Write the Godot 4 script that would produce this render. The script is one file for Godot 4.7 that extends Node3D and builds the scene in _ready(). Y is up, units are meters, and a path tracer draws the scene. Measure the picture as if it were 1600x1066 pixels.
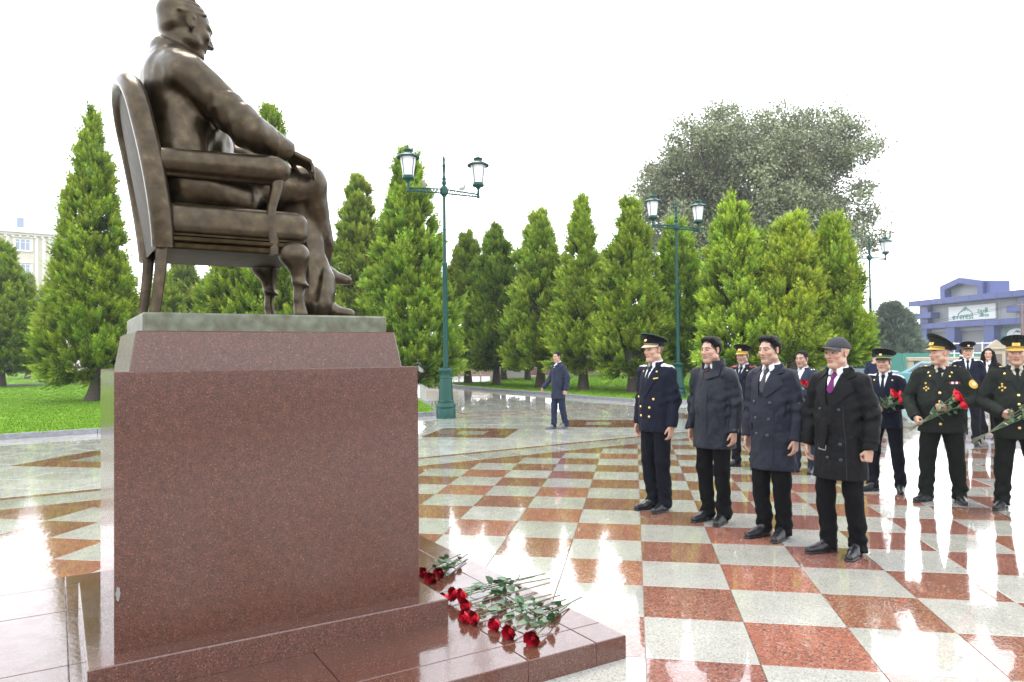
extends Node3D

# ---------------------------------------------------------------- mesh builder
class MB:
	var v := PackedVector3Array()
	var n := PackedVector3Array()
	var c := PackedColorArray()
	var idx := PackedInt32Array()
	var col := Color.WHITE
	var use_col := false
	func vert(p: Vector3, nn: Vector3) -> int:
		v.append(p)
		n.append(nn)
		c.append(col)
		return v.size() - 1
	func tri(a: int, b: int, d: int) -> void:
		var g := (v[b] - v[a]).cross(v[d] - v[a])
		if g.dot(n[a] + n[b] + n[d]) > 0.0:
			idx.append(a); idx.append(d); idx.append(b)
		else:
			idx.append(a); idx.append(b); idx.append(d)
	func quad(a: int, b: int, d: int, e: int) -> void:
		tri(a, b, d)
		tri(a, d, e)
	func poly(pts: Array, nn: Vector3) -> void:      # flat convex polygon
		var k := []
		for p in pts: k.append(vert(p, nn))
		for i in range(1, k.size() - 1): tri(k[0], k[i], k[i + 1])
	func face(pts: Array, away: Vector3) -> void:    # flat polygon whose normal points away from a point
		var g: Vector3 = (pts[1] - pts[0]).cross(pts[2] - pts[0]).normalized()
		if g.dot(pts[0] - away) < 0.0: g = -g
		poly(pts, g)
	func box(t: Transform3D, s: Vector3, b := 0.004) -> void:   # chamfered box centred on t
		var h := s * 0.5
		b = minf(b, minf(h.x, minf(h.y, h.z)) * 0.45)
		var bs := t.basis
		for ax in 3:
			var a1 := (ax + 1) % 3
			var a2 := (ax + 2) % 3
			for sg in [-1.0, 1.0]:
				var nn := Vector3.ZERO
				nn[ax] = sg
				var k := []
				for q in [[-1.0, -1.0], [1.0, -1.0], [1.0, 1.0], [-1.0, 1.0]]:
					var p := Vector3.ZERO
					p[ax] = sg * h[ax]
					p[a1] = q[0] * (h[a1] - b)
					p[a2] = q[1] * (h[a2] - b)
					k.append(t * p)
				poly(k, (bs * nn).normalized())
				for s2 in [-1.0, 1.0]:   # edge between +-ax and +-a1
					var e := Vector3.ZERO
					e[ax] = sg
					e[a1] = s2
					var k2 := []
					for q in [[0, -1.0], [1, -1.0], [1, 1.0], [0, 1.0]]:
						var p := Vector3.ZERO
						p[ax] = sg * (h[ax] - (b if q[0] == 1 else 0.0))
						p[a1] = s2 * (h[a1] - (0.0 if q[0] == 1 else b))
						p[a2] = q[1] * (h[a2] - b)
						k2.append(t * p)
					poly(k2, (bs * e).normalized())
		for sx in [-1.0, 1.0]:
			for sy in [-1.0, 1.0]:
				for sz in [-1.0, 1.0]:
					var d := Vector3(sx, sy, sz)
					poly([t * (d * (h - Vector3(0, b, b))), t * (d * (h - Vector3(b, 0, b))), t * (d * (h - Vector3(b, b, 0)))], (bs * d).normalized())
	func bx(x0: float, y0: float, z0: float, x1: float, y1: float, z1: float, b := 0.004) -> void:
		box(Transform3D(Basis(), Vector3(x0 + x1, y0 + y1, z0 + z1) * 0.5), Vector3(absf(x1 - x0), absf(y1 - y0), absf(z1 - z0)), b)
	func tube(pts: Array, rad: Array, sides := 8, cap := true, flat := 1.0, upv := Vector3.UP) -> void:
		var rings := []
		var m := pts.size()
		var ref := upv
		for i in m:
			var d: Vector3 = (pts[mini(i + 1, m - 1)] - pts[maxi(i - 1, 0)]).normalized()
			if absf(d.dot(ref)) > 0.95: ref = Vector3(0.3, 0.2, 1).normalized() if absf(d.dot(Vector3(0.3, 0.2, 1).normalized())) < 0.9 else Vector3.RIGHT
			var x := d.cross(ref).normalized()
			var y := x.cross(d).normalized()
			ref = y
			var ring := []
			for j in sides:
				var a := TAU * j / sides
				var o: Vector3 = x * cos(a) + y * sin(a) * flat
				var nn: Vector3 = (x * cos(a) * flat + y * sin(a)).normalized()
				ring.append(vert(pts[i] + o * rad[i], nn))
			rings.append(ring)
		for i in m - 1:
			for j in sides:
				var j2 := (j + 1) % sides
				quad(rings[i][j], rings[i][j2], rings[i + 1][j2], rings[i + 1][j])
		if cap:
			for e in [0, m - 1]:
				var d: Vector3 = (pts[e] - pts[1 if e == 0 else m - 2]).normalized()
				var k := []
				for j in sides: k.append(v[rings[e][j]])
				poly(k, d)
	func lathe(prof: Array, t := Transform3D(), segs := 16, sq := 1.0) -> void:   # prof: [r, y] pairs; hard edges where the slope turns more than 35 degrees
		var m := prof.size()
		var dirs := []
		for i in m - 1:
			var a: Vector2 = prof[i]
			var b: Vector2 = prof[i + 1]
			var d := (b - a).normalized()
			dirs.append(Vector2(d.y, -d.x))
		for i in m - 1:
			var na: Vector2 = dirs[i]
			var nb: Vector2 = dirs[i]
			if i > 0 and dirs[i].dot(dirs[i - 1]) > 0.8: na = (dirs[i] + dirs[i - 1]).normalized()
			if i < m - 2 and dirs[i].dot(dirs[i + 1]) > 0.8: nb = (dirs[i] + dirs[i + 1]).normalized()
			var r0 := []
			var r1 := []
			for j in segs:
				var a := TAU * j / segs
				var e := Vector3(cos(a), 0, sin(a) * sq)
				var en := Vector3(cos(a) * sq, 0, sin(a)).normalized()
				r0.append(vert(t * (e * prof[i].x + Vector3.UP * prof[i].y), (t.basis * (en * na.x + Vector3.UP * na.y)).normalized()))
				r1.append(vert(t * (e * prof[i + 1].x + Vector3.UP * prof[i + 1].y), (t.basis * (en * nb.x + Vector3.UP * nb.y)).normalized()))
			for j in segs:
				var j2 := (j + 1) % segs
				quad(r0[j], r0[j2], r1[j2], r1[j])
	func ell(t: Transform3D, r: Vector3, segs := 12, rows := 8) -> void:
		var g := []
		for i in rows + 1:
			var a := PI * i / rows - PI / 2
			var row := []
			for j in segs:
				var b := TAU * j / segs
				var d := Vector3(cos(a) * cos(b), sin(a), cos(a) * sin(b))
				row.append(vert(t * (d * r), (t.basis * (d / r)).normalized()))
			g.append(row)
		for i in rows:
			for j in segs:
				quad(g[i][j], g[i][(j + 1) % segs], g[i + 1][(j + 1) % segs], g[i + 1][j])
	func prism(pg: PackedVector2Array, t: Transform3D, depth: float) -> void:   # polygon in t's xy plane, extruded along -z
		var k := Geometry2D.triangulate_polygon(pg)
		for s in [0.0, -depth]:
			var nn := (t.basis * Vector3(0, 0, 1 if s == 0.0 else -1)).normalized()
			var b := v.size()
			for p in pg: vert(t * Vector3(p.x, p.y, s), nn)
			for i in range(0, k.size(), 3): tri(b + k[i], b + k[i + 1], b + k[i + 2])
		var cw := Geometry2D.is_polygon_clockwise(pg)
		for i in pg.size():
			var p := pg[i]
			var q := pg[(i + 1) % pg.size()]
			var e := (q - p).normalized()
			var o := Vector3(e.y, -e.x, 0) * (-1.0 if cw else 1.0)
			poly([t * Vector3(p.x, p.y, 0), t * Vector3(q.x, q.y, 0), t * Vector3(q.x, q.y, -depth), t * Vector3(p.x, p.y, -depth)], (t.basis * o).normalized())
	func slab(pg: PackedVector2Array, top: float, thick: float, b := 0.003) -> void:   # convex polygon in x,z with a chamfered top edge
		if Geometry2D.is_polygon_clockwise(pg): pg.reverse()
		var m := pg.size()
		var inn := []
		var norms := []
		for i in m:
			var e := (pg[(i + 1) % m] - pg[i]).normalized()
			norms.append(Vector2(e.y, -e.x))
		for i in m:
			var na: Vector2 = norms[(i + m - 1) % m]
			var nb: Vector2 = norms[i]
			var mm := (na + nb)
			inn.append(pg[i] - mm * (b / maxf(0.35, 1.0 + na.dot(nb))))
		var k := []
		for p in inn: k.append(Vector3(p.x, top, p.y))
		poly(k, Vector3.UP)
		for i in m:
			var j := (i + 1) % m
			var o := Vector3(norms[i].x, 0, norms[i].y)
			poly([Vector3(inn[i].x, top, inn[i].y), Vector3(inn[j].x, top, inn[j].y), Vector3(pg[j].x, top - b, pg[j].y), Vector3(pg[i].x, top - b, pg[i].y)], (o + Vector3.UP).normalized())
			if thick > b:
				poly([Vector3(pg[i].x, top - b, pg[i].y), Vector3(pg[j].x, top - b, pg[j].y), Vector3(pg[j].x, top - thick, pg[j].y), Vector3(pg[i].x, top - thick, pg[i].y)], o)
	func add(o: MB, t: Transform3D) -> void:
		var b := v.size()
		var flip := t.basis.determinant() < 0.0
		var nb := t.basis.inverse().transposed()
		for i in o.v.size():
			v.append(t * o.v[i])
			n.append((nb * o.n[i]).normalized())
			c.append(o.c[i])
		if flip:
			for i in range(0, o.idx.size(), 3):
				idx.append(o.idx[i] + b); idx.append(o.idx[i + 2] + b); idx.append(o.idx[i + 1] + b)
		else:
			for i in o.idx: idx.append(i + b)
	func mesh() -> ArrayMesh:
		var a := []
		a.resize(Mesh.ARRAY_MAX)
		a[Mesh.ARRAY_VERTEX] = v
		a[Mesh.ARRAY_NORMAL] = n
		if use_col: a[Mesh.ARRAY_COLOR] = c
		a[Mesh.ARRAY_INDEX] = idx
		var m := ArrayMesh.new()
		m.add_surface_from_arrays(Mesh.PRIMITIVE_TRIANGLES, a)
		return m

# ---------------------------------------------------------------- naming
var taken := {}
func numbered(called: String) -> String:
	var k: int = taken.get(called, 0)
	taken[called] = k + 1
	return called if k == 0 else "%s_%03d" % [called, k]
func meta(o: Node, label := "", category := "", group := "", kind := "") -> void:
	if label: o.set_meta("label", label)
	if category: o.set_meta("category", category)
	if group: o.set_meta("group", group)
	if kind: o.set_meta("kind", kind)
func thing(called: String, label: String, category: String, at := Vector3.ZERO, turn := 0.0, group := "") -> Node3D:
	var o := Node3D.new()
	o.name = numbered(called)
	add_child(o)
	o.position = at
	o.rotation.y = turn
	meta(o, label, category, group)
	return o
func obj(called: String, m, mt: Material, parent: Node = self) -> MeshInstance3D:
	var o := MeshInstance3D.new()
	o.name = called if parent != self else numbered(called)
	o.mesh = m.mesh() if m is MB else m
	o.material_override = mt
	parent.add_child(o, true)
	return o
func copy(o: Node3D, at: Vector3, turn: float, label: String) -> Node3D:
	var r: Node3D = o.duplicate()
	var base := String(o.name)
	if base.length() > 4 and base[-4] == "_" and base.right(3).is_valid_int(): base = base.left(-4)
	r.name = numbered(base)
	add_child(r)
	r.position = at
	r.rotation.y = turn
	r.set_meta("label", label)
	return r

# ---------------------------------------------------------------- materials
func lin(r: float, g: float, b: float) -> Color: return Color(r, g, b).linear_to_srgb()
var mats := {}
func mat(key: String, col: Color, rough: float, o := {}) -> StandardMaterial3D:
	if mats.has(key): return mats[key]
	var m := StandardMaterial3D.new()
	m.resource_name = key
	m.albedo_color = col.linear_to_srgb()
	m.roughness = rough
	m.texture_filter = BaseMaterial3D.TEXTURE_FILTER_LINEAR_WITH_MIPMAPS
	for k in o: m.set(k, o[k])
	mats[key] = m
	return m
func noise(kind: int, freq: float, sd: int, oct := 3) -> FastNoiseLite:
	var f := FastNoiseLite.new()
	f.noise_type = kind
	f.frequency = freq
	f.seed = sd
	f.fractal_octaves = oct
	if oct <= 1: f.fractal_type = FastNoiseLite.FRACTAL_NONE
	return f
func ntex(f: FastNoiseLite, size: int, ramp = null, bump := 0.0, norm := true) -> NoiseTexture2D:
	var t := NoiseTexture2D.new()
	t.width = size
	t.height = size
	t.seamless = true
	t.seamless_blend_skirt = 0.08
	t.normalize = norm
	if bump > 0.0:
		t.as_normal_map = true
		t.bump_strength = bump
	if ramp != null:
		var g := Gradient.new()
		var off := PackedFloat32Array()
		var cs := PackedColorArray()
		for r in ramp:
			off.append(r[0])
			cs.append(r[1].linear_to_srgb())
		g.offsets = off
		g.colors = cs
		t.color_ramp = g
	t.noise = f
	return t
func greys(a: float, b: float) -> Array: return [[0.0, Color(a, a, a)], [1.0, Color(b, b, b)]]
func speckle(freq: float, sd: int, ramp: Array, jit := 1.0) -> NoiseTexture2D:      # crystals: every cell takes one colour of the ramp
	var f := noise(FastNoiseLite.TYPE_CELLULAR, freq, sd, 1)
	f.cellular_return_type = FastNoiseLite.RETURN_CELL_VALUE
	f.cellular_jitter = jit
	f.domain_warp_enabled = true
	f.domain_warp_amplitude = 6.0
	f.domain_warp_frequency = 0.06
	return ntex(f, 1024, ramp)
func tri_opts(s: float, extra := {}) -> Dictionary:
	var d := {"uv1_triplanar": true, "uv1_world_triplanar": true, "uv1_scale": Vector3.ONE * s, "uv1_triplanar_sharpness": 8.0}
	d.merge(extra, true)
	return d
func near_line(a: Vector2, b: Vector2, p: Vector2) -> float:   # signed distance to a line
	var d := (b - a).normalized()
	return d.x * (p.y - a.y) - d.y * (p.x - a.x)
func pv(a: Array) -> PackedVector2Array:
	var r := PackedVector2Array()
	for i in range(0, a.size(), 2): r.append(Vector2(a[i], a[i + 1]))
	return r
func rg(sd: int) -> RandomNumberGenerator:
	var r := RandomNumberGenerator.new()
	r.seed = sd
	return r

var t_start := 0
func tick(s: String) -> void:
	print("%s %.1f s" % [s, (Time.get_ticks_msec() - t_start) / 1000.0])

func _ready() -> void:
	t_start = Time.get_ticks_msec()
	var cam := Camera3D.new()
	cam.name = "camera"
	cam.position = Vector3(0, 1.6605, 0)
	cam.rotation = Vector3(0.0182, 0.1718, -0.0105)
	cam.fov = 51.80
	cam.near = 0.05
	cam.far = 600.0
	add_child(cam)
	var we := WorldEnvironment.new()
	we.name = "environment"
	var e := Environment.new()
	e.background_mode = Environment.BG_SKY
	var sk := Sky.new()
	var ps := ProceduralSkyMaterial.new()
	ps.sky_top_color = Color(0.93, 0.96, 1.0)
	ps.sky_horizon_color = Color(1.0, 1.0, 1.0)
	ps.sky_curve = 0.25
	ps.ground_bottom_color = Color(0.5, 0.5, 0.5)
	ps.ground_horizon_color = Color(0.8, 0.8, 0.8)
	ps.sky_energy_multiplier = 1.0
	sk.sky_material = ps
	e.sky = sk
	e.tonemap_mode = Environment.TONE_MAPPER_LINEAR
	e.tonemap_exposure = 4.0
	e.fog_enabled = true
	e.fog_density = 0.0005
	e.fog_light_color = Color(0.95, 0.97, 1.0)
	e.volumetric_fog_enabled = true
	e.volumetric_fog_density = 0.0
	e.sdfgi_enabled = true
	e.ssao_enabled = true
	e.ssil_enabled = true
	we.environment = e
	add_child(we)
	var sun := DirectionalLight3D.new()
	sun.name = "overcast_sun"
	sun.light_energy = 0.3
	sun.light_angular_distance = 30.0
	sun.light_color = Color(1.0, 0.97, 0.92)
	sun.shadow_enabled = true
	sun.look_at_from_position(Vector3.ZERO, Vector3(0.25, -1.0, 0.35), Vector3.FORWARD)
	add_child(sun)
	var mist := FogVolume.new()      # drizzle hanging over the street behind the lawn
	mist.name = "rain_mist"
	mist.size = Vector3(190, 34, 60)
	mist.position = Vector3(-10, 16.9, -68.5)
	var fm := FogMaterial.new()
	fm.density = 0.0020
	fm.albedo = Color(0.95, 0.97, 1.0)
	mist.material = fm
	add_child(mist)
	meta(mist, "thin drizzle mist over the street behind the lawn", "", "", "stuff")
	ground_and_paving()
	tick("ground")
	monument()
	tick("monument")
	far_buildings()
	tick("buildings")
	trees()
	tick("trees")
	lamps()
	benches_and_walls()
	cars()
	tick("street")
	people()
	tick("people")
	flowers()
	tick("flowers")

# ---------------------------------------------------------------- ground, plaza, lawns
const EDGE_A := Vector2(0.08, -13.14)      # edge of the chequered floor: a straight line
const EDGE_B := Vector2(-6.66, -6.93)
func wet(key: String, tex: Texture2D, s: float, rough: float, ripple: float, tint := Color.WHITE) -> StandardMaterial3D:
	return mat(key, tint, rough, tri_opts(s, {"albedo_texture": tex, "normal_enabled": ripple > 0.0, "normal_texture": tx.ripple, "normal_scale": ripple, "clearcoat_enabled": true, "clearcoat": 0.9, "clearcoat_roughness": 0.02, "metallic_specular": 0.33, "roughness_texture": tx.film, "clearcoat_texture": tx.film2}))
var tx := {}
func half(p: PackedVector2Array, a: Vector2, b: Vector2, keep_right := true) -> PackedVector2Array:   # part of a convex polygon on one side of a line
	var out := PackedVector2Array()
	var s := 1.0 if keep_right else -1.0
	for i in p.size():
		var q := p[(i + 1) % p.size()]
		var d0 := near_line(a, b, p[i]) * s
		var d1 := near_line(a, b, q) * s
		if d0 >= 0: out.append(p[i])
		if (d0 > 0 and d1 < 0) or (d0 < 0 and d1 > 0): out.append(p[i].lerp(q, d0 / (d0 - d1)))
	return out
func area(p: PackedVector2Array) -> float:
	var s := 0.0
	for i in p.size(): s += p[i].cross(p[(i + 1) % p.size()])
	return absf(s) * 0.5
func ground_and_paving() -> void:
	tx.ripple = ntex(noise(FastNoiseLite.TYPE_SIMPLEX_SMOOTH, 0.022, 5, 5), 1024, null, 3.0)
	tx.film = ntex(noise(FastNoiseLite.TYPE_SIMPLEX_SMOOTH, 0.006, 6, 5), 512, [[0.0, Color(0.5, 0.5, 0.5)], [0.45, Color(0.6, 0.6, 0.6)], [0.62, Color(1, 1, 1)], [1.0, Color(1, 1, 1)]])
	tx.film2 = ntex(noise(FastNoiseLite.TYPE_SIMPLEX_SMOOTH, 0.009, 7, 5), 512, [[0.0, Color(1, 1, 1)], [0.45, Color(0.95, 0.95, 0.95)], [0.6, Color(0.6, 0.6, 0.6)], [1.0, Color(0.45, 0.45, 0.45)]])
	tx.white_gr = speckle(0.16, 11, [[0.0, Color(0.20, 0.195, 0.18)], [0.14, Color(0.27, 0.265, 0.24)], [0.35, Color(0.315, 0.31, 0.28)], [0.7, Color(0.345, 0.34, 0.305)], [1.0, Color(0.40, 0.395, 0.36)]])
	tx.red_gr = speckle(0.13, 12, [[0.0, Color(0.085, 0.06, 0.05)], [0.16, Color(0.16, 0.09, 0.066)], [0.32, Color(0.225, 0.088, 0.055)], [0.7, Color(0.285, 0.108, 0.064)], [0.9, Color(0.31, 0.155, 0.105)], [1.0, Color(0.30, 0.25, 0.22)]])
	tx.brown_gr = speckle(0.21, 13, [[0.0, Color(0.040, 0.022, 0.017)], [0.2, Color(0.062, 0.029, 0.021)], [0.55, Color(0.095, 0.040, 0.028)], [0.85, Color(0.125, 0.054, 0.037)], [0.965, Color(0.14, 0.068, 0.050)], [1.0, Color(0.23, 0.16, 0.135)]])
	tx.pale = speckle(0.2, 14, [[0.0, Color(0.30, 0.30, 0.28)], [0.5, Color(0.39, 0.385, 0.36)], [1.0, Color(0.45, 0.445, 0.41)]])
	tx.stain = ntex(noise(FastNoiseLite.TYPE_SIMPLEX_SMOOTH, 0.01, 21, 5), 512, greys(0.8, 1.0))
	tx.grey_stone = ntex(noise(FastNoiseLite.TYPE_SIMPLEX_SMOOTH, 0.03, 22, 5), 512, [[0.0, Color(0.12, 0.12, 0.13)], [0.5, Color(0.17, 0.17, 0.185)], [1.0, Color(0.22, 0.22, 0.235)]])
	var white := []
	var red := []
	var wr := rg(3)
	for k in 4:
		var g := wr.randf_range(0.9, 1.06)
		white.append(wet("wet pale granite %d" % k, tx.white_gr, 0.85, 0.085, 0.11, Color(g, g * wr.randf_range(0.98, 1.01), g * wr.randf_range(0.96, 1.0))))
		g = wr.randf_range(0.82, 1.08)
		red.append(wet("wet red granite %d" % k, tx.red_gr, 0.8, 0.085, 0.11, Color(g, g * wr.randf_range(0.95, 1.08), g * wr.randf_range(0.95, 1.1))))
	for m in white + red:
		m.detail_enabled = true
		m.detail_albedo = tx.stain
		m.detail_blend_mode = BaseMaterial3D.BLEND_MODE_MUL
		m.uv2_triplanar = true
		m.uv2_world_triplanar = true
		m.detail_uv_layer = BaseMaterial3D.DETAIL_UV_2
		m.uv2_scale = Vector3.ONE * 0.23
	var grout := mat("wet joint mortar", Color(0.2, 0.19, 0.175), 0.3)
	var ground := MB.new()
	ground.poly([Vector3(-260, -0.06, 200), Vector3(260, -0.06, 200), Vector3(260, -0.06, -320), Vector3(-260, -0.06, -320)], Vector3.UP)
	meta(obj("ground", ground, mat("wet asphalt", Color(0.06, 0.06, 0.062), 0.35, tri_opts(0.2, {"albedo_texture": tx.stain}))), "wide wet asphalt ground around the plaza", "", "", "structure")
	var bed := MB.new()
	bed.poly([Vector3(-60, -0.012, 6), Vector3(45, -0.012, 6), Vector3(45, -0.012, -57), Vector3(-60, -0.012, -57)], Vector3.UP)
	var floor_o := obj("plaza_floor", bed, grout)
	meta(floor_o, "wet granite plaza floor with red and white chequered tiles and a pale margin", "", "", "structure")
	# chequered tiles on a 0.6 m grid, cut by the diagonal edge
	var T := 0.6
	var tiles := []
	for c in range(-20, 40):
		for r in range(-34, 24):
			var x0 := 0.0408 + T * c
			var z0 := -9.918 + T * r
			if z0 > 1.5 or x0 > 19.0: continue
			var sq := pv([x0, z0, x0 + T, z0, x0 + T, z0 + T, x0, z0 + T])
			var p := half(sq, EDGE_A, EDGE_B, false)
			if p.size() < 3 or area(p) < 0.004: continue
			var mid := Vector2.ZERO
			for q in p: mid += q / p.size()
			var cut := area(p) < T * T - 0.001
			# distance along the view, and whether inside the frame
			var f := -mid.x * 0.171 - mid.y * 0.985
			var s := mid.x * 0.985 - mid.y * 0.171
			var inside := f > 2.6 and absf(s) < f * 0.76 + 0.5
			tiles.append([(mid.length() if inside else 900.0 + mid.length()), p, posmod(c + r, 2) == 0 or cut, c, r])
	tiles.sort_custom(func(a, b): return a[0] < b[0])
	var rest_w := MB.new()
	var rest_r := MB.new()
	var shared := {}
	var tr := rg(8)
	for i in tiles.size():
		var t = tiles[i]
		var p: PackedVector2Array = t[1]
		if i < 296 and t[0] < 800.0:
			var mid := Vector2.ZERO
			for q in p: mid += q / p.size()
			var mesh: Variant = null
			var whole := absf(area(p) - 0.36) < 0.001
			if whole and shared.has("t"): mesh = shared["t"]
			if mesh == null:
				var loc := PackedVector2Array()
				for q in p: loc.append(mid + (q - mid) * 0.9955 - mid)
				var mb := MB.new()
				mb.slab(loc, 0.0, 0.02, 0.0025)
				mesh = mb.mesh()
				if whole: shared["t"] = mesh
			var o := obj("floor_tile", mesh, (red if t[2] else white)[tr.randi() % 4], floor_o)
			o.position = Vector3(mid.x, tr.randf_range(-0.0006, 0.0004), mid.y)
			o.rotation = Vector3(tr.randf_range(-1, 1) * 0.0008, 0, tr.randf_range(-1, 1) * 0.0008)
		else:
			(rest_r if t[2] else rest_w).slab(shrink(p, 0.9955), tr.randf_range(-0.0006, 0.0004), 0.012, 0.0025)
	meta(obj("floor_tile", rest_w, white[0], floor_o), "", "", "", "stuff")
	meta(obj("floor_tile", rest_r, red[0], floor_o), "", "", "", "stuff")
	# diagonal bands beyond the edge, then the pale field with red squares
	var dir := (EDGE_A - EDGE_B).normalized()
	var nor := Vector2(dir.y, -dir.x)      # away from the camera
	if nor.y > 0: nor = -nor
	var pale: Array = []
	for k in 3:
		var g := 0.92 + 0.07 * k
		pale.append(wet("wet pale paving %d" % k, tx.pale, 0.6, 0.12, 0.09, Color(g, g, g * 0.985)))
	var strip := func(o0: float, o1: float, step: float, m: Array, nm: String):
		var joined := MB.new()
		var x := -16.0
		while x < 30.0:
			var a := EDGE_A + dir * x + nor * o0
			var p := PackedVector2Array([a, a + dir * (step - 0.004), a + dir * (step - 0.004) + nor * (o1 - o0 - 0.004), a + nor * (o1 - o0 - 0.004)])
			if x < -9.5 or x > 6.0:
				joined.slab(p, 0.0, 0.012, 0.0025)
			else:
				var mb := MB.new()
				var mid := (p[0] + p[2]) * 0.5
				var loc := PackedVector2Array()
				for q in p: loc.append(q - mid)
				mb.slab(loc, 0.0, 0.02, 0.0025)
				var o := obj(nm, mb, m[tr.randi() % m.size()], floor_o)
				o.position = Vector3(mid.x, tr.randf_range(-0.0005, 0.0005), mid.y)
			x += step
		meta(obj(nm, joined, m[0], floor_o), "", "", "", "stuff")
	strip.call(0.003, 0.62, 0.9, white, "band_slab")
	strip.call(0.623, 0.80, 1.2, red, "line_slab")
	var squares := []
	for q in [[-14.0, -6.05], [-8.72, -10.3], [-6.06, -12.42], [-3.40, -14.55], [-0.85, -16.68], [1.7, -18.8], [4.25, -20.9]]:
		squares.append(Rect2(q[0] - 0.87, q[1] - 0.87, 1.74, 1.74))
	for s in squares:
		var inner := Rect2(s.get_center() - Vector2(0.3, 0.3), Vector2(0.6, 0.6))
		var e := [[s.position.x, s.position.y, s.end.x, inner.position.y], [s.position.x, inner.end.y, s.end.x, s.end.y], [s.position.x, inner.position.y, inner.position.x, inner.end.y], [inner.end.x, inner.position.y, s.end.x, inner.end.y], [inner.position.x, inner.position.y, inner.end.x, inner.end.y]]
		for k in 5:
			var b: Array = e[k]
			var mb := MB.new()
			mb.slab(pv([b[0] + 0.002, b[1] + 0.002, b[2] - 0.002, b[1] + 0.002, b[2] - 0.002, b[3] - 0.002, b[0] + 0.002, b[3] - 0.002]), tr.randf_range(-0.0005, 0.0005), 0.012, 0.0025)
			obj("square_slab", mb, (white if k == 4 else red)[tr.randi() % 4], floor_o)
	var far_mb := [MB.new(), MB.new(), MB.new()]
	var la := EDGE_A + nor * 0.803
	for i in range(-62, 60):
		for j in range(0, 60):
			var x0 := -2.53 + 0.9 * i + (0.45 if j % 2 == 0 else 0.0)
			var z0 := -6.0 - 0.6 * j
			if z0 < -41.0: continue
			var p := pv([x0, z0, x0 + 0.9, z0, x0 + 0.9, z0 - 0.6, x0, z0 - 0.6])
			p = half(p, la, la - dir, true)
			if p.size() < 3 or area(p) < 0.01: continue
			var list := [p]
			for s in squares:
				var sp := pv([s.position.x, s.position.y, s.end.x, s.position.y, s.end.x, s.end.y, s.position.x, s.end.y])
				var nx := []
				for q in list:
					var bb := Rect2(q[0], Vector2.ZERO)
					for w in q: bb = bb.expand(w)
					if bb.intersects(s):
						for w in Geometry2D.clip_polygons(q, sp):
							for dd in Geometry2D.decompose_polygon_in_convex(w): nx.append(dd)
					else: nx.append(q)
				list = nx
			for q in list:
				if area(q) > 0.005: far_mb[tr.randi() % 3].slab(shrink(q, 0.996), tr.randf_range(-0.0006, 0.0006), 0.012, 0.002)
	for k in 3: meta(obj("paving_slab", far_mb[k], pale[k], floor_o), "", "", "", "stuff")
	for l in [[-4.6, -17.75, 12.0, -32.5], [-4.55, -18.85, 12.0, -33.9], [-4.55, -18.85, -5.2, -19.75]]:
		var a := Vector2(l[0], l[1])
		var b := Vector2(l[2], l[3])
		var w := (b - a).orthogonal().normalized() * 0.06
		var mb := MB.new()
		mb.slab(PackedVector2Array([a - w, b - w, b + w, a + w]), 0.004, 0.01, 0.001)
		obj("line_slab", mb, red[1], floor_o)
	# lawns with kerbs
	lawn("lawn", "near left lawn behind the monument, with a grey kerb", pv([-30, 3, -13.0, -12.3, -11.66, -13.7, -5.75, -18.05, -5.3, -18.45, -5.6, -19.6, -6.3, -21.2, -9.4, -28.5, -13, -36, -20, -43, -34.0, -38.5, -36.4, -34.0, -48, -12]), 31)
	lawn("lawn", "far left lawn under the distant evergreens", pv([-38.5, -36.5, -35.8, -40.8, -21, -46.5, -14, -40, -13, -56, -75, -76, -90, -60]), 32)
	lawn("lawn", "lawn under the row of evergreens behind the people", pv([-11.0, -37.2, -8.5, -33.8, -5.9, -30.4, -3.65, -28.1, -1.65, -25.5, -0.05, -23.85, 2.2, -22.9, 8.5, -22.4, 10.2, -23.6, 11.8, -34.5, 14, -52.6, -4.9, -52.8, -8.5, -43, -8.3, -38.7]), 33)
func shrink(p: PackedVector2Array, k: float) -> PackedVector2Array:
	var mid := Vector2.ZERO
	for q in p: mid += q / p.size()
	var r := PackedVector2Array()
	for q in p: r.append(mid + (q - mid) * k)
	return r
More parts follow.
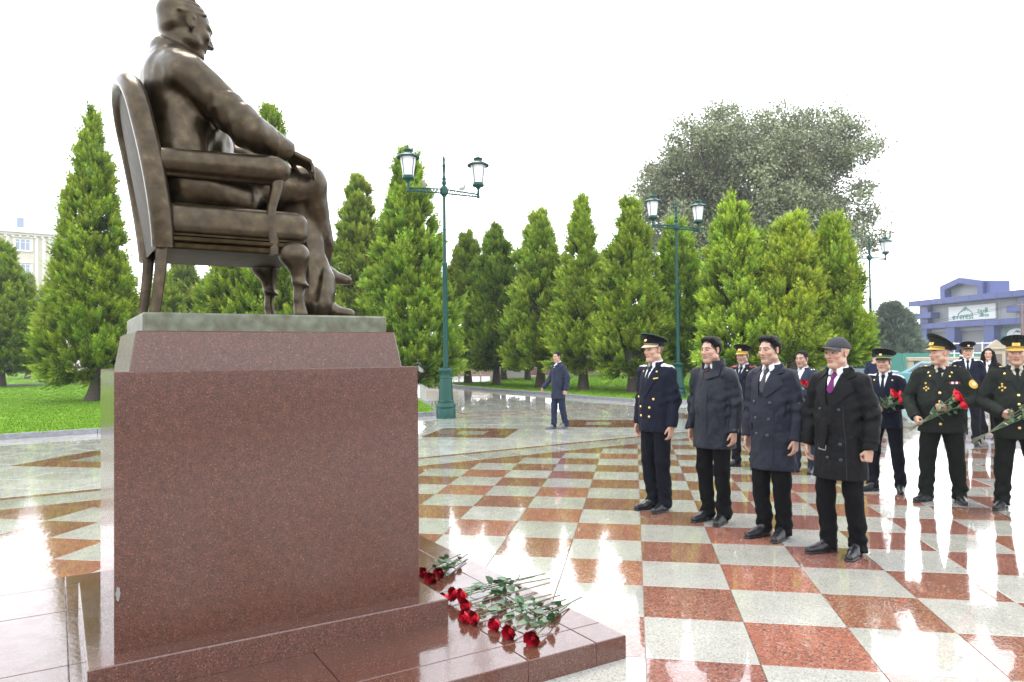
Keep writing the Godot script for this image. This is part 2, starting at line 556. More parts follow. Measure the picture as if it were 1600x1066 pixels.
func lawn(nm: String, label: String, pg: PackedVector2Array, sd: int) -> void:
	var gm := mat("wet lawn soil", Color(1, 1, 1), 0.9, tri_opts(0.35, {"metallic_specular": 0.2, "albedo_texture": ntex(noise(FastNoiseLite.TYPE_SIMPLEX_SMOOTH, 0.02, 41, 5), 512, [[0.0, Color(0.06, 0.13, 0.010)], [0.5, Color(0.10, 0.20, 0.014)], [1.0, Color(0.15, 0.26, 0.025)]])}))
	var mb := MB.new()
	var k := Geometry2D.triangulate_polygon(pg)
	for p in pg: mb.vert(Vector3(p.x, 0.10, p.y), Vector3.UP)
	for i in range(0, k.size(), 3): mb.tri(k[i], k[i + 1], k[i + 2])
	var o := obj(nm, mb, gm)
	meta(o, label, "", "", "structure")
	var kb := mat("wet kerb stone", Color(1, 1, 1), 0.25, tri_opts(0.7, {"albedo_texture": tx.grey_stone}))
	var cw := Geometry2D.is_polygon_clockwise(pg)
	for i in pg.size():
		var a := pg[i]
		var b := pg[(i + 1) % pg.size()]
		var ln := a.distance_to(b)
		var far := minf(a.length(), b.length()) > 42.0
		var steps := maxi(1, int(ln / (12.0 if far else 1.0)))
		var w := (b - a).orthogonal().normalized() * 0.13 * (1.0 if cw else -1.0)
		for s in steps:
			var p := a.lerp(b, (s + 0.003) / steps)
			var q := a.lerp(b, (s + 0.997) / steps)
			var m := MB.new()
			m.slab(PackedVector2Array([p, q, q + w, p + w]), 0.118, 0.14, 0.012)
			obj("kerb_stone", m, kb, o)
	# grass blades
	var rr := rg(sd)
	var tuft := MB.new()
	tuft.use_col = true
	for b in 7:
		var a := rr.randf() * TAU
		var base := Vector3(rr.randf_range(-0.05, 0.05), 0, rr.randf_range(-0.05, 0.05))
		var side := Vector3(cos(a), 0, sin(a)) * 0.006
		var lean := Vector3(rr.randf_range(-1, 1), 0, rr.randf_range(-1, 1)) * 0.03
		var hh := rr.randf_range(0.045, 0.085)
		var nn := Vector3(-sin(a), 0.5, cos(a)).normalized()
		var g := rr.randf_range(0.8, 1.2)
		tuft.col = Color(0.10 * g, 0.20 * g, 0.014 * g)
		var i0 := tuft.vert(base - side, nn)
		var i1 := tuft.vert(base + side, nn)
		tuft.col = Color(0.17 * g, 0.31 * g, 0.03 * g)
		var i2 := tuft.vert(base + lean + Vector3.UP * hh, nn)
		tuft.tri(i0, i1, i2)
	var bb := Rect2(pg[0], Vector2.ZERO)
	for p in pg: bb = bb.expand(p)
	var xf := []
	var tries := 0
	while tries < 400000 and xf.size() < 40000:
		tries += 1
		var p := Vector2(rr.randf_range(bb.position.x, bb.end.x), rr.randf_range(bb.position.y, bb.end.y))
		var f := -p.x * 0.171 - p.y * 0.985
		if f < 8.0 or absf(p.x * 0.985 - p.y * 0.171) > f * 0.78: continue
		if rr.randf() > pow(16.0 / maxf(16.0, p.length()), 1.5): continue
		if not Geometry2D.is_point_in_polygon(p, pg): continue
		xf.append(Transform3D(Basis(Vector3.UP, rr.randf() * TAU).scaled(Vector3(1.3, rr.randf_range(0.4, 0.75), 1.3)), Vector3(p.x, 0.098, p.y)))
	var mm := MultiMesh.new()
	mm.transform_format = MultiMesh.TRANSFORM_3D
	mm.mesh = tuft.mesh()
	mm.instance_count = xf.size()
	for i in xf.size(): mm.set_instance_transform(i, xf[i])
	var mi := MultiMeshInstance3D.new()
	mi.name = "grass"
	mi.multimesh = mm
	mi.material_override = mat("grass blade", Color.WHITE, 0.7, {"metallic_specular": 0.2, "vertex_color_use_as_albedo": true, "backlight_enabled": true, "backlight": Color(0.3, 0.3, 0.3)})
	o.add_child(mi, true)
	mi.set_meta("kind", "stuff")

# ---------------------------------------------------------------- signed distance field on a grid, meshed with surface nets
class Field:
	var o: Vector3
	var h: float
	var nx: int
	var ny: int
	var nz: int
	var d := PackedFloat32Array()
	var snap := PackedFloat32Array()
	func _init(lo: Vector3, hi: Vector3, cell: float) -> void:
		o = lo
		h = cell
		nx = int(ceil((hi.x - lo.x) / cell)) + 2
		ny = int(ceil((hi.y - lo.y) / cell)) + 2
		nz = int(ceil((hi.z - lo.z) / cell)) + 2
		d.resize(nx * ny * nz)
		d.fill(0.35)
	func put(i: int, v: float, k: float) -> void:
		var e := d[i]
		var q := absf(e - v)
		if q >= k: d[i] = minf(e, v)
		else: d[i] = minf(e, v) - (k - q) * (k - q) / (4.0 * k)
	func span(lo: Vector3, hi: Vector3) -> Array:
		var a := ((lo - o) / h).floor()
		var b := ((hi - o) / h).ceil()
		return [maxi(0, int(a.x)), mini(nx - 1, int(b.x)), maxi(0, int(a.y)), mini(ny - 1, int(b.y)), maxi(0, int(a.z)), mini(nz - 1, int(b.z))]
	# tapered capsule; sq stretches the space across it (a z of 1.5 makes it flatter front to back); cut ends it flat at b
	func cone(a: Vector3, b: Vector3, ra: float, rb: float, k := 0.03, sq := Vector3.ONE, cut := false) -> void:
		var m := maxf(ra, rb) + k + 2.5 * h
		var s := span(a.min(b) - Vector3.ONE * m, a.max(b) + Vector3.ONE * m)
		var ba := (b - a) * sq
		var inv := 1.0 / maxf(ba.length_squared(), 1e-9)
		var ln := ba.length()
		var dr := rb - ra
		for iz in range(s[4], s[5] + 1):
			for iy in range(s[2], s[3] + 1):
				var i: int = (iz * ny + iy) * nx + int(s[0])
				var p := (o + Vector3(s[0], iy, iz) * h - a) * sq
				var st := h * sq.x
				for ix in range(s[0], s[1] + 1):
					var t := p.dot(ba) * inv
					var u := clampf(t, 0.0, 1.0)
					var v := (p - ba * u).length() - ra - dr * u
					if cut and t > 0.9: v = maxf((p - ba * t).length() - rb, (t - 1.0) * ln)
					var e := d[i]
					var q := absf(e - v)
					if q >= k: d[i] = minf(e, v)
					else: d[i] = minf(e, v) - (k - q) * (k - q) / (4.0 * k)
					i += 1
					p.x += st
	func ell(c: Vector3, r: Vector3, k := 0.02, bs := Basis(), sub := false) -> void:
		var m := maxf(r.x, maxf(r.y, r.z)) + k + 2.5 * h
		var s := span(c - Vector3.ONE * m, c + Vector3.ONE * m)
		var inv := bs.inverse()
		var ir := Vector3.ONE / r
		for iz in range(s[4], s[5] + 1):
			for iy in range(s[2], s[3] + 1):
				var i: int = (iz * ny + iy) * nx + int(s[0])
				for ix in range(s[0], s[1] + 1):
					var p := inv * (o + Vector3(ix, iy, iz) * h - c)
					var q := p * ir
					var k0 := q.length()
					var k1 := (q * ir).length()
					var v := (k0 - 1.0) * k0 / maxf(k1, 1e-6) if k0 > 0.02 else -minf(r.x, minf(r.y, r.z))
					if sub:
						v = -v
						var e := d[i]
						var w := absf(e - v)
						if w >= k: d[i] = maxf(e, v)
						else: d[i] = maxf(e, v) + (k - w) * (k - w) / (4.0 * k)
					else: put(i, v, k)
					i += 1
	func rbox(c: Vector3, hs: Vector3, r: float, k := 0.01, bs := Basis()) -> void:
		var m := hs.length() + k + 2.5 * h
		var s := span(c - Vector3.ONE * m, c + Vector3.ONE * m)
		var inv := bs.inverse()
		var hh := hs - Vector3.ONE * r
		for iz in range(s[4], s[5] + 1):
			for iy in range(s[2], s[3] + 1):
				var i: int = (iz * ny + iy) * nx + int(s[0])
				for ix in range(s[0], s[1] + 1):
					var q := (inv * (o + Vector3(ix, iy, iz) * h - c)).abs() - hh
					var v := q.max(Vector3.ZERO).length() + minf(maxf(q.x, maxf(q.y, q.z)), 0.0) - r
					put(i, v, k)
					i += 1
	func half(nrm: Vector3, at: Vector3) -> void:      # keeps what lies behind the plane
		for iz in nz:
			for iy in ny:
				var i := (iz * ny + iy) * nx
				var v := (o + Vector3(0, iy, iz) * h - at).dot(nrm)
				var st := nrm.x * h
				for ix in nx:
					if v > d[i]: d[i] = v
					v += st
					i += 1
	func rumple(f: FastNoiseLite, amp: Callable, sc: Vector3) -> void:   # folds: shifts the surface by noise
		for iz in nz:
			for iy in ny:
				var i := (iz * ny + iy) * nx
				for ix in nx:
					if absf(d[i]) < 0.05:
						var p := o + Vector3(ix, iy, iz) * h
						d[i] += f.get_noise_3dv(p * sc) * float(amp.call(p))
					i += 1
	func keep() -> void: snap = d.duplicate()
	func at(p: Vector3, f: PackedFloat32Array) -> float:
		var g := (p - o) / h
		var x := clampi(int(g.x), 0, nx - 2)
		var y := clampi(int(g.y), 0, ny - 2)
		var z := clampi(int(g.z), 0, nz - 2)
		var u := clampf(g.x - x, 0, 1)
		var v := clampf(g.y - y, 0, 1)
		var w := clampf(g.z - z, 0, 1)
		var i := (z * ny + y) * nx + x
		var j := i + nx * ny
		return lerpf(lerpf(lerpf(f[i], f[i + 1], u), lerpf(f[i + nx], f[i + nx + 1], u), v), lerpf(lerpf(f[j], f[j + 1], u), lerpf(f[j + nx], f[j + nx + 1], u), v), w)
	func hit(p: Vector3, dir: Vector3, far := 0.6, snapped := true) -> Vector3:   # first surface point along a ray
		var f := snap if snapped and snap.size() else d
		var t := 0.0
		var q := p
		var best := 9.0
		var bq := p
		while t < far:
			q = p + dir * t
			var dist := at(q, f)
			if dist < 0.0005: return q
			if dist < best:
				best = dist
				bq = q
			t += clampf(dist * 0.6, 0.0012, 0.03)
		return bq      # a miss: the nearest point of the ray
	func grad(p: Vector3, snapped := true) -> Vector3:
		var f := snap if snapped and snap.size() else d
		var e := h * 1.2
		return Vector3(at(p + Vector3(e, 0, 0), f) - at(p - Vector3(e, 0, 0), f), at(p + Vector3(0, e, 0), f) - at(p - Vector3(0, e, 0), f), at(p + Vector3(0, 0, e), f) - at(p - Vector3(0, 0, e), f)).normalized()
	func build(mb: MB, t := Transform3D(), paint = null) -> void:
		var cell := PackedInt32Array()
		cell.resize(nx * ny * nz)
		cell.fill(-1)
		var sl := nx * ny
		var nb := t.basis.inverse().transposed()
		var cs := [0, 1, nx, nx + 1, sl, sl + 1, sl + nx, sl + nx + 1]
		for iz in nz - 1:
			for iy in ny - 1:
				var i := (iz * ny + iy) * nx
				for ix in nx - 1:
					var a0 := d[i]
					if absf(a0) > h * 2.4:
						i += 1
						continue
					var a1 := d[i + 1]
					var a2 := d[i + nx]
					var a3 := d[i + nx + 1]
					var a4 := d[i + sl]
					var a5 := d[i + sl + 1]
					var a6 := d[i + sl + nx]
					var a7 := d[i + sl + nx + 1]
					var neg := int(a0 < 0) + int(a1 < 0) + int(a2 < 0) + int(a3 < 0) + int(a4 < 0) + int(a5 < 0) + int(a6 < 0) + int(a7 < 0)
					if neg > 0 and neg < 8:
						var s := Vector3.ZERO
						var cnt := 0
						if (a0 < 0) != (a1 < 0): s += Vector3(a0 / (a0 - a1), 0, 0); cnt += 1
						if (a2 < 0) != (a3 < 0): s += Vector3(a2 / (a2 - a3), 1, 0); cnt += 1
						if (a4 < 0) != (a5 < 0): s += Vector3(a4 / (a4 - a5), 0, 1); cnt += 1
						if (a6 < 0) != (a7 < 0): s += Vector3(a6 / (a6 - a7), 1, 1); cnt += 1
						if (a0 < 0) != (a2 < 0): s += Vector3(0, a0 / (a0 - a2), 0); cnt += 1
						if (a1 < 0) != (a3 < 0): s += Vector3(1, a1 / (a1 - a3), 0); cnt += 1
						if (a4 < 0) != (a6 < 0): s += Vector3(0, a4 / (a4 - a6), 1); cnt += 1
						if (a5 < 0) != (a7 < 0): s += Vector3(1, a5 / (a5 - a7), 1); cnt += 1
						if (a0 < 0) != (a4 < 0): s += Vector3(0, 0, a0 / (a0 - a4)); cnt += 1
						if (a1 < 0) != (a5 < 0): s += Vector3(1, 0, a1 / (a1 - a5)); cnt += 1
						if (a2 < 0) != (a6 < 0): s += Vector3(0, 1, a2 / (a2 - a6)); cnt += 1
						if (a3 < 0) != (a7 < 0): s += Vector3(1, 1, a3 / (a3 - a7)); cnt += 1
						s /= cnt
						var p := o + (Vector3(ix, iy, iz) + s) * h
						var g := Vector3(lerpf(lerpf(a1 - a0, a3 - a2, s.y), lerpf(a5 - a4, a7 - a6, s.y), s.z), lerpf(lerpf(a2 - a0, a3 - a1, s.x), lerpf(a6 - a4, a7 - a5, s.x), s.z), lerpf(lerpf(a4 - a0, a5 - a1, s.x), lerpf(a6 - a2, a7 - a3, s.x), s.y))
						if paint != null: mb.col = paint.call(p)
						cell[i] = mb.vert(t * p, (nb * g).normalized())
					i += 1
		for iz in range(1, nz - 1):
			for iy in range(1, ny - 1):
				var i := (iz * ny + iy) * nx + 1
				for ix in range(1, nx - 1):
					var c0 := cell[i]
					if c0 >= 0:
						var s0 := d[i] < 0
						if s0 != (d[i + 1] < 0): sq(mb, c0, cell[i - nx], cell[i - nx - sl], cell[i - sl])
						if s0 != (d[i + nx] < 0): sq(mb, c0, cell[i - 1], cell[i - 1 - sl], cell[i - sl])
						if s0 != (d[i + sl] < 0): sq(mb, c0, cell[i - 1], cell[i - 1 - nx], cell[i - nx])
					i += 1
	func sq(mb: MB, a: int, b: int, c: int, e: int) -> void:
		if b < 0 or c < 0 or e < 0: return
		mb.quad(a, b, c, e)

# a sheet of cloth or metal laid on a field's surface: polygon in the frame fr (x across, y up, looking along -z)
func drape(mb: MB, f: Field, pg: PackedVector2Array, fr: Transform3D, lift: float, thick := 0.004, step := 0.03, far := 0.7, snapped := true) -> void:
	var bb := Rect2(pg[0], Vector2.ZERO)
	for p in pg: bb = bb.expand(p)
	var dir := -fr.basis.z
	var cache := {}
	var pos := func(p: Vector2) -> int:
		var key := Vector2i(roundi(p.x * 5000), roundi(p.y * 5000))
		if cache.has(key): return cache[key]
		var q := f.hit(fr * Vector3(p.x, p.y, 0), dir, far, snapped)
		var g := f.grad(q, snapped)
		if g.dot(fr.basis.z) < 0.25: g = (g + fr.basis.z).normalized()
		var k := mb.vert(q + g * lift, g)
		cache[key] = k
		return k
	var nxs := maxi(1, int(ceil(bb.size.x / step)))
	var nys := maxi(1, int(ceil(bb.size.y / step)))
	for i in nxs:
		for j in nys:
			var r := Rect2(bb.position + Vector2(bb.size.x * i / nxs, bb.size.y * j / nys), Vector2(bb.size.x / nxs, bb.size.y / nys))
			for w in Geometry2D.intersect_polygons(pg, PackedVector2Array([r.position, Vector2(r.end.x, r.position.y), r.end, Vector2(r.position.x, r.end.y)])):
				if Geometry2D.is_polygon_clockwise(w): w.reverse()
				for cv in Geometry2D.decompose_polygon_in_convex(w):
					var k := []
					for p in cv: k.append(pos.call(p))
					for q in range(1, k.size() - 1): mb.tri(k[0], k[q], k[q + 1])
	var cw := Geometry2D.is_polygon_clockwise(pg)
	for i in pg.size():
		var a := pg[i]
		var b := pg[(i + 1) % pg.size()]
		var n := maxi(1, int(ceil(a.distance_to(b) / step)))
		var e := (b - a).normalized()
		var on := fr.basis * Vector3(e.y, -e.x, 0) * (-1.0 if cw else 1.0)
		var last := []
		for s in n + 1:
			var p := a.lerp(b, float(s) / n)
			var q := f.hit(fr * Vector3(p.x, p.y, 0), dir, far, snapped)
			var g := f.grad(q, snapped)
			if g.dot(fr.basis.z) < 0.25: g = (g + fr.basis.z).normalized()
			var now := [mb.vert(q + g * lift, on), mb.vert(q + g * (lift - thick), on)]
			if last.size(): mb.quad(last[0], now[0], now[1], last[1])
			last = now

# ---------------------------------------------------------------- the monument: plinth and seated bronze figure
func skew(p: PackedVector2Array) -> PackedVector2Array:
	var r := PackedVector2Array()
	for q in p: r.append(Vector2(q.x + 0.055 * q.y, q.y))
	return r
func frustum(mb: MB, lo: PackedVector2Array, hi: PackedVector2Array, y0: float, y1: float, b := 0.006) -> void:   # four-sided block from x,z outlines with worn edges
	var mid := Vector3((lo[0].x + lo[2].x) / 2, (y0 + y1) / 2, (lo[0].y + lo[2].y) / 2)
	var m0 := (lo[0] + lo[1] + lo[2] + lo[3]) / 4.0
	var k := []
	var ky := [y0, y1 - b, y1]
	for l in 3:
		var row := []
		for i in 4:
			var p := lo[i].lerp(hi[i], (ky[l] - y0) / (y1 - y0))
			var pr := lo[(i + 3) % 4].lerp(hi[(i + 3) % 4], (ky[l] - y0) / (y1 - y0))
			var nx := lo[(i + 1) % 4].lerp(hi[(i + 1) % 4], (ky[l] - y0) / (y1 - y0))
			var c := b
			var e0 := (pr - p).normalized() * c
			var e1 := (nx - p).normalized() * c
			if l == 2:
				var inn := (e0 + e1)
				row.append(p + inn * 1.0); row.append(p + inn * 1.0)
				row[-2] = p + e0 + e1 * 0.9
				row[-1] = p + e1 + e0 * 0.9
			else:
				row.append(p + e0); row.append(p + e1)
		k.append(row)
	var P := func(l: int, i: int) -> Vector3: return Vector3(k[l][i].x, ky[l], k[l][i].y)
	for l in 2:
		for i in 8:
			var j := (i + 1) % 8
			mb.face([P.call(l, i), P.call(l, j), P.call(l + 1, j), P.call(l + 1, i)], mid)
	var top := []
	for i in 8: top.append(P.call(2, i))
	mb.poly(top, Vector3.UP)
func rect(x0: float, x1: float, z0: float, z1: float) -> PackedVector2Array: return skew(pv([x0, z0, x1, z0, x1, z1, x0, z1]))
func monument() -> void:
	var drops := ntex(noise(FastNoiseLite.TYPE_SIMPLEX_SMOOTH, 0.05, 51, 4), 512, null, 3.0)
	var at := Vector3(-1.8395, 0, -3.458)
	var gr := mat("polished brown granite", Color(0.90, 0.71, 0.57), 0.2, tri_opts(1.15, {"detail_enabled": true, "detail_albedo": ntex(noise(FastNoiseLite.TYPE_SIMPLEX_SMOOTH, 0.02, 55, 5), 512, greys(0.62, 1.0)), "detail_blend_mode": BaseMaterial3D.BLEND_MODE_MUL, "uv2_triplanar": true, "detail_uv_layer": BaseMaterial3D.DETAIL_UV_2, "uv2_scale": Vector3.ONE * 1.6, "albedo_texture": tx.brown_gr, "uv1_world_triplanar": false, "clearcoat_enabled": true, "clearcoat": 0.3, "clearcoat_roughness": 0.12, "metallic_specular": 0.4}))
	var grw := mat("wet brown granite", Color(0.84, 0.76, 0.72), 0.15, tri_opts(1.0, {"roughness_texture": tx.film, "albedo_texture": tx.brown_gr, "uv1_world_triplanar": false, "clearcoat_enabled": true, "clearcoat": 0.42, "clearcoat_texture": tx.film2, "clearcoat_roughness": 0.06, "metallic_specular": 0.42, "normal_enabled": true, "normal_texture": drops, "normal_scale": 0.06}))
	# broad platform slab, laid from granite pieces
	var pl := thing("platform_slab", "low wide slab of wet brown granite under the monument", "platform", at, 0.693)
	meta(pl, "", "", "", "structure")
	var xs := [-2.0, -0.95, 0.12, 0.98, 1.40, 1.60]
	var zs := [0.80, 0.58, -0.35, -1.25, -1.80, -2.05]
	for i in 5:
		for j in 5:
			var mb := MB.new()
			var g := 0.0012
			mb.slab(skew(pv([xs[i] + g, zs[j] - g, xs[i + 1] - g, zs[j] - g, xs[i + 1] - g, zs[j + 1] + g, xs[i] + g, zs[j + 1] + g])), 0.125, 0.135, 0.004)
			obj("granite_piece", mb, grw, pl).position.y = 0.0004 * ((i * 3 + j * 5) % 4)
	var p := thing("monument_plinth", "tall plinth of polished brown granite with a sloped cap, under the bronze figure", "plinth", at, 0.693)
	var st := MB.new()
	frustum(st, rect(-0.885, 0.885, 0.135, -1.345), rect(-0.885, 0.885, 0.135, -1.345), 0.126, 0.263, 0.006)
	obj("step", st, grw, p)
	var bl := MB.new()
	frustum(bl, rect(-0.773, 0.773, 0.0, -1.19), rect(-0.773, 0.773, 0.0, -1.19), 0.263, 1.594, 0.005)
	obj("block", bl, gr, p)
	var cp := MB.new()
	frustum(cp, rect(-0.705, 0.705, -0.07, -1.12), rect(-0.672, 0.672, -0.10, -1.09), 1.594, 1.795, 0.006)
	obj("sloped_cap", cp, gr, p)
	# old stains and a chip on the wet step
	var chip := MB.new()
	var cr := rg(5)
	var cpg := PackedVector2Array()
	for i in 14:
		var a := TAU * i / 14.0
		cpg.append(Vector2(-0.756 + cos(a) * 0.010 * cr.randf_range(0.6, 1.2), 0.545 + sin(a) * 0.034 * cr.randf_range(0.8, 1.15)))
	chip.prism(cpg, Transform3D(Basis(), Vector3(0, 0, 0.0022)), 0.002)
	obj("pale_stain", chip, mat("pale lime stain", Color(0.17, 0.17, 0.155), 0.6), p)
	statue(at)

func statue(at: Vector3) -> void:
	var pat := ntex(noise(FastNoiseLite.TYPE_SIMPLEX_SMOOTH, 0.016, 61, 6), 512, [[0.0, Color(0.022, 0.014, 0.0065)], [0.4, Color(0.036, 0.0245, 0.0115)], [0.7, Color(0.050, 0.035, 0.017)], [1.0, Color(0.08, 0.061, 0.035)]])
	var rgh := ntex(noise(FastNoiseLite.TYPE_SIMPLEX_SMOOTH, 0.02, 62, 4), 512, greys(0.55, 1.0))
	var bump := ntex(noise(FastNoiseLite.TYPE_SIMPLEX_SMOOTH, 0.03, 63, 5), 512, null, 2.0)
	var bz := mat("wet brown bronze", Color(1, 1, 1), 0.42, tri_opts(1.3, {"uv1_world_triplanar": false, "albedo_texture": pat, "roughness_texture": rgh, "metallic": 0.85, "normal_enabled": true, "normal_texture": bump, "normal_scale": 0.22, "clearcoat_enabled": true, "clearcoat": 0.32, "clearcoat_roughness": 0.25, "metallic_specular": 0.3}))
	var bd := mat("dull brown bronze", Color(0.8, 0.8, 0.8), 0.62, tri_opts(1.3, {"uv1_world_triplanar": false, "albedo_texture": pat, "metallic": 0.8, "metallic_specular": 0.2}))
	var bb := mat("greenish bronze base", Color(0.95, 1.0, 0.9), 0.5, tri_opts(1.7, {"uv1_world_triplanar": false, "albedo_texture": ntex(noise(FastNoiseLite.TYPE_SIMPLEX_SMOOTH, 0.012, 64, 5), 512, [[0.0, Color(0.06, 0.052, 0.032)], [0.5, Color(0.095, 0.098, 0.075)], [1.0, Color(0.14, 0.145, 0.12)]]), "metallic": 0.3, "normal_enabled": true, "normal_texture": bump, "normal_scale": 0.3}))
	var s := thing("bronze_statue", "brown bronze statue of a seated man in a suit, legs crossed, in an upholstered armchair", "statue", at, 0.693)
	var base := MB.new()
	frustum(base, rect(-0.640, 0.640, -0.135, -1.06), rect(-0.640, 0.640, -0.135, -1.06), 1.796, 1.890, 0.01)
	obj("base", base, bb, s)
	# --- figure
	var f := Field.new(Vector3(-0.78, 1.88, -1.08), Vector3(0.72, 3.50, -0.16), 0.0125)
	var V := func(x: float, y: float, z: float) -> Vector3: return Vector3(x + 0.055 * (z + 0.25), y, z)
	# torso under a jacket (x forward, z to the sitter's right)
	f.cone(V.call(-0.40, 3.14, -0.60), V.call(-0.42, 2.82, -0.60), 0.245, 0.235, 0.05, Vector3(1.22, 1, 0.95))
	f.cone(V.call(-0.42, 2.82, -0.60), V.call(-0.38, 2.58, -0.60), 0.235, 0.255, 0.05, Vector3(1.1, 1, 0.95))
	f.cone(V.call(-0.43, 3.25, -0.44), V.call(-0.43, 3.25, -0.76), 0.115, 0.115, 0.07)
	f.cone(V.call(-0.46, 3.39, -0.60), V.call(-0.44, 3.27, -0.44), 0.085, 0.09, 0.05)
	f.cone(V.call(-0.46, 3.39, -0.60), V.call(-0.44, 3.27, -0.76), 0.085, 0.09, 0.05)
	f.cone(V.call(-0.30, 2.92, -0.60), V.call(-0.26, 2.70, -0.60), 0.16, 0.17, 0.08)
	# right leg crossed over the left
	f.cone(V.call(-0.32, 2.60, -0.46), V.call(0.30, 2.735, -0.56), 0.152, 0.112, 0.04)
	f.cone(V.call(0.30, 2.735, -0.56), V.call(0.44, 2.28, -0.76), 0.106, 0.078, 0.03)
	f.cone(V.call(-0.32, 2.58, -0.74), V.call(0.26, 2.59, -0.66), 0.15, 0.115, 0.04)
	f.cone(V.call(0.26, 2.59, -0.66), V.call(0.365, 2.06, -0.60), 0.112, 0.102, 0.03, Vector3(0.95, 1, 1.1))
	f.cone(V.call(0.365, 2.12, -0.60), V.call(0.36, 1.99, -0.60), 0.098, 0.112, 0.03)
	# jacket skirt over the hip and the seat
	f.cone(V.call(-0.42, 2.62, -0.42), V.call(-0.12, 2.56, -0.40), 0.12, 0.09, 0.05)
	f.cone(V.call(-0.42, 2.62, -0.78), V.call(-0.12, 2.56, -0.80), 0.12, 0.09, 0.05)
	f.ell(V.call(-0.47, 3.23, -0.60), Vector3(0.15, 0.19, 0.21), 0.06)
	f.cone(V.call(-0.455, 3.42, -0.60), V.call(-0.46, 3.25, -0.60), 0.085, 0.13, 0.05)
	# shirt and jacket collar standing round the neck
	for k in 14:
		var a := TAU * k / 14.0
		var a2 := TAU * (k + 1) / 14.0
		var c0 := Vector3(cos(a), 0, sin(a))
		var c1 := Vector3(cos(a2), 0, sin(a2))
		f.cone(V.call(-0.455, 3.405 - 0.03 * cos(a), -0.60) + c0 * 0.078, V.call(-0.455, 3.405 - 0.03 * cos(a2), -0.60) + c1 * 0.078, 0.026, 0.026, 0.03)
	f.keep()
	# arms
	f.cone(V.call(-0.40, 3.215, -0.385), V.call(-0.10, 2.93, -0.31), 0.118, 0.098, 0.035)
	f.cone(V.call(-0.10, 2.93, -0.31), V.call(0.135, 2.85, -0.38), 0.098, 0.072, 0.03, Vector3.ONE, true)
	f.cone(V.call(-0.40, 3.215, -0.815), V.call(-0.12, 2.93, -0.89), 0.115, 0.096, 0.035)
	f.cone(V.call(-0.12, 2.93, -0.89), V.call(0.12, 2.85, -0.74), 0.096, 0.074, 0.03, Vector3.ONE, true)
	var nz := noise(FastNoiseLite.TYPE_SIMPLEX_SMOOTH, 1.0, 71, 3)
	f.rumple(nz, func(p: Vector3) -> float: return 0.013 if p.y < 2.75 else 0.011, Vector3(4.5, 2.6, 4.5))
	# long folds down the hanging trouser legs, creases across the sleeve bend
	for iz in f.nz:
		for iy in f.ny:
			for ix in f.nx:
				var i := (iz * f.ny + iy) * f.nx + ix
				if absf(f.d[i]) > 0.05: continue
				var p := f.o + Vector3(ix, iy, iz) * f.h
				if p.y < 2.56 and p.x > 0.1:
					f.d[i] += 0.010 * sin((p.x * 55.0 + p.z * 38.0) + 3.0 * sin(p.y * 5.0)) * clampf((2.56 - p.y) * 4.0, 0.0, 1.0)
				elif p.x > -0.32 and p.x < 0.05 and p.y > 2.8 and p.y < 3.12:
					f.d[i] += 0.0045 * sin(p.x * 48.0 - p.y * 30.0 + 2.0 * sin(p.z * 22.0))
	# shoes
	f.cone(V.call(0.40, 1.945, -0.60), V.call(0.565, 1.925, -0.59), 0.058, 0.036, 0.02, Vector3(1, 1.1, 0.95))
	f.cone(V.call(0.34, 1.945, -0.60), V.call(0.44, 1.95, -0.60), 0.056, 0.056, 0.02)
	f.cone(V.call(0.465, 2.20, -0.77), V.call(0.50, 2.19, -0.78), 0.058, 0.055, 0.02)
	f.cone(V.call(0.49, 2.185, -0.78), V.call(0.625, 2.165, -0.80), 0.052, 0.032, 0.02)
	f.half(Vector3.DOWN, Vector3(0, 1.892, 0))
	var mb := MB.new()
	f.build(mb)
	# hands, on a finer grid
	for hd in [[Vector3(0.13, 2.85, -0.375), Vector3(0.93, -0.34, -0.08), Vector3(-0.35, -1.0, 0.15), false], [Vector3(0.115, 2.85, -0.735), Vector3(0.90, -0.2, 0.36), Vector3(-0.2, -1.0, -0.2), true]]:
		hand_to(mb, "relaxed", hd[0] + Vector3(0.055 * (hd[0].z + 0.25), 0, 0), hd[1], hd[2], 1.30, hd[3])
	var hm := head_mesh({"jaw": 1.08, "cell": 0.0055, "plain": true, "old": true, "bald": 0.0})
	var hx := Transform3D(Basis(Vector3.UP, deg_to_rad(104.0)) * Basis(Vector3.RIGHT, deg_to_rad(12.0)), Vector3(-0.405, 3.56, -0.60)) * Transform3D(Basis.from_scale(Vector3(1.42, 1.34, 1.42)), Vector3.ZERO)
	mb.add(hm, hx)
	obj("figure", mb, bz, s)
	# --- armchair
	var seat := Field.new(Vector3(-0.62, 2.27, -1.02), Vector3(0.34, 2.56, -0.2), 0.014)
	seat.rbox(V.call(-0.15, 2.395, -0.60), Vector3(0.385, 0.098, 0.355), 0.07, 0.02)
	seat.ell(V.call(-0.12, 2.45, -0.60), Vector3(0.30, 0.08, 0.28), 0.04)
	var sm := MB.new()
	seat.build(sm)
	obj("seat_cushion", sm, bz, s)
	var rail := MB.new()
	for q in [[2.275, 2.30, 0.372, 0.362], [2.305, 2.318, 0.366, 0.356], [2.235, 2.272, 0.362, 0.350]]:
		var c: Vector3 = V.call(-0.165, (q[0] + q[1]) / 2, -0.60)
		rail.box(Transform3D(Basis(), c), Vector3(q[2] * 2, q[1] - q[0], q[3] * 2), 0.008)
	obj("seat_rail", rail, bd, s)
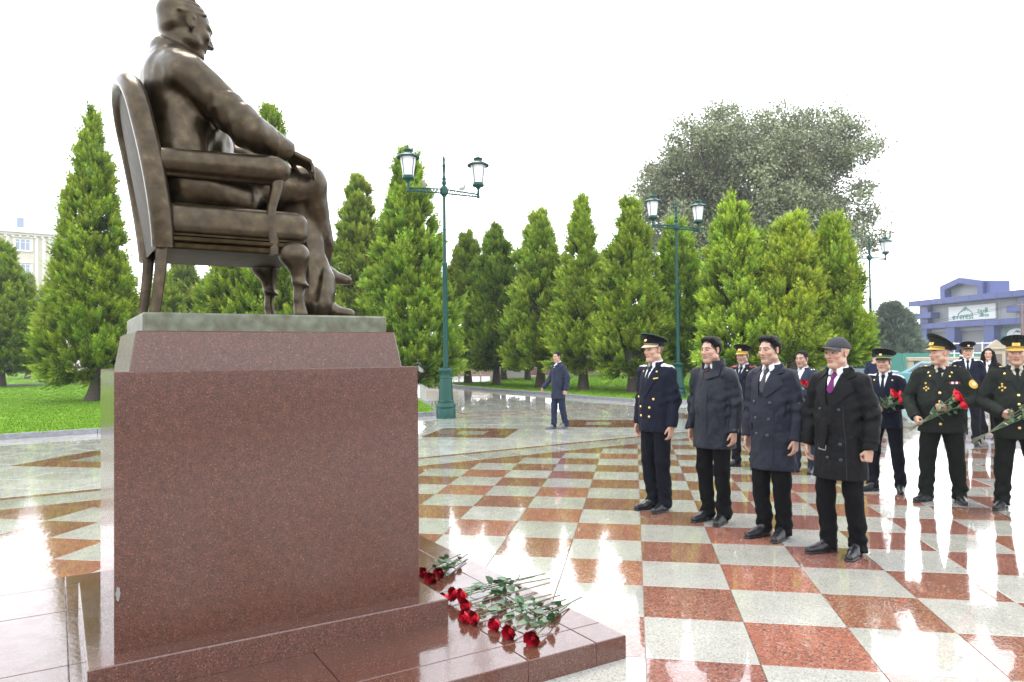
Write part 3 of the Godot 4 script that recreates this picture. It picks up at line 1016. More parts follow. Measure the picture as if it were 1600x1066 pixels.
	for z in [-0.27, -0.93]:
		var am := Field.new(Vector3(-0.66, 2.60, z - 0.13), Vector3(0.2, 2.86, z + 0.13), 0.012)
		am.cone(V.call(-0.54, 2.70, z), V.call(0.02, 2.715, z), 0.068, 0.078, 0.02, Vector3(1, 1, 1.15))
		am.cone(V.call(0.0, 2.735, z), V.call(0.055, 2.715, z), 0.06, 0.058, 0.02)
		am.cone(V.call(-0.56, 2.635, z), V.call(0.03, 2.645, z), 0.02, 0.02, 0.008)
		var mm := MB.new()
		am.build(mm)
		obj("armrest", mm, bz, s)
		var po := MB.new()
		po.tube([V.call(0.035, 2.66, z), V.call(0.03, 2.60, z), V.call(0.005, 2.50, z), V.call(0.0, 2.40, z), V.call(0.015, 2.30, z), V.call(0.02, 2.235, z)], [0.040, 0.034, 0.027, 0.028, 0.034, 0.036], 12, true, 1.0, Vector3(0, 0, 1))
		obj("arm_post", po, bz, s)
		var lg := Field.new(Vector3(-0.02, 1.885, z - 0.13), Vector3(0.30, 2.34, z + 0.13), 0.0105)
		lg.ell(V.call(0.125, 2.245, z), Vector3(0.088, 0.075, 0.07), 0.02)
		lg.cone(V.call(0.14, 2.22, z), V.call(0.155, 2.10, z), 0.068, 0.036, 0.03)
		lg.cone(V.call(0.155, 2.10, z), V.call(0.150, 1.99, z), 0.034, 0.026, 0.02)
		lg.ell(V.call(0.168, 2.075, z), Vector3(0.05, 0.016, 0.045), 0.02, Basis(Vector3.BACK, -0.3))
		lg.cone(V.call(0.152, 1.99, z), V.call(0.165, 1.90, z), 0.027, 0.04, 0.02)
		lg.half(Vector3.DOWN, Vector3(0, 1.891, 0))
		var lm := MB.new()
		lg.build(lm)
		obj("leg", lm, bz, s)
		var rl := MB.new()
		rl.tube([V.call(-0.545, 2.30, z * 0.96 - 0.024), V.call(-0.555, 2.15, z), V.call(-0.57, 2.0, z), V.call(-0.585, 1.892, z)], [0.046, 0.044, 0.040, 0.040], 4, true, 0.85, Vector3(0.72, 0, 0.7))
		obj("leg", rl, bz, s)
	# backrest: curved shield with a moulded frame
	var bend := func(y: float) -> float: return -0.545 - 0.05 * (y - 2.25) - 0.13 * pow(maxf(0.0, y - 2.25), 1.6)
	var outline := []
	for i in 13: outline.append(Vector2(-0.345 + 0.03 * sin(PI * i / 12.0) * -1.0 - (0.0 if i > 3 else 0.0), 2.24 + 0.66 * i / 12.0))
	for i in range(1, 24):
		var a := PI - PI * i / 24.0
		outline.append(Vector2(0.345 * cos(a), 2.90 + 0.275 * pow(sin(a), 0.8)))
	for i in 13: outline.append(Vector2(0.345 + 0.03 * sin(PI * (12 - i) / 12.0), 2.90 - 0.66 * i / 12.0))
	var path := []
	for q in outline: path.append(V.call(bend.call(q.y), q.y, -0.60 + q.x * 0.98))
	var rd := []
	for q in path: rd.append(0.046)
	var fm := MB.new()
	fm.tube(path, rd, 10, true, 1.25, Vector3(-1, 0, 0))
	obj("backrest_frame", fm, bz, s)
	var pn := MB.new()
	for side in [-1.0, 1.0]:
		var rows := []
		for j in 17:
			var y := 2.25 + (3.168 - 2.25) * j / 16.0
			var w := 0.345 + 0.03 * sin(PI * clampf((y - 2.24) / 0.66, 0, 1))
			if y > 2.90: w = 0.345 * pow(maxf(0.0, 1.0 - pow((y - 2.90) / 0.275, 2.5)), 0.5)
			var row := []
			for i in 13:
				var u := -1.0 + 2.0 * i / 12.0
				var bulge := 0.022 + 0.03 * (1.0 - u * u) * sin(PI * j / 16.0)
				row.append(pn.vert(V.call(bend.call(y) + side * bulge, y, -0.60 + u * w * 0.98), Vector3(side, 0.15 * side, -side * u * 0.12).normalized()))
			rows.append(row)
		for j in 16:
			for i in 12: pn.quad(rows[j][i], rows[j][i + 1], rows[j + 1][i + 1], rows[j + 1][i])
	obj("backrest_panel", pn, bd, s)

# ---------------------------------------------------------------- people
func band(mb: MB, c: Vector3, a0: float, a1: float, r0: float, y0: float, r1: float, y1: float, th: float, dip := 0.0, dipdir := 0.0, sx := 1.0) -> void:   # collar: a strip round a neck, open in front
	var n := 22
	var prev := []
	var full := absf(a1 - a0 - 360.0) < 0.1
	for i in n + 1:
		var a := deg_to_rad(lerpf(a0, a1, float(i) / n))
		var d := Vector3(sin(a) * sx, 0, cos(a))
		var dy := -dip * cos(a - deg_to_rad(dipdir))
		var sl := Vector2(y1 - y0, r0 - r1).normalized()
		var nn := (d * sl.x + Vector3.UP * sl.y).normalized()
		var p0 := c + d * r0 + Vector3.UP * (y0 + dy)
		var p1 := c + d * r1 + Vector3.UP * (y1 + dy)
		var now := [mb.vert(p0, nn), mb.vert(p1, nn), mb.vert(p1, (Vector3.UP + nn * 0.3).normalized()), mb.vert(p1 - nn * th, (Vector3.UP - nn * 0.3).normalized()), mb.vert(p1 - nn * th, -nn), mb.vert(p0 - nn * th, -nn)]
		if prev.size():
			mb.quad(prev[0], now[0], now[1], prev[1])
			mb.quad(prev[2], now[2], now[3], prev[3])
			mb.quad(prev[4], now[4], now[5], prev[5])
		if not full and (i == 0 or i == n):
			var t := Vector3(cos(a), 0, -sin(a)) * (-1.0 if i == 0 else 1.0)
			mb.poly([p0, p1, p1 - nn * th, p0 - nn * th], t)
		prev = now

var hand_cache := {}
func hand(kind: String) -> MB:
	if hand_cache.has(kind): return hand_cache[kind]
	var f := Field.new(Vector3(-0.065, -0.05, -0.05), Vector3(0.085, 0.215, 0.095), 0.0046)
	f.cone(Vector3(0, -0.04, 0), Vector3(0, 0.005, 0), 0.027, 0.025, 0.01, Vector3(1, 1, 1.2))
	f.rbox(Vector3(0, 0.055, 0.0), Vector3(0.040, 0.048, 0.014), 0.013, 0.012)
	f.ell(Vector3(0.022, 0.035, 0.009), Vector3(0.020, 0.034, 0.014), 0.012)
	var curl := {"relaxed": [18.0, 28.0, 18.0], "rest": [10.0, 22.0, 16.0], "grip": [62.0, 78.0, 48.0], "fist": [72.0, 92.0, 62.0]}[kind] as Array
	var xs := [0.030, 0.010, -0.010, -0.029]
	var ln := [0.074, 0.082, 0.076, 0.060]
	for k in 4:
		var p := Vector3(xs[k], 0.088 - absf(k - 1.2) * 0.004, 0.0)
		var a := 0.0
		var fan: float = (xs[k]) * (1.6 if kind == "rest" else 0.9)
		for j in 3:
			a += deg_to_rad(float(curl[j]) * (1.0 + 0.12 * k))
			var q: Vector3 = p + Vector3(fan * 0.5 * cos(a), cos(a), sin(a)).normalized() * float(ln[k]) * [0.45, 0.31, 0.24][j]
			var r: float = [0.0094, 0.0086, 0.0078, 0.0068][j]
			f.cone(p, q, r, r - 0.0008, 0.004)
			p = q
	var th := [Vector3(0.030, 0.018, 0.006), Vector3(0.054, 0.050, 0.018), Vector3(0.058, 0.080, 0.030)] if kind in ["relaxed", "rest"] else [Vector3(0.030, 0.018, 0.008), Vector3(0.048, 0.052, 0.034), Vector3(0.026, 0.078, 0.050)]
	f.cone(th[0], th[1], 0.0145, 0.011, 0.01)
	f.cone(th[1], th[2], 0.0108, 0.0085, 0.004)
	var m := MB.new()
	m.use_col = true
	f.build(m, Transform3D(), func(p: Vector3) -> Color: return Color(0.92, 0.9, 0.9) if p.y < 0.1 else Color(1.0, 0.9, 0.88))
	hand_cache[kind] = m
	return m
func hand_to(mb: MB, kind: String, wrist: Vector3, dir: Vector3, palm: Vector3, sc: float, left: bool) -> void:
	var y := dir.normalized()
	var z := (palm - y * palm.dot(y)).normalized()
	var x := y.cross(z)
	if left: x = -x
	mb.add(hand(kind), Transform3D(Basis(x * sc, y * sc, z * sc), wrist))

# face: chin at -0.118, crown at +0.125, looking along +z
func head_mesh(o: Dictionary) -> MB:
	var jaw: float = o.get("jaw", 1.0)
	var long: float = o.get("long", 1.0)
	var cell: float = o.get("cell", 0.005)
	var smile: float = o.get("smile", 0.0)
	var nose: float = o.get("nose", 1.0)
	var f := Field.new(Vector3(-0.105, -0.215, -0.135), Vector3(0.105, 0.145, 0.14), cell)
	f.ell(Vector3(0, 0.034, -0.012), Vector3(0.077, 0.094, 0.098), 0.02)
	f.ell(Vector3(0, -0.035 * long, 0.022), Vector3(0.060 * jaw, 0.082 * long, 0.070), 0.03)
	f.cone(Vector3(-0.014, -0.098 * long, 0.066), Vector3(0.014, -0.098 * long, 0.066), 0.021, 0.021, 0.02)
	for s in [-1.0, 1.0]:
		f.ell(Vector3(s * 0.050 * jaw, -0.062 * long, 0.012), Vector3(0.022 * jaw, 0.026, 0.034), 0.025)
		f.ell(Vector3(s * 0.042, -0.018, 0.062), Vector3(0.025, 0.022, 0.022), 0.018)
		f.cone(Vector3(s * 0.016, 0.030, 0.086), Vector3(s * 0.048, 0.028, 0.066), 0.012, 0.011, 0.012)
	f.cone(Vector3(0, 0.015, 0.088), Vector3(0, -0.026, 0.108 * (0.5 + 0.5 * nose)), 0.0085, 0.0125 * nose, 0.012)
	for s in [-1.0, 1.0]:
		f.ell(Vector3(s * 0.0115 * nose, -0.030, 0.096), Vector3(0.0085, 0.0075, 0.011), 0.008)
		f.ell(Vector3(s * 0.032, 0.010, 0.104), Vector3(0.018, 0.0125, 0.018), 0.014, Basis(), true)
		f.ell(Vector3(s * 0.0315, 0.009, 0.0775), Vector3(0.0145, 0.0105, 0.0125), 0.004)
	f.cone(Vector3(-0.020, -0.0555 * long + smile * 0.004, 0.082), Vector3(0.020, -0.0555 * long + smile * 0.004, 0.082), 0.006, 0.006, 0.008)
	f.cone(Vector3(0, -0.053 * long, 0.088), Vector3(0, -0.053 * long, 0.086), 0.007, 0.007, 0.008)
	f.cone(Vector3(-0.016, -0.066 * long, 0.083), Vector3(0.016, -0.066 * long, 0.083), 0.0075, 0.0075, 0.008)
	f.ell(Vector3(0, -0.0605 * long, 0.0955), Vector3(0.024 + 0.008 * smile, 0.0022, 0.008), 0.004, Basis(), true)
	f.ell(Vector3(0, -0.080 * long, 0.096), Vector3(0.02, 0.006, 0.012), 0.01, Basis(), true)
	for s in [-1.0, 1.0]:
		var eb := Basis(Vector3.UP, s * 0.35) * Basis(Vector3.RIGHT, -0.15)
		f.ell(Vector3(s * 0.080, 0.002, -0.006), Vector3(0.009, 0.032, 0.019), 0.006, eb)
		f.ell(Vector3(s * 0.089, 0.004, 0.000), Vector3(0.006, 0.018, 0.009), 0.005, eb, true)
	if o.get("old", false):      # swept back hair and heavier folds for the bronze head
		f.ell(Vector3(0, 0.045, -0.03), Vector3(0.082, 0.088, 0.094), 0.012)
		f.ell(Vector3(0, -0.022, -0.070), Vector3(0.066, 0.04, 0.03), 0.03)
		for s in [-1.0, 1.0]:
			for k in 4: f.cone(Vector3(s * 0.068, 0.066 + 0.013 * k, 0.045 - 0.018 * k), Vector3(s * (0.079 - 0.007 * k), 0.030 + 0.022 * k, -0.06), 0.0045, 0.006, 0.010)
	f.cone(Vector3(0, -0.07, -0.022), Vector3(0, -0.21, -0.045), 0.058, 0.064, 0.02)
	f.ell(Vector3(0, -0.10, 0.02), Vector3(0.042 * jaw, 0.024, 0.05), 0.03)
	var hairc: Color = o.get("hair", Color(0.03, 0.025, 0.02))
	var stub: float = o.get("stubble", 0.25)
	var grey: float = o.get("side", 1.0)
	var gaze: float = o.get("gaze", 0.0)
	var paint := func(p: Vector3) -> Color:
		var c := Color(1, 1, 1)
		var ax := absf(p.x)
		if p.z > 0.03:
			# lips
			var lm := absf(p.y + 0.0605 * long + (smile * 0.0 - ax * 0.1 * smile))
			if lm < 0.012 and ax < 0.024: c = Color(0.86, 0.62, 0.60)
			if lm < 0.0034 and ax < 0.026: c = Color(0.35, 0.2, 0.19)
			# stubble
			if p.y < -0.03 and not (lm < 0.012 and ax < 0.024):
				var w := clampf((-0.03 - p.y) * 25.0, 0.0, 1.0) * stub
				c = c.lerp(Color(0.55, 0.56, 0.6), w)
			# cheeks and nose warmer
			if p.y > -0.045 and p.y < 0.005 and p.z > 0.06: c = c.lerp(Color(1.0, 0.86, 0.82), 0.5)
			var dx := ax - 0.0315
			var be := p.y - 0.0335 + dx * dx * 12.0 + 0.05 * dx
			if absf(be) < 0.0042 and ax > 0.010 and ax < 0.054: c = Color(hairc.r * 1.6, hairc.g * 1.6, hairc.b * 1.6) / 0.42
			var ey := p.y - 0.009
			if absf(dx) < 0.0135 and absf(ey) < 0.0058 * (1.0 - dx * dx / 0.0002) + 0.0012 and p.z > 0.062:
				c = Color(1.5, 1.75, 2.1)
				if absf(p.x - (0.0315 * signf(p.x) + gaze * 0.005)) < 0.0062: c = Color(0.07, 0.06, 0.06)
			elif absf(dx) < 0.016 and ey > 0.003 and ey < 0.009 and p.z > 0.06: c = Color(0.62, 0.5, 0.46)
			elif absf(dx) < 0.016 and ey < -0.003 and ey > -0.014 and p.z > 0.06: c = c.lerp(Color(0.72, 0.6, 0.6), 0.6)
		if ax > 0.079: c = Color(1.02, 0.78, 0.72)
		elif p.y - p.z > -0.02 + o.get("hairline", 0.0) and p.y > -0.085 and (ax > 0.052 or p.z < -0.03 or p.y > 0.07) and p.z < 0.075:
			if o.get("shaved", false): c = c.lerp(Color(0.55, 0.55, 0.58), 0.35)
			else: c = (hairc * grey) / 0.42
		c.a = 1.0
		return c
	var m := MB.new()
	m.use_col = true
	if o.get("plain", false): f.build(m)
	else: f.build(m, Transform3D(), paint)
	return m
func hair_mesh(o: Dictionary) -> MB:
	var top: float = o.get("top", 0.012)
	var f := Field.new(Vector3(-0.115, -0.14, -0.14), Vector3(0.115, 0.17, 0.12), 0.0055)
	f.ell(Vector3(0, 0.036, -0.014), Vector3(0.0810, 0.097 + top * 0.6, 0.1025), 0.01)
	f.ell(Vector3(0, 0.072, -0.006), Vector3(0.073, 0.058 + top, 0.095), 0.015)
	if o.get("quiff", 0.0) > 0.0:
		var q: float = o.quiff
		f.cone(Vector3(-0.042, 0.106, 0.040), Vector3(0.045, 0.104, 0.038), 0.021 + q, 0.021 + q, 0.03)
		f.cone(Vector3(0.05, 0.100, 0.05), Vector3(0.07, 0.06, -0.02), 0.018 + q * 0.6, 0.018, 0.02)
		f.cone(Vector3(-0.05, 0.100, 0.05), Vector3(-0.07, 0.06, -0.02), 0.018 + q * 0.6, 0.018, 0.02)
	f.rumple(noise(FastNoiseLite.TYPE_SIMPLEX_SMOOTH, 1.0, 91, 2), func(p: Vector3) -> float: return 0.0035, Vector3(90, 40, 22))
	f.half(Vector3(0, -0.55, 1).normalized(), Vector3(0, 0.0 + o.get("line", 0.0), 0.018))
	f.half(Vector3(0, -0.3, 1).normalized(), Vector3(0, 0.085, 0.0665))
	for s in [-1.0, 1.0]:
		f.ell(Vector3(s * 0.085, 0.000, 0.0), Vector3(0.03, 0.036, 0.026), 0.006, Basis(), true)
		f.half(Vector3(0, -1, 0.55).normalized(), Vector3(0, -0.088, -0.08))
	var m := MB.new()
	f.build(m)
	return m

var shoe_mesh: ArrayMesh
func shoe() -> ArrayMesh:
	if shoe_mesh: return shoe_mesh
	var f := Field.new(Vector3(-0.07, -0.01, -0.12), Vector3(0.07, 0.14, 0.23), 0.0065)
	f.cone(Vector3(0.004, 0.030, 0.165), Vector3(0, 0.040, 0.06), 0.032, 0.043, 0.02, Vector3(1, 1.15, 1))
	f.cone(Vector3(0, 0.042, 0.06), Vector3(0, 0.050, -0.055), 0.043, 0.038, 0.02)
	f.cone(Vector3(0, 0.06, 0.03), Vector3(0, 0.115, -0.04), 0.036, 0.046, 0.02)
	f.cone(Vector3(0.002, 0.008, 0.162), Vector3(0, 0.008, 0.05), 0.038, 0.046, 0.004, Vector3(1, 3.2, 1))
	f.cone(Vector3(0, 0.014, -0.04), Vector3(0, 0.014, -0.06), 0.040, 0.038, 0.004, Vector3(1, 2.2, 1))
	f.half(Vector3.DOWN, Vector3(0, 0.0, 0))
	var m := MB.new()
	f.build(m)
	for k in 4:
		m.tube([Vector3(-0.018, 0.086 - 0.007 * k, 0.030 + 0.014 * k), Vector3(0, 0.094 - 0.008 * k, 0.034 + 0.014 * k), Vector3(0.018, 0.086 - 0.007 * k, 0.030 + 0.014 * k)], [0.0028, 0.0028, 0.0028], 5)
	shoe_mesh = m.mesh()
	return shoe_mesh
func knee(hip: Vector3, ank: Vector3, fwd: Vector3, l1 := 0.425, l2 := 0.414) -> Vector3:
	var d := ank - hip
	var dl := minf(d.length(), l1 + l2 - 0.0015)
	var a := (l1 * l1 - l2 * l2 + dl * dl) / (2.0 * dl)
	var hh := sqrt(maxf(0.0, l1 * l1 - a * a))
	var n := d.normalized()
	var b := (fwd - n * fwd.dot(n)).normalized()
	return hip + n * a + b * hh

# a dressed figure 1.75 m tall, facing +z, left hand at +x; returns what later parts need
func person(o: Dictionary) -> Dictionary:
	var s: float = o.get("s", 1.0)
	var root := thing("person", o.label, "person", o.at, deg_to_rad(o.yaw), o.get("group", ""))
	root.scale = Vector3.ONE * s
	var g: float = o.get("girth", 1.0)
	var cs: float = o.get("cell", 0.0125)
	var lean: float = o.get("lean", 0.0)
	var lx := func(y: float) -> float: return lean * maxf(0.0, y - 0.95)     # forward lean
	var arms: Array = o.get("arms", [[], []])
	var AR := []
	for k in 2:
		var sx := 1.0 if k == 0 else -1.0
		if arms[k].size(): AR.append(arms[k])
		else: AR.append([Vector3(sx * (0.226 + 0.02 * (g - 1.0) * 6.0), 1.135, -0.03), Vector3(sx * (0.234 + 0.02 * (g - 1.0) * 6.0), 0.875, 0.02), Vector3(-sx * 0.03, -1, 0.10), Vector3(-sx, 0, 0.1), "relaxed"])
	var feet: Array = o.get("feet", [[0.10, 0.0, 8.0], [-0.10, 0.0, -8.0]])
	# --- trousers and shoes
	var tf := Field.new(Vector3(-0.34, 0.02, -0.42), Vector3(0.34, 1.04, 0.42), cs)
	var tw: float = o.get("leg", 1.0)
	var anks := []
	for k in 2:
		var sx := 1.0 if k == 0 else -1.0
		var hip := Vector3(sx * 0.088, 0.925, -0.005)
		var ft: Array = feet[k]
		var lift: float = ft[3] if ft.size() > 3 else 0.0
		var ank := Vector3(ft[0], 0.09 + lift, ft[1] - 0.035)
		anks.append([ank, ft])
		var fw := Vector3(sin(deg_to_rad(ft[2])), 0, cos(deg_to_rad(ft[2])))
		var kn := knee(hip, ank, fw)
		var nar: float = o.get("narrow", 1.0)
		tf.cone(hip, kn, 0.100 * tw, 0.074 * tw, 0.03)
		tf.cone(kn, ank + Vector3(0, -0.01, 0), 0.074 * tw, 0.063 * tw * nar, 0.02)
		tf.cone(ank + Vector3(0, 0.05, 0.0), ank + fw * 0.018 + Vector3(0, -0.045, 0), 0.064 * tw * nar, 0.066 * tw * nar, 0.015, Vector3.ONE, true)
	tf.cone(Vector3(-0.05, 0.985, -0.01), Vector3(0.05, 0.985, -0.01), 0.115 * g, 0.115 * g, 0.04)
	var rum := noise(FastNoiseLite.TYPE_SIMPLEX_SMOOTH, 1.0, 100 + int(o.at.x * 10.0), 3)
	tf.rumple(rum, func(p: Vector3) -> float: return 0.016 if p.y < 0.28 else 0.012, Vector3(9, 6, 9))
	for iz in tf.nz:      # stacked breaks above the shoe and the pressed crease
		for iy in tf.ny:
			var y := tf.o.y + iy * cs
			if y > 0.62: continue
			var i := (iz * tf.ny + iy) * tf.nx
			for ix in tf.nx:
				if absf(tf.d[i]) < 0.04:
					var x := tf.o.x + ix * cs
					tf.d[i] += 0.006 * sin(y * 62.0 + x * 35.0 * signf(x) + rum.seed) * clampf((0.34 - y) * 5.0, 0.0, 1.0) + 0.004 * sin(y * 26.0 + x * 30.0) * clampf((0.62 - y) * 5.0, 0.0, 1.0)
				i += 1
	var tm := MB.new()
	tf.build(tm)
	obj("trousers", tm, o.trousers, root)
	for k in 2:
		if o.has("heels"): break
		var so := MeshInstance3D.new()
		so.name = "shoe"
		so.mesh = shoe()
		so.material_override = o.get("shoe", mats["black leather"])
		var ft: Array = anks[k][1]
		so.transform = Transform3D(Basis(Vector3.UP, deg_to_rad(ft[2])) * Basis(Vector3.RIGHT, deg_to_rad(ft[4] if ft.size() > 4 else 0.0)), Vector3(anks[k][0].x, anks[k][0].y - 0.09, anks[k][0].z + 0.035))
		root.add_child(so, true)
	# --- jacket or coat
	var hem: float = o.get("hem", 0.80)
	var fl: float = o.get("flare", 1.0)
	var bulk: float = o.get("bulk", 1.0)
	var jf := Field.new(Vector3(-0.43, hem - 0.03, -0.30), Vector3(0.43, 1.56, 0.40), cs)
	var fwd := func(v: Vector3) -> Vector3: return v + Vector3(0, 0, lx.call(v.y))
	var zq := 1.42 / (0.4 + 0.6 * g)
	jf.cone(fwd.call(Vector3(0, 1.455 - 0.177 * bulk, -0.008)), fwd.call(Vector3(0, 1.16, 0.0)), 0.177 * bulk, 0.168 * g * bulk, 0.04, Vector3(1, 1, zq))
	jf.cone(fwd.call(Vector3(0, 1.16, 0.0)), fwd.call(Vector3(0, 1.04, 0.004)), 0.168 * g * bulk, 0.168 * g * bulk, 0.04, Vector3(1, 1, zq))
	jf.cone(fwd.call(Vector3(0, 1.04, 0.004)), Vector3(0, hem - 0.02, 0.0), 0.168 * g * bulk, (0.182 + 0.02 * fl) * (0.35 + 0.65 * g), 0.05, Vector3(1, 1, 1.34 / (0.4 + 0.6 * g)))
	if g > 1.12: jf.ell(fwd.call(Vector3(0, 1.06, 0.05)), Vector3(0.15 * g, 0.16, 0.135 * g), 0.06)
	jf.cone(fwd.call(Vector3(-0.135 * bulk, 1.392, -0.015)), fwd.call(Vector3(0.135 * bulk, 1.392, -0.015)), 0.062, 0.062, 0.04)
	for sx in [-1.0, 1.0]:
		jf.cone(fwd.call(Vector3(sx * 0.035, 1.442, -0.035)), fwd.call(Vector3(sx * 0.150 * bulk, 1.405, -0.015)), 0.046, 0.042, 0.025)
	jf.cone(fwd.call(Vector3(0, 1.435, -0.032)), fwd.call(Vector3(0, 1.38, -0.015)), 0.052, 0.09, 0.03)
	jf.keep()
	for k in 2:
		var sx := 1.0 if k == 0 else -1.0
		var A: Array = AR[k]
		var sh: Vector3 = fwd.call(Vector3(sx * 0.172 * bulk, 1.385, -0.012))
		var w: float = o.get("sleeve", 1.0)
		jf.cone(sh, A[0], 0.070 * w, 0.060 * w, 0.03)
		var e: Vector3 = A[1] + (A[1] - A[0]).normalized() * 0.022
		jf.cone(A[0], e, 0.060 * w, 0.050 * w, 0.02, Vector3.ONE, true)
	jf.rumple(rum, func(p: Vector3) -> float: return 0.017, Vector3(7, 5, 7))
	for iz in jf.nz:      # folds at the elbows
		for iy in jf.ny:
			var i := (iz * jf.ny + iy) * jf.nx
			for ix in jf.nx:
				if absf(jf.d[i]) < 0.03:
					var p := jf.o + Vector3(ix, iy, iz) * cs
					for k in 2:
						var q: float = 1.0 - (p - AR[k][0]).length() / 0.20
						if q > 0.0: jf.d[i] += 0.007 * q * sin(p.y * 70.0 + p.z * 45.0)
				i += 1
	var hz: float = o.get("hemwave", 0.0)
	jf.half(Vector3.DOWN, Vector3(0, hem, 0))
	var jm := MB.new()
	jf.build(jm)
	var jn := obj(o.get("garment", "jacket"), jm, o.cloth, root)
	# --- body: head and neck, hands, and the limbs under the clothes, one mesh
	var HX: Transform3D = Transform3D(Basis(Vector3.UP, deg_to_rad(o.get("hyaw", 0.0))) * Basis(Vector3.RIGHT, deg_to_rad(o.get("hpitch", 0.0))), fwd.call(Vector3(0, 1.614, 0.018)))
	var hs: float = o.get("headscale", 1.03) * 0.94
	HX = HX * Transform3D(Basis.from_scale(Vector3.ONE * hs), Vector3.ZERO)
	var bm := MB.new()
	bm.use_col = true
	bm.add(head_mesh(o.head), HX)
	var bf := Field.new(Vector3(-0.45, 0.05, -0.42), Vector3(0.45, 1.56, 0.5), 0.024)
	bf.cone(fwd.call(Vector3(0, 1.36, -0.02)), Vector3(0, 0.98, -0.01), 0.135, 0.12, 0.03, Vector3(1, 1, 1.5))
	bf.cone(fwd.call(Vector3(0, 1.53, -0.02)), fwd.call(Vector3(0, 1.36, -0.03)), 0.052, 0.06, 0.03)
	for k in 2:
		var sx := 1.0 if k == 0 else -1.0
		var A: Array = AR[k]
		bf.cone(fwd.call(Vector3(sx * 0.155, 1.375, -0.01)), A[0], 0.045, 0.038, 0.03)
		bf.cone(A[0], A[1], 0.04, 0.03, 0.02)
		var hip := Vector3(sx * 0.088, 0.925, -0.005)
		var fa := deg_to_rad(anks[k][1][2])
		var kn := knee(hip, anks[k][0], Vector3(sin(fa), 0, cos(fa)))
		bf.cone(hip, kn, 0.06, 0.042, 0.02)
		bf.cone(kn, anks[k][0], 0.042, 0.03, 0.01)
	bf.build(bm)
	for k in 2:
		var A: Array = AR[k]
		hand_to(bm, A[4], A[1] + (A[1] - A[0]).normalized() * 0.012, A[2], A[3], 0.94, k == 0)
	obj("body", bm, skin(o.get("skin", 1.0)), root)
	var hair: Variant = o.get("hairm", null)
	if hair != null:
		var hm := obj("hair", hair_mesh(hair), o.hairmat, root)
		hm.transform = HX
	return {"root": root, "jf": jf, "HX": HX, "jacket": jn, "front": Transform3D(Basis(), Vector3(0, 0, 0.42)), "AR": AR, "fwd": fwd}
func skin(tone: float) -> StandardMaterial3D:
	var k := "skin %.2f" % tone
	return mat(k, Color(0.36 * tone, 0.215 * tone * (0.9 + 0.1 * tone), 0.152 * tone), 0.45, {"vertex_color_use_as_albedo": true, "subsurf_scatter_enabled": true, "subsurf_scatter_strength": 0.08})
func dr(P: Dictionary, called: String, pg: Array, lift: float, mt: Material, parent: Node = null, th := 0.006) -> MeshInstance3D:
	var mb := MB.new()
	drape(mb, P.jf, pv(pg), P.front, lift, th)
	return obj(called, mb, mt, parent if parent else P.root)
func mirror(pg: Array) -> Array:
	var r := []
	for i in range(0, pg.size(), 2):
		r.append(-pg[i])
		r.append(pg[i + 1])
	return r
var btn_mesh: ArrayMesh
func btn(P: Dictionary, x: float, y: float, r: float, mt: Material, snapped := true, called := "button") -> void:
	if btn_mesh == null:
		var m := MB.new()
		m.lathe([Vector2(1.0, -0.1), Vector2(1.0, 0.15), Vector2(0.8, 0.42), Vector2(0.45, 0.58), Vector2(0.0, 0.62)], Transform3D(), 10)
		btn_mesh = m.mesh()
	var q: Vector3 = P.jf.hit(P.front * Vector3(x, y, 0), Vector3(0, 0, -1), 0.7, snapped)
	var g: Vector3 = P.jf.grad(q, snapped)
	var up := g
	var xx := up.cross(Vector3.FORWARD).normalized() if absf(up.z) < 0.95 else Vector3.RIGHT
	var zz := xx.cross(up).normalized()
	xx = up.cross(zz).normalized()
	var o := MeshInstance3D.new()
	o.name = called
	o.mesh = btn_mesh
	o.material_override = mt
	o.transform = Transform3D(Basis(xx * r, up * r, zz * r), q + g * 0.006)
	P.root.add_child(o, true)
func shirt_tie(P: Dictionary, shirt: Material, tie: Material, bottom: float, w := 0.058, knot := 1.452) -> void:
	dr(P, "shirt", [-w, 1.475, w, 1.475, w * 0.9, 1.42, 0.012, bottom, -0.012, bottom, -w * 0.9, 1.42], 0.004, shirt)
	var mb := MB.new()
	var y := knot
	drape(mb, P.jf, pv([-0.019, y, 0.019, y, 0.022, y - 0.012, 0.013, y - 0.042, -0.013, y - 0.042, -0.022, y - 0.012]), P.front, 0.017, 0.014)
	drape(mb, P.jf, pv([-0.012, y - 0.043, 0.012, y - 0.043, 0.030, bottom + 0.03, 0.012, bottom, -0.012, bottom, -0.030, bottom + 0.03]), P.front, 0.010, 0.008)
	obj("tie", mb, tie, P.root)
	var c := MB.new()
	var base: Vector3 = P.fwd.call(Vector3(0, 1.478, -0.012))
	band(c, base, 14.0, 346.0, 0.078, -0.022, 0.066, 0.034, 0.004, 0.016, 0.0, 0.98)
	# collar points
	for sx in [-1.0, 1.0]:
		var e := [base + Vector3(sx * 0.016, 0.022, 0.072), base + Vector3(sx * 0.055, 0.032, 0.046), base + Vector3(sx * 0.062, -0.012, 0.055), base + Vector3(sx * 0.042, -0.038, 0.082)]
		var n := Vector3(sx * 0.45, 0.25, 0.85).normalized()
		c.poly(e, n)
		var back := []
		for q in e: back.append(q - n * 0.004)
		c.poly(back, -n)
	obj("shirt_collar", c, shirt, P.root)
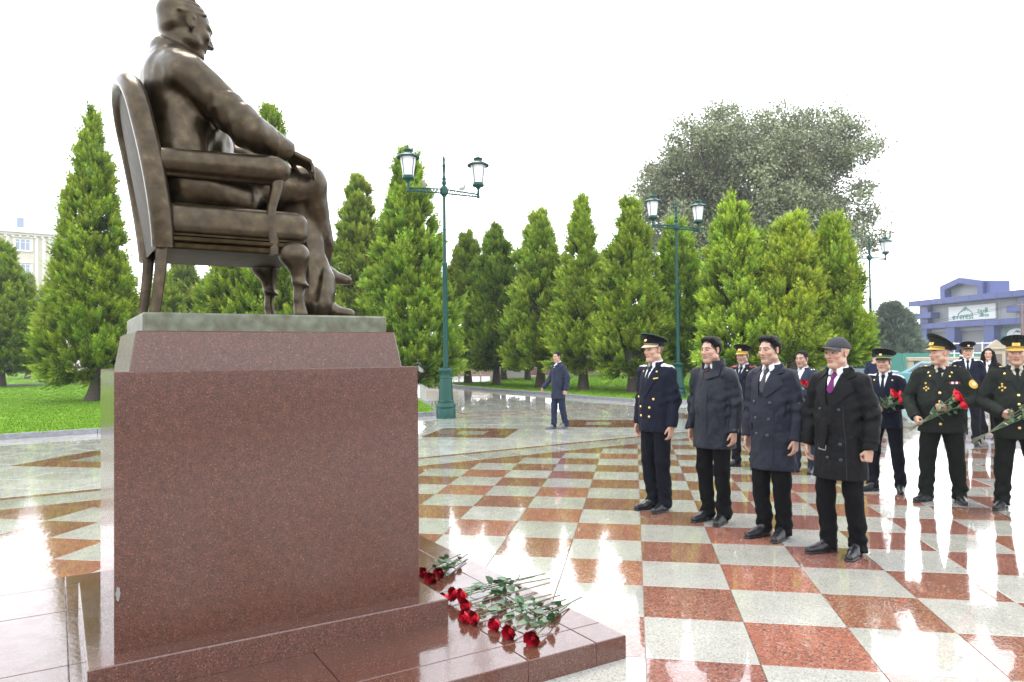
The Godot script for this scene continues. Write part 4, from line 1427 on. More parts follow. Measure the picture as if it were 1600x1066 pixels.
func epaulette(P: Dictionary, mt: Material, sx: float, w := 0.052) -> void:
	var fr := Transform3D(Basis(Vector3(sx, 0, 0), Vector3(0, 0, -sx), Vector3.UP), P.fwd.call(Vector3(0, 1.62, -0.018)))
	var mb := MB.new()
	drape(mb, P.jf, pv([0.085, -w / 2 * 0.8, 0.10, -w / 2, 0.215, -w / 2, 0.215, w / 2, 0.10, w / 2, 0.085, w / 2 * 0.8]), fr, 0.009, 0.009, 0.02, 0.4, false)
	obj("epaulette", mb, mt, P.root)

# peaked service cap in head space
func service_cap(P: Dictionary, crown: Material, bandm: Material, visor_top: Material, trim: Material, badge: Material, o := {}) -> void:
	var rise: float = o.get("rise", 0.034)
	var wide: float = o.get("wide", 1.0)
	var tilt: float = o.get("tilt", 0.0)
	var X: Transform3D = P.HX * Transform3D(Basis(Vector3.RIGHT, tilt), Vector3.ZERO)
	var n := 32
	var rings := [[0.0865, 0.1075, 0.048, 0.012], [0.0885, 0.1095, 0.090, 0.014], [0.112 * wide, 0.127 * wide, 0.112, 0.014 + rise * 0.6], [0.129 * wide, 0.143 * wide, 0.128, 0.014 + rise], [0.131 * wide, 0.145 * wide, 0.134, 0.014 + rise * 1.05], [0.127 * wide, 0.141 * wide, 0.139, 0.014 + rise * 1.05], [0.06, 0.065, 0.142, 0.006 + rise * 0.5], [0.002, 0.002, 0.141, 0.0]]
	var rp := func(k: int, a: float) -> Vector3:
		var q: Array = rings[k]
		return Vector3(sin(a) * q[0], q[2] + q[3] * cos(a), cos(a) * q[1] - 0.010)
	var mk := func(k0: int, k1: int) -> MB:
		var mb := MB.new()
		var prev := []
		for k in range(k0, k1 + 1):
			var row := []
			for j in n:
				var a := TAU * j / n
				var p: Vector3 = rp.call(k, a)
				var dn: Vector3 = rp.call(mini(k + 1, k1), a) - rp.call(maxi(k - 1, k0), a)
				var da: Vector3 = rp.call(k, a + 0.05) - rp.call(k, a - 0.05)
				var nn := dn.cross(da).normalized()
				if nn.dot(Vector3(sin(a), 0.4, cos(a))) < 0 and k < 3: nn = -nn
				if k >= 4 and nn.y < 0: nn = -nn
				row.append(mb.vert(p, nn))
			if prev.size():
				for j in n: mb.quad(prev[j], prev[(j + 1) % n], row[(j + 1) % n], row[j])
			prev = row
		return mb
	var cap := obj("cap", mk.call(1, 7), crown, P.root)
	cap.transform = X
	obj("cap_band", mk.call(0, 1), bandm, cap)
	if o.has("piping"):
		var pts := []
		for j in n + 1: pts.append(rp.call(4, TAU * j / n))
		var rr := []
		for j in n + 1: rr.append(0.003)
		var pm := MB.new()
		pm.tube(pts, rr, 6, false)
		obj("piping", pm, o.piping, cap)
	# visor
	var vm := MB.new()
	var rim := []
	var ln: float = o.get("visor", 0.056)
	for side in [0, 1]:
		var prev := []
		for j in 19:
			var a := deg_to_rad(-80.0 + 160.0 * j / 18.0)
			var inn: Vector3 = rp.call(0, a)
			var ext := ln * pow(maxf(0.0, cos(a * 1.12)), 0.6)
			var row := []
			for t in [0.0, 0.35, 0.7, 1.0]:
				var p: Vector3 = inn + Vector3(sin(a) * 0.30, 0, cos(a)) * ext * t + Vector3(0, -0.026 * t * ext / ln - 0.004 * t * t + (0.003 if side == 0 else 0.0), 0)
				row.append(vm.vert(p, Vector3(sin(a) * 0.3, 0.9 if side == 0 else -0.9, 0.45 * (1 if side == 0 else -1)).normalized()))
				if t == 1.0 and side == 0: rim.append(p)
			if prev.size():
				for k in 3: vm.quad(prev[k], row[k], row[k + 1], prev[k + 1])
			prev = row
	obj("visor", vm, visor_top, cap)
	var rm := MB.new()
	var rr := []
	for q in rim: rr.append(o.get("rimw", 0.0028))
	rm.tube(rim, rr, 6)
	obj("visor_rim", rm, o.get("rim", visor_top), cap)
	var cm := MB.new()
	var cp := []
	var cr := []
	for j in 17:
		var a := deg_to_rad(-78.0 + 156.0 * j / 16.0)
		cp.append(rp.call(0, a) + Vector3(sin(a), 0, cos(a)) * 0.004 + Vector3(0, 0.012, 0))
		cr.append(0.0065)
	cm.tube(cp, cr, 7, true, 0.8)
	obj("cord", cm, trim, cap)
	var bm := MB.new()
	var fc: Vector3 = rp.call(1, 0.0)
	var bt := Transform3D(Basis(Vector3.RIGHT, deg_to_rad(62.0)), fc + Vector3(0, 0.006, 0.004))
	if o.get("badge", "round") == "round":
		bm.lathe([Vector2(0.017, 0), Vector2(0.016, 0.004), Vector2(0.010, 0.007), Vector2(0.0, 0.008)], bt, 14, 1.2)
	else:      # tall leafy emblem
		bm.prism(pv([-0.030, -0.028, 0.030, -0.028, 0.024, 0.0, 0.010, 0.018, 0.0, 0.034, -0.010, 0.018, -0.024, 0.0]) if o.badge == "tri" else pv([-0.034, -0.026, 0.034, -0.026, 0.036, -0.004, 0.026, 0.018, 0.008, 0.026, -0.008, 0.026, -0.026, 0.018, -0.036, -0.004]), Transform3D(Basis(Vector3.RIGHT, -0.35), fc + Vector3(0, 0.004, 0.006)), 0.005)
		bm.lathe([Vector2(0.011, 0), Vector2(0.010, 0.005), Vector2(0.0, 0.007)], Transform3D(Basis(Vector3.RIGHT, deg_to_rad(70.0)), fc + Vector3(0, 0.0, 0.008)), 10)
	obj("badge", bm, badge, cap)

# ---------------------------------------------------------------- buildings behind
func facade(o: Node3D, called: String, u0: float, v0: float, u1: float, v1: float, d0: float, d1: float, m: Material, b := 0.01) -> MeshInstance3D:   # box on a facade: u along, v up, d out of the wall
	var mb := MB.new()
	mb.bx(u0, v0, d0, u1, v1, d1, b)
	return obj(called, mb, m, o)
func flat_text(o: Node3D, called: String, s: String, size: float, at: Vector3, m: Material, font := "Droid Sans", w := 700, depth := 0.03, sx := 1.0) -> MeshInstance3D:
	var f := SystemFont.new()
	f.font_names = PackedStringArray([font])
	f.font_weight = w
	var t := TextMesh.new()
	t.text = s
	t.font = f
	t.font_size = 64
	t.pixel_size = size / 64.0
	t.depth = depth
	t.curve_step = 3.0
	var n := MeshInstance3D.new()
	n.name = called
	n.mesh = t
	n.material_override = m
	n.position = at
	n.scale.x = sx
	o.add_child(n, true)
	return n
func window(o: Node3D, u: float, v: float, w: float, h: float, frame: Material, glass: Material, dark: Material) -> void:
	var mb := MB.new()
	var t := 0.09
	mb.bx(u, v, -0.10, u + t, v + h, 0.0, 0.01)
	mb.bx(u + w - t, v, -0.10, u + w, v + h, 0.0, 0.01)
	mb.bx(u + t, v, -0.10, u + w - t, v + t, -0.002, 0.01)
	mb.bx(u + t, v + h - t, -0.10, u + w - t, v + h, -0.002, 0.01)
	mb.bx(u + w * 0.33 - t / 2, v + t, -0.09, u + w * 0.33 + t / 2, v + h - t, -0.01, 0.01)
	mb.bx(u + w * 0.67 - t / 2, v + t, -0.09, u + w * 0.67 + t / 2, v + h - t, -0.01, 0.01)
	mb.bx(u + t, v + h * 0.70, -0.088, u + w - t, v + h * 0.70 + 0.06, -0.015, 0.01)
	var f := obj("window", mb, frame, o)
	for k in 3:
		var g := MB.new()
		g.bx(u + w * (0.33 * k) + t * 0.6, v + t, -0.07, u + w * (0.33 * k + 0.33) - t * 0.5, v + h - t, -0.055, 0.002)
		obj("pane", g, glass, f)
	var bk := MB.new()
	bk.bx(u + 0.02, v + 0.02, -0.40, u + w - 0.02, v + h - 0.02, -0.30, 0.005)
	obj("curtain", bk, dark, f)
func far_buildings() -> void:
	var cream := mat("cream limestone", Color(0.53, 0.48, 0.385), 0.8, tri_opts(0.25, {"albedo_texture": tx.stain}))
	var cream2 := mat("pale limestone trim", Color(0.57, 0.525, 0.44), 0.75)
	var whitep := mat("white window frame", Color(0.62, 0.62, 0.62), 0.4)
	var glass := mat("blue window glass", Color(0.10, 0.15, 0.24), 0.08, {"metallic_specular": 0.7})
	var curtain := mat("net curtain", Color(0.35, 0.38, 0.42), 0.9)
	var roofw := mat("pale metal roof", Color(0.62, 0.63, 0.65), 0.4)
	var b := thing("apartment_building", "cream stone apartment block with blue windows and pale mansard roof, behind the left evergreens", "building", Vector3(-75.6, 0, -73.0), deg_to_rad(45.0))
	# wall with real openings: piers, spandrels
	var rows := [[15.0, 1.43], [11.72, 1.6], [8.5, 1.6], [4.2, 2.2]]
	var pitch := 3.65
	var n0 := -4
	var n1 := 3
	for k in range(n0, n1):
		var u := 1.55 + pitch * k
		facade(b, "pier", u + 1.58, 0.0, u + pitch, 17.0, -0.9, 0.0, cream, 0.004)
		var last := 0.0
		for r in [rows[3], rows[2], rows[1], rows[0]]:
			facade(b, "spandrel", u, last, u + 1.58, r[0], -0.9, -0.003, cream, 0.004)
			last = r[0] + r[1]
			window(b, u, r[0], 1.58, r[1], whitep, glass, curtain)
			facade(b, "sill", u - 0.2, r[0] - 0.16, u + 1.78, r[0] - 0.02, 0.0, 0.16, cream2, 0.02)
			facade(b, "window_trim", u - 0.24, r[0], u - 0.02, r[0] + r[1] + 0.1, 0.002, 0.09, cream2, 0.02)
			facade(b, "window_trim", u + 1.60, r[0], u + 1.82, r[0] + r[1] + 0.1, 0.002, 0.09, cream2, 0.02)
			facade(b, "lintel", u - 0.3, r[0] + r[1] + 0.12, u + 1.88, r[0] + r[1] + 0.3, 0.002, 0.14, cream2, 0.02)
		facade(b, "spandrel", u, last, u + 1.58, 17.0, -0.9, -0.003, cream, 0.004)
		for q in [0.0, 0.0]: pass
		if posmod(k, 1) == 0:
			facade(b, "pilaster", u + 2.05, 9.6, u + 2.38, 16.7, 0.002, 0.2, cream2, 0.03)
			facade(b, "pilaster", u + 2.78, 9.6, u + 3.10, 16.7, 0.002, 0.2, cream2, 0.03)
			for j in 9:
				facade(b, "stone_course", u + 2.0, 0.6 + j * 1.0, u + 3.15, 1.52 + j * 1.0, 0.002, 0.12, cream2, 0.03)
	var ux0 := 1.55 + pitch * n0
	var ux1 := 1.55 + pitch * n1
	facade(b, "string_course", ux0, 10.4, ux1, 10.75, 0.003, 0.25, cream2, 0.04)
	facade(b, "cornice", ux0 - 0.2, 16.85, ux1 + 0.2, 17.1, -0.9, 0.35, cream2, 0.04)
	facade(b, "cornice", ux0 - 0.3, 17.102, ux1 + 0.3, 17.4, -0.9, 0.6, cream2, 0.05)
	for k in int((ux1 - ux0) / 0.75):
		facade(b, "dentil", ux0 + k * 0.75, 16.6, ux0 + k * 0.75 + 0.3, 16.848, 0.003, 0.3, cream2, 0.01)
	var body := MB.new()
	body.bx(ux0, 0, -14, ux1, 17.0, -0.95, 0.01)
	obj("wall", body, cream, b)
	var rf := MB.new()
	rf.prism(pv([0.2, 17.4, -1.2, 20.3, -9.0, 20.3, -14.0, 17.4]), Transform3D(Basis(Vector3(0, 0, 1), Vector3.UP, Vector3(-1, 0, 0)), Vector3(ux0, 0, 0)), ux1 - ux0)
	var ro := obj("roof", rf, roofw, b)
	for k in range(-1, 5):
		var u := 1.55 + pitch * k * 1.0 + 0.1
		if k % 2 != 0: continue
		var dm := MB.new()
		dm.bx(u - 0.1, 17.42, -1.4, u + 1.0, 18.9, -0.05, 0.04)
		dm.tube([Vector3(u + 0.45, 18.85, -1.6), Vector3(u + 0.45, 18.85, -0.02)], [0.58, 0.58], 16)
		obj("dormer", dm, cream2, ro)
		var dg := MB.new()
		dg.bx(u + 0.12, 17.6, -0.06, u + 0.78, 19.0, -0.01, 0.02)
		obj("dormer_window", dg, glass, ro)
	# blue shop
	var blue := mat("blue cladding", Color(0.022, 0.045, 0.21), 0.35, tri_opts(0.2, {"albedo_texture": tx.stain}))
	var grey := mat("grey cladding", Color(0.24, 0.25, 0.265), 0.45)
	var shut := mat("grey roller shutter", Color(0.26, 0.27, 0.28), 0.5)
	var sgw := mat("white sign board", Color(0.62, 0.64, 0.64), 0.35)
	var green := mat("green sign letters", Color(0.02, 0.22, 0.13), 0.4)
	var teal := mat("teal banner", Color(0.03, 0.22, 0.20), 0.5)
	var s := thing("shop_building", "blue and grey clad shop with gabled parapet and white sign, at the right edge", "building", Vector3(26.0, 0, -71.5), 0.0)
	s.transform = Transform3D(Basis(Vector3(0.306, 0, 0.952), Vector3.UP, Vector3(-0.952, 0, 0.306)), Vector3(26.0, 0, -71.5))
	facade(s, "wall", 0.15, 0, 14.0, 5.9, -9.0, -0.5, grey, 0.02)
	var u := -0.05
	while u < 14.0:      # cladding panels of the two beams
		var w := 1.45
		facade(s, "beam_panel", u + 0.008, 5.68, u + w - 0.008, 6.17, -0.49, 0.55, blue, 0.012)
		facade(s, "beam_panel", u + 0.118, 3.55, u + w + 0.10, 4.02, -0.49, 0.45, blue, 0.012)
		u += w
	for k in 9:
		facade(s, "wall_panel", 0.4 + k * 1.5, 4.03, 0.4 + k * 1.5 + 1.485, 5.66, -0.495, -0.42, grey, 0.012)
	facade(s, "stub_beam", 0.0, 4.5, 2.75, 5.0, -0.41, 0.5, blue, 0.02)
	facade(s, "stub_beam", 10.9, 4.5, 14.0, 5.0, -0.41, 0.5, blue, 0.02)
	facade(s, "column", 0.85, 4.03, 1.9, 5.67, -0.41, 0.1, blue, 0.02)
	facade(s, "column", 11.7, 4.03, 12.8, 5.67, -0.41, 0.1, blue, 0.02)
	for c in [[0.95, 1.85, 1.0], [4.25, 5.2, 0.9], [8.35, 9.35, 1.0], [12.0, 13.0, 1.0]]:
		var mb := MB.new()
		mb.prism(pv([c[0], 3.54, c[1] + 0.12, 3.54, c[1] - 0.1, 0.0, c[0] + 0.25, 0.0]), Transform3D(Basis(), Vector3(0, 0, 0.3)), 0.78)
		obj("column", mb, blue, s)
	for q in [[1.95, 4.2], [5.3, 8.3]]:
		var mb := MB.new()
		var y := 0.1
		while y < 3.2:
			mb.bx(q[0], y, -0.49, q[1], y + 0.085, -0.40, 0.02)
			y += 0.1
		var sh := obj("roller_shutter", mb, shut, s)
		sh.set_meta("kind", "stuff")
		facade(s, "shutter_box", q[0], 3.2, q[1], 3.54, -0.49, -0.2, grey, 0.02)
	# gable over the entrance
	var gb := MB.new()
	var gt := Transform3D(Basis(), Vector3(0, 0, 0.56))
	gb.prism(pv([4.0, 6.18, 4.55, 6.18, 4.55, 6.85, 4.0, 7.22]), gt, 1.05)
	gb.prism(pv([4.0, 7.222, 4.55, 6.852, 6.2, 7.28, 6.2, 7.76]), gt, 1.05)
	gb.prism(pv([6.202, 7.76, 6.202, 7.28, 8.15, 6.852, 8.7, 7.222]), gt, 1.05)
	gb.prism(pv([8.15, 6.18, 8.7, 6.18, 8.7, 7.22, 8.15, 6.85]), gt, 1.05)
	obj("gable", gb, blue, s)
	var gi := MB.new()
	gi.prism(pv([4.56, 6.18, 8.14, 6.18, 8.14, 6.84, 6.2, 7.27, 4.56, 6.84]), Transform3D(Basis(), Vector3(0, 0, -0.1)), 0.1)
	obj("gable_panel", gi, grey, s)
	facade(s, "gable_return", 8.71, 6.18, 9.2, 7.2, -1.5, 0.3, blue, 0.02)
	var sb := facade(s, "sign", 3.98, 4.12, 9.05, 5.38, -0.40, -0.25, sgw, 0.02)
	flat_text(sb, "sign_text", "e", 0.62, Vector3(4.62, 4.45, -0.24), green)
	flat_text(sb, "sign_text", "√", 0.62, Vector3(5.0, 4.47, -0.24), green)
	flat_text(sb, "sign_text", "erest", 0.62, Vector3(6.02, 4.45, -0.24), green)
	flat_text(sb, "sign_text", "Zirvə", 0.40, Vector3(7.75, 4.83, -0.24), green, "Droid Serif", 400)
	flat_text(sb, "sign_text", "sənin", 0.36, Vector3(7.9, 4.47, -0.24), green, "Droid Serif", 400)
	var mt := MB.new()
	var tz := Transform3D(Basis(), Vector3(0, 0, -0.225))
	mt.prism(pv([4.98, 4.62, 5.10, 4.62, 5.95, 5.22, 6.62, 4.72, 6.74, 4.72, 5.95, 5.32]), tz, 0.02)
	mt.prism(pv([5.45, 4.86, 5.62, 4.90, 5.72, 5.02, 5.85, 4.92, 5.98, 5.06, 6.1, 4.95, 6.28, 4.86, 6.0, 5.16, 5.9, 5.16]), tz, 0.02)
	obj("sign_emblem", mt, green, sb)
	var bn := facade(s, "banner", 9.4, 1.9, 12.0, 3.3, -0.35, -0.30, teal, 0.01)
	var ovm := MB.new()
	var ov := PackedVector2Array()
	for k in 28: ov.append(Vector2(11.0 + cos(TAU * k / 28) * 0.95, 2.72 + sin(TAU * k / 28) * 0.52))
	ovm.prism(ov, Transform3D(Basis(), Vector3(0, 0, -0.285)), 0.012)
	obj("banner_oval", ovm, sgw, bn)
	var dk := mat("dark sign letters", Color(0.03, 0.08, 0.09), 0.5)
	flat_text(bn, "banner_text", "e√erest", 0.36, Vector3(11.0, 2.6, -0.28), dk)
	var bm2 := MB.new()
	bm2.prism(pv([10.65, 2.82, 11.0, 3.12, 11.12, 3.04, 11.2, 3.1, 11.5, 2.82, 11.2, 2.95, 11.08, 2.86, 10.98, 2.98]), Transform3D(Basis(), Vector3(0, 0, -0.27)), 0.012)
	obj("banner_emblem", bm2, dk, bn)
	for k in 2:
		var pm := MB.new()
		pm.prism(pv([9.55, 2.05 + k * 0.62, 9.95, 2.05 + k * 0.62, 9.95, 2.55 + k * 0.62, 9.55, 2.55 + k * 0.62]), Transform3D(Basis(), Vector3(0, 0, -0.285)), 0.012)
		obj("banner_photo", pm, mat("printed photo", Color(0.22, 0.22, 0.24), 0.5), bn)
	# grey house beside the shop
	var hs := thing("house", "low pale house with a grey pitched roof, left of the blue shop", "building", Vector3(24.0, 0, -76.0), deg_to_rad(-18.0))
	facade(hs, "wall", -6, 0, 2.2, 3.0, -7, 0, mat("pale render", Color(0.5, 0.5, 0.5), 0.8), 0.02)
	var hr := MB.new()
	hr.prism(pv([0.5, 2.9, -3.5, 5.4, -7.5, 2.9]), Transform3D(Basis(Vector3(0, 0, 1), Vector3.UP, Vector3(-1, 0, 0)), Vector3(-6.4, 0.05, 0)), 9.0)
	obj("roof", hr, mat("grey metal roof", Color(0.24, 0.24, 0.25), 0.5), hs)
	# things in the yard before the shop
	var st := mat("beige stone", Color(0.40, 0.34, 0.25), 0.75, tri_opts(0.8, {"albedo_texture": tx.stain}))
	var rub := mat("brown rubble panel", Color(1, 1, 1), 0.8, tri_opts(2.0, {"albedo_texture": speckle(0.06, 77, [[0.0, Color(0.07, 0.05, 0.04)], [0.5, Color(0.16, 0.12, 0.10)], [1.0, Color(0.25, 0.2, 0.17)]])}))
	var gates := [Vector3(14.3, 0, -31.0), Vector3(17.9, 0, -30.2)]
	for k in 2:
		var p := thing("gate_pillar", ["beige stone gate pillar with a pointed cap, left of the long haired woman", "beige stone gate pillar with a pointed cap, behind the officer at the right edge"][k], "pillar", gates[k], deg_to_rad(-20.0), "stone gate pillars")
		facade(p, "shaft", -0.28, 0, 0.28, 1.62, -0.56, 0.0, st, 0.02)
		facade(p, "rubble_panel", -0.17, 0.25, 0.17, 1.45, 0.001, 0.02, rub, 0.01)
		facade(p, "cap", -0.36, 1.621, 0.36, 1.72, -0.64, 0.08, st, 0.02)
		var cm := MB.new()
		cm.prism(pv([-0.33, 1.721, 0.33, 1.721, 0.0, 2.02]), Transform3D(Basis(), Vector3(0, 0, 0.05)), 0.66)
		obj("pointed_top", cm, st, p)
	for k in 2:
		var w := thing("stone_fence", ["low beige stone fence framed around rubble panels, behind the striding officer", "low beige stone fence with rubble panel, between the gate pillars"][k], "fence", [Vector3(11.2, 0, -31.6), Vector3(14.75, 0, -30.9)][k], deg_to_rad([-11.5, -12.5][k]))
		var L: float = [2.65, 2.75][k]
		facade(w, "plinth", 0, 0, L, 0.35, -0.3, 0.0, st, 0.02)
		facade(w, "panel", 0.25, 0.352, L - 0.25, 1.18, -0.22, -0.08, rub, 0.02)
		facade(w, "post", 0, 0.352, 0.24, 1.18, -0.28, -0.02, st, 0.02)
		facade(w, "post", L - 0.24, 0.352, L, 1.18, -0.28, -0.02, st, 0.02)
		facade(w, "coping", -0.02, 1.182, L + 0.02, 1.34, -0.32, 0.02, st, 0.02)
	var gf := thing("site_fence", "long green sheet metal fence behind the pale blue car", "fence", Vector3(12.3, 0, -44.5), 0.0)
	for k in 5: facade(gf, "sheet", k * 1.6, 0.15, k * 1.6 + 1.58, 1.45, -0.05, 0.0, mat("green sheet metal", Color(0.02, 0.16, 0.12), 0.45), 0.01)
	var rl := thing("railing", "white metal railing in front of the blue shop column", "railing", Vector3(15.2, 0, -38.0), 0.0)
	var wm := mat("white painted metal", Color(0.6, 0.6, 0.6), 0.4)
	for k in 6:
		var mb := MB.new()
		mb.tube([Vector3(k * 0.42, 0, 0), Vector3(k * 0.42, 2.0, 0)], [0.03, 0.03], 8)
		obj("post", mb, wm, rl)
	for k in 4:
		var mb := MB.new()
		mb.tube([Vector3(-0.03, 0.5 + k * 0.48, 0.04), Vector3(2.13, 0.5 + k * 0.48, 0.04)], [0.022, 0.022], 8)
		obj("rail", mb, wm, rl)
	var up := thing("utility_pole", "thin brown utility pole with wires, in front of the blue shop", "pole", Vector3(22.6, 0, -46.0))
	var pm2 := MB.new()
	pm2.tube([Vector3.ZERO, Vector3(0, 4.4, 0)], [0.09, 0.065], 10)
	obj("pole", pm2, mat("weathered wood", Color(0.16, 0.11, 0.09), 0.8), up)
	var bx := MB.new()
	bx.bx(-0.3, 4.2, -0.04, 0.3, 4.28, 0.04)
	obj("crossarm", bx, mats["weathered wood"], up)
	for k in 2:
		var wr := MB.new()
		var pts := []
		var rr := []
		for j in 21:
			var t := j / 20.0
			pts.append(Vector3(-0.2 + 0.4 * k, 4.3, 0).lerp(Vector3(-14.0 + k, 3.4, -16.0), t) + Vector3.DOWN * 0.9 * sin(PI * t))
			rr.append(0.012)
		wr.tube(pts, rr, 5)
		obj("wire", wr, mat("black cable", Color(0.02, 0.02, 0.02), 0.6), up)

# ---------------------------------------------------------------- lamps, benches, walls, birds
func lamps() -> void:
	var g := mat("dark green paint", Color(0.003, 0.042, 0.032), 0.3, {"metallic_specular": 0.35})
	var op := mat("opal lamp glass", Color(0.70, 0.70, 0.74), 0.35, {"backlight_enabled": true, "backlight": Color(0.6, 0.6, 0.6)})
	var l := thing("street_lamp", "nearest green cast iron street lamp with two lanterns, beside the monument", "street lamp", Vector3(-4.88, 0, -17.89), 0.0, "green two-lantern street lamps on the plaza")
	var m := MB.new()
	m.lathe([Vector2(0.255, 0), Vector2(0.255, 0.235), Vector2(0.245, 0.25), Vector2(0.25, 0.27), Vector2(0.262, 0.30), Vector2(0.25, 0.34), Vector2(0.215, 0.38), Vector2(0.205, 0.40), Vector2(0.215, 0.42), Vector2(0.215, 0.445), Vector2(0.195, 0.46), Vector2(0.19, 0.50), Vector2(0.163, 1.0), Vector2(0.155, 1.03), Vector2(0.166, 1.05), Vector2(0.155, 1.07), Vector2(0.15, 1.12), Vector2(0.165, 1.20), Vector2(0.195, 1.24), Vector2(0.195, 1.28), Vector2(0.185, 1.30), Vector2(0.07, 1.305)], Transform3D(), 28)
	obj("pedestal", m, g, l)
	m = MB.new()
	m.lathe([Vector2(0.072, 1.30), Vector2(0.064, 4.0), Vector2(0.072, 4.03), Vector2(0.07, 4.08), Vector2(0.045, 4.10), Vector2(0.04, 5.82), Vector2(0.075, 5.84), Vector2(0.06, 5.88)], Transform3D(), 16)
	obj("pole", m, g, l)
	m = MB.new()
	m.lathe([Vector2(0.05, 5.85), Vector2(0.11, 5.90), Vector2(0.12, 5.98), Vector2(0.10, 6.06), Vector2(0.04, 6.12), Vector2(0.065, 6.17), Vector2(0.06, 6.22), Vector2(0.045, 6.25), Vector2(0.06, 6.30), Vector2(0.045, 6.33), Vector2(0.03, 6.40), Vector2(0.045, 6.62), Vector2(0.055, 6.65), Vector2(0.035, 6.68), Vector2(0.03, 6.74), Vector2(0.04, 6.80), Vector2(0.02, 6.90), Vector2(0.0, 6.92)], Transform3D(), 14)
	obj("finial", m, g, l)
	var dir := Vector3(0.813, 0, -0.583)
	for s in [-1.0, 1.0]:
		var d: Vector3 = dir * s
		m = MB.new()
		m.tube([d * 0.08 + Vector3(0, 6.02, 0), d * 1.0 + Vector3(0, 5.97, 0)], [0.022, 0.020], 6)
		m.tube([d * 0.08 + Vector3(0, 5.91, 0), d * 1.0 + Vector3(0, 5.90, 0)], [0.022, 0.020], 6)
		for k in 9:
			var a := 0.14 + k * 0.095
			m.tube([d * a + Vector3(0, 5.905, 0), d * (a + 0.05) + Vector3(0, 6.00, 0)], [0.011, 0.011], 5)
			m.tube([d * (a + 0.05) + Vector3(0, 6.00, 0), d * (a + 0.095) + Vector3(0, 5.905, 0)], [0.011, 0.011], 5)
		m.tube([d * 0.98 + Vector3(0, 5.87, 0), d * 0.98 + Vector3(0, 6.11, 0)], [0.045, 0.03], 8)
		obj("arm", m, g, l)
		var T := Transform3D(Basis.from_scale(Vector3(1.14, 0.97, 1.14)), d * 0.98 + Vector3(0, 6.10, 0))
		m = MB.new()
		m.lathe([Vector2(0.03, 0.0), Vector2(0.06, 0.06), Vector2(0.13, 0.09), Vector2(0.145, 0.12), Vector2(0.13, 0.17), Vector2(0.12, 0.19)], T, 16)
		m.lathe([Vector2(0.185, 0.68), Vector2(0.26, 0.66), Vector2(0.265, 0.69), Vector2(0.17, 0.755), Vector2(0.10, 0.79), Vector2(0.095, 0.83), Vector2(0.12, 0.85), Vector2(0.11, 0.88), Vector2(0.03, 0.91), Vector2(0.015, 0.93), Vector2(0.022, 0.97), Vector2(0.012, 1.02), Vector2(0.0, 1.03)], T, 16)
		for k in 4:
			var a := TAU * k / 4.0 + 0.5
			var e := Vector3(cos(a), 0, sin(a))
			m.tube([T * (e * 0.13 + Vector3(0, 0.18, 0)), T * (e * 0.195 + Vector3(0, 0.68, 0))], [0.009, 0.009], 5)
		var ln := obj("lantern", m, g, l)
		m = MB.new()
		m.lathe([Vector2(0.0, 0.18), Vector2(0.118, 0.185), Vector2(0.178, 0.67), Vector2(0.0, 0.675)], T, 18)
		obj("lamp_glass", m, op, ln)
	copy(l, Vector3(1.49, 0, -24.75), 0.0, "green cast iron street lamp with two lanterns, behind the row of officials and the evergreens")
	copy(l, Vector3(10.88, 0, -35.06), -0.12, "farthest green street lamp with two lanterns, left of the blue shop")
	var pg := mat("pigeon feathers", Color(0.28, 0.26, 0.26), 0.7)
	for k in 2:
		var at: Vector3 = Vector3(-4.88, 0, -17.89) + dir * [-0.55, 0.52][k]
		var b := thing("pigeon", ["pale pigeon perched on the left arm of the nearest street lamp", "grey pigeon with raised tail on the right arm of the nearest street lamp"][k], "bird", at + Vector3(0, [6.0, 5.995][k] + 0.015, 0), [0.4, 2.2][k], "")
		var mb := MB.new()
		mb.ell(Transform3D(Basis(Vector3.RIGHT, [-0.75, -0.45][k]), Vector3(0, 0.085, 0)), Vector3(0.05, 0.055, 0.095), 12, 8)
		mb.ell(Transform3D(Basis(), Vector3(0, 0.175, 0.055)), Vector3(0.028, 0.03, 0.032), 10, 6)
		mb.tube([Vector3(0, 0.10, 0.05), Vector3(0, 0.17, 0.055)], [0.042, 0.024], 10)
		mb.tube([Vector3(0, 0.17, 0.08), Vector3(0, 0.165, 0.105)], [0.008, 0.002], 6)
		mb.tube([Vector3(0, 0.07, -0.06), Vector3(0, [0.01, 0.10][k], -0.18)], [0.04, 0.028], 8, true, 0.3)
		for sx in [-1.0, 1.0]: mb.tube([Vector3(sx * 0.018, 0.05, 0.01), Vector3(sx * 0.018, 0.0, 0.015)], [0.006, 0.006], 5)
		obj("body", mb, pg, b)
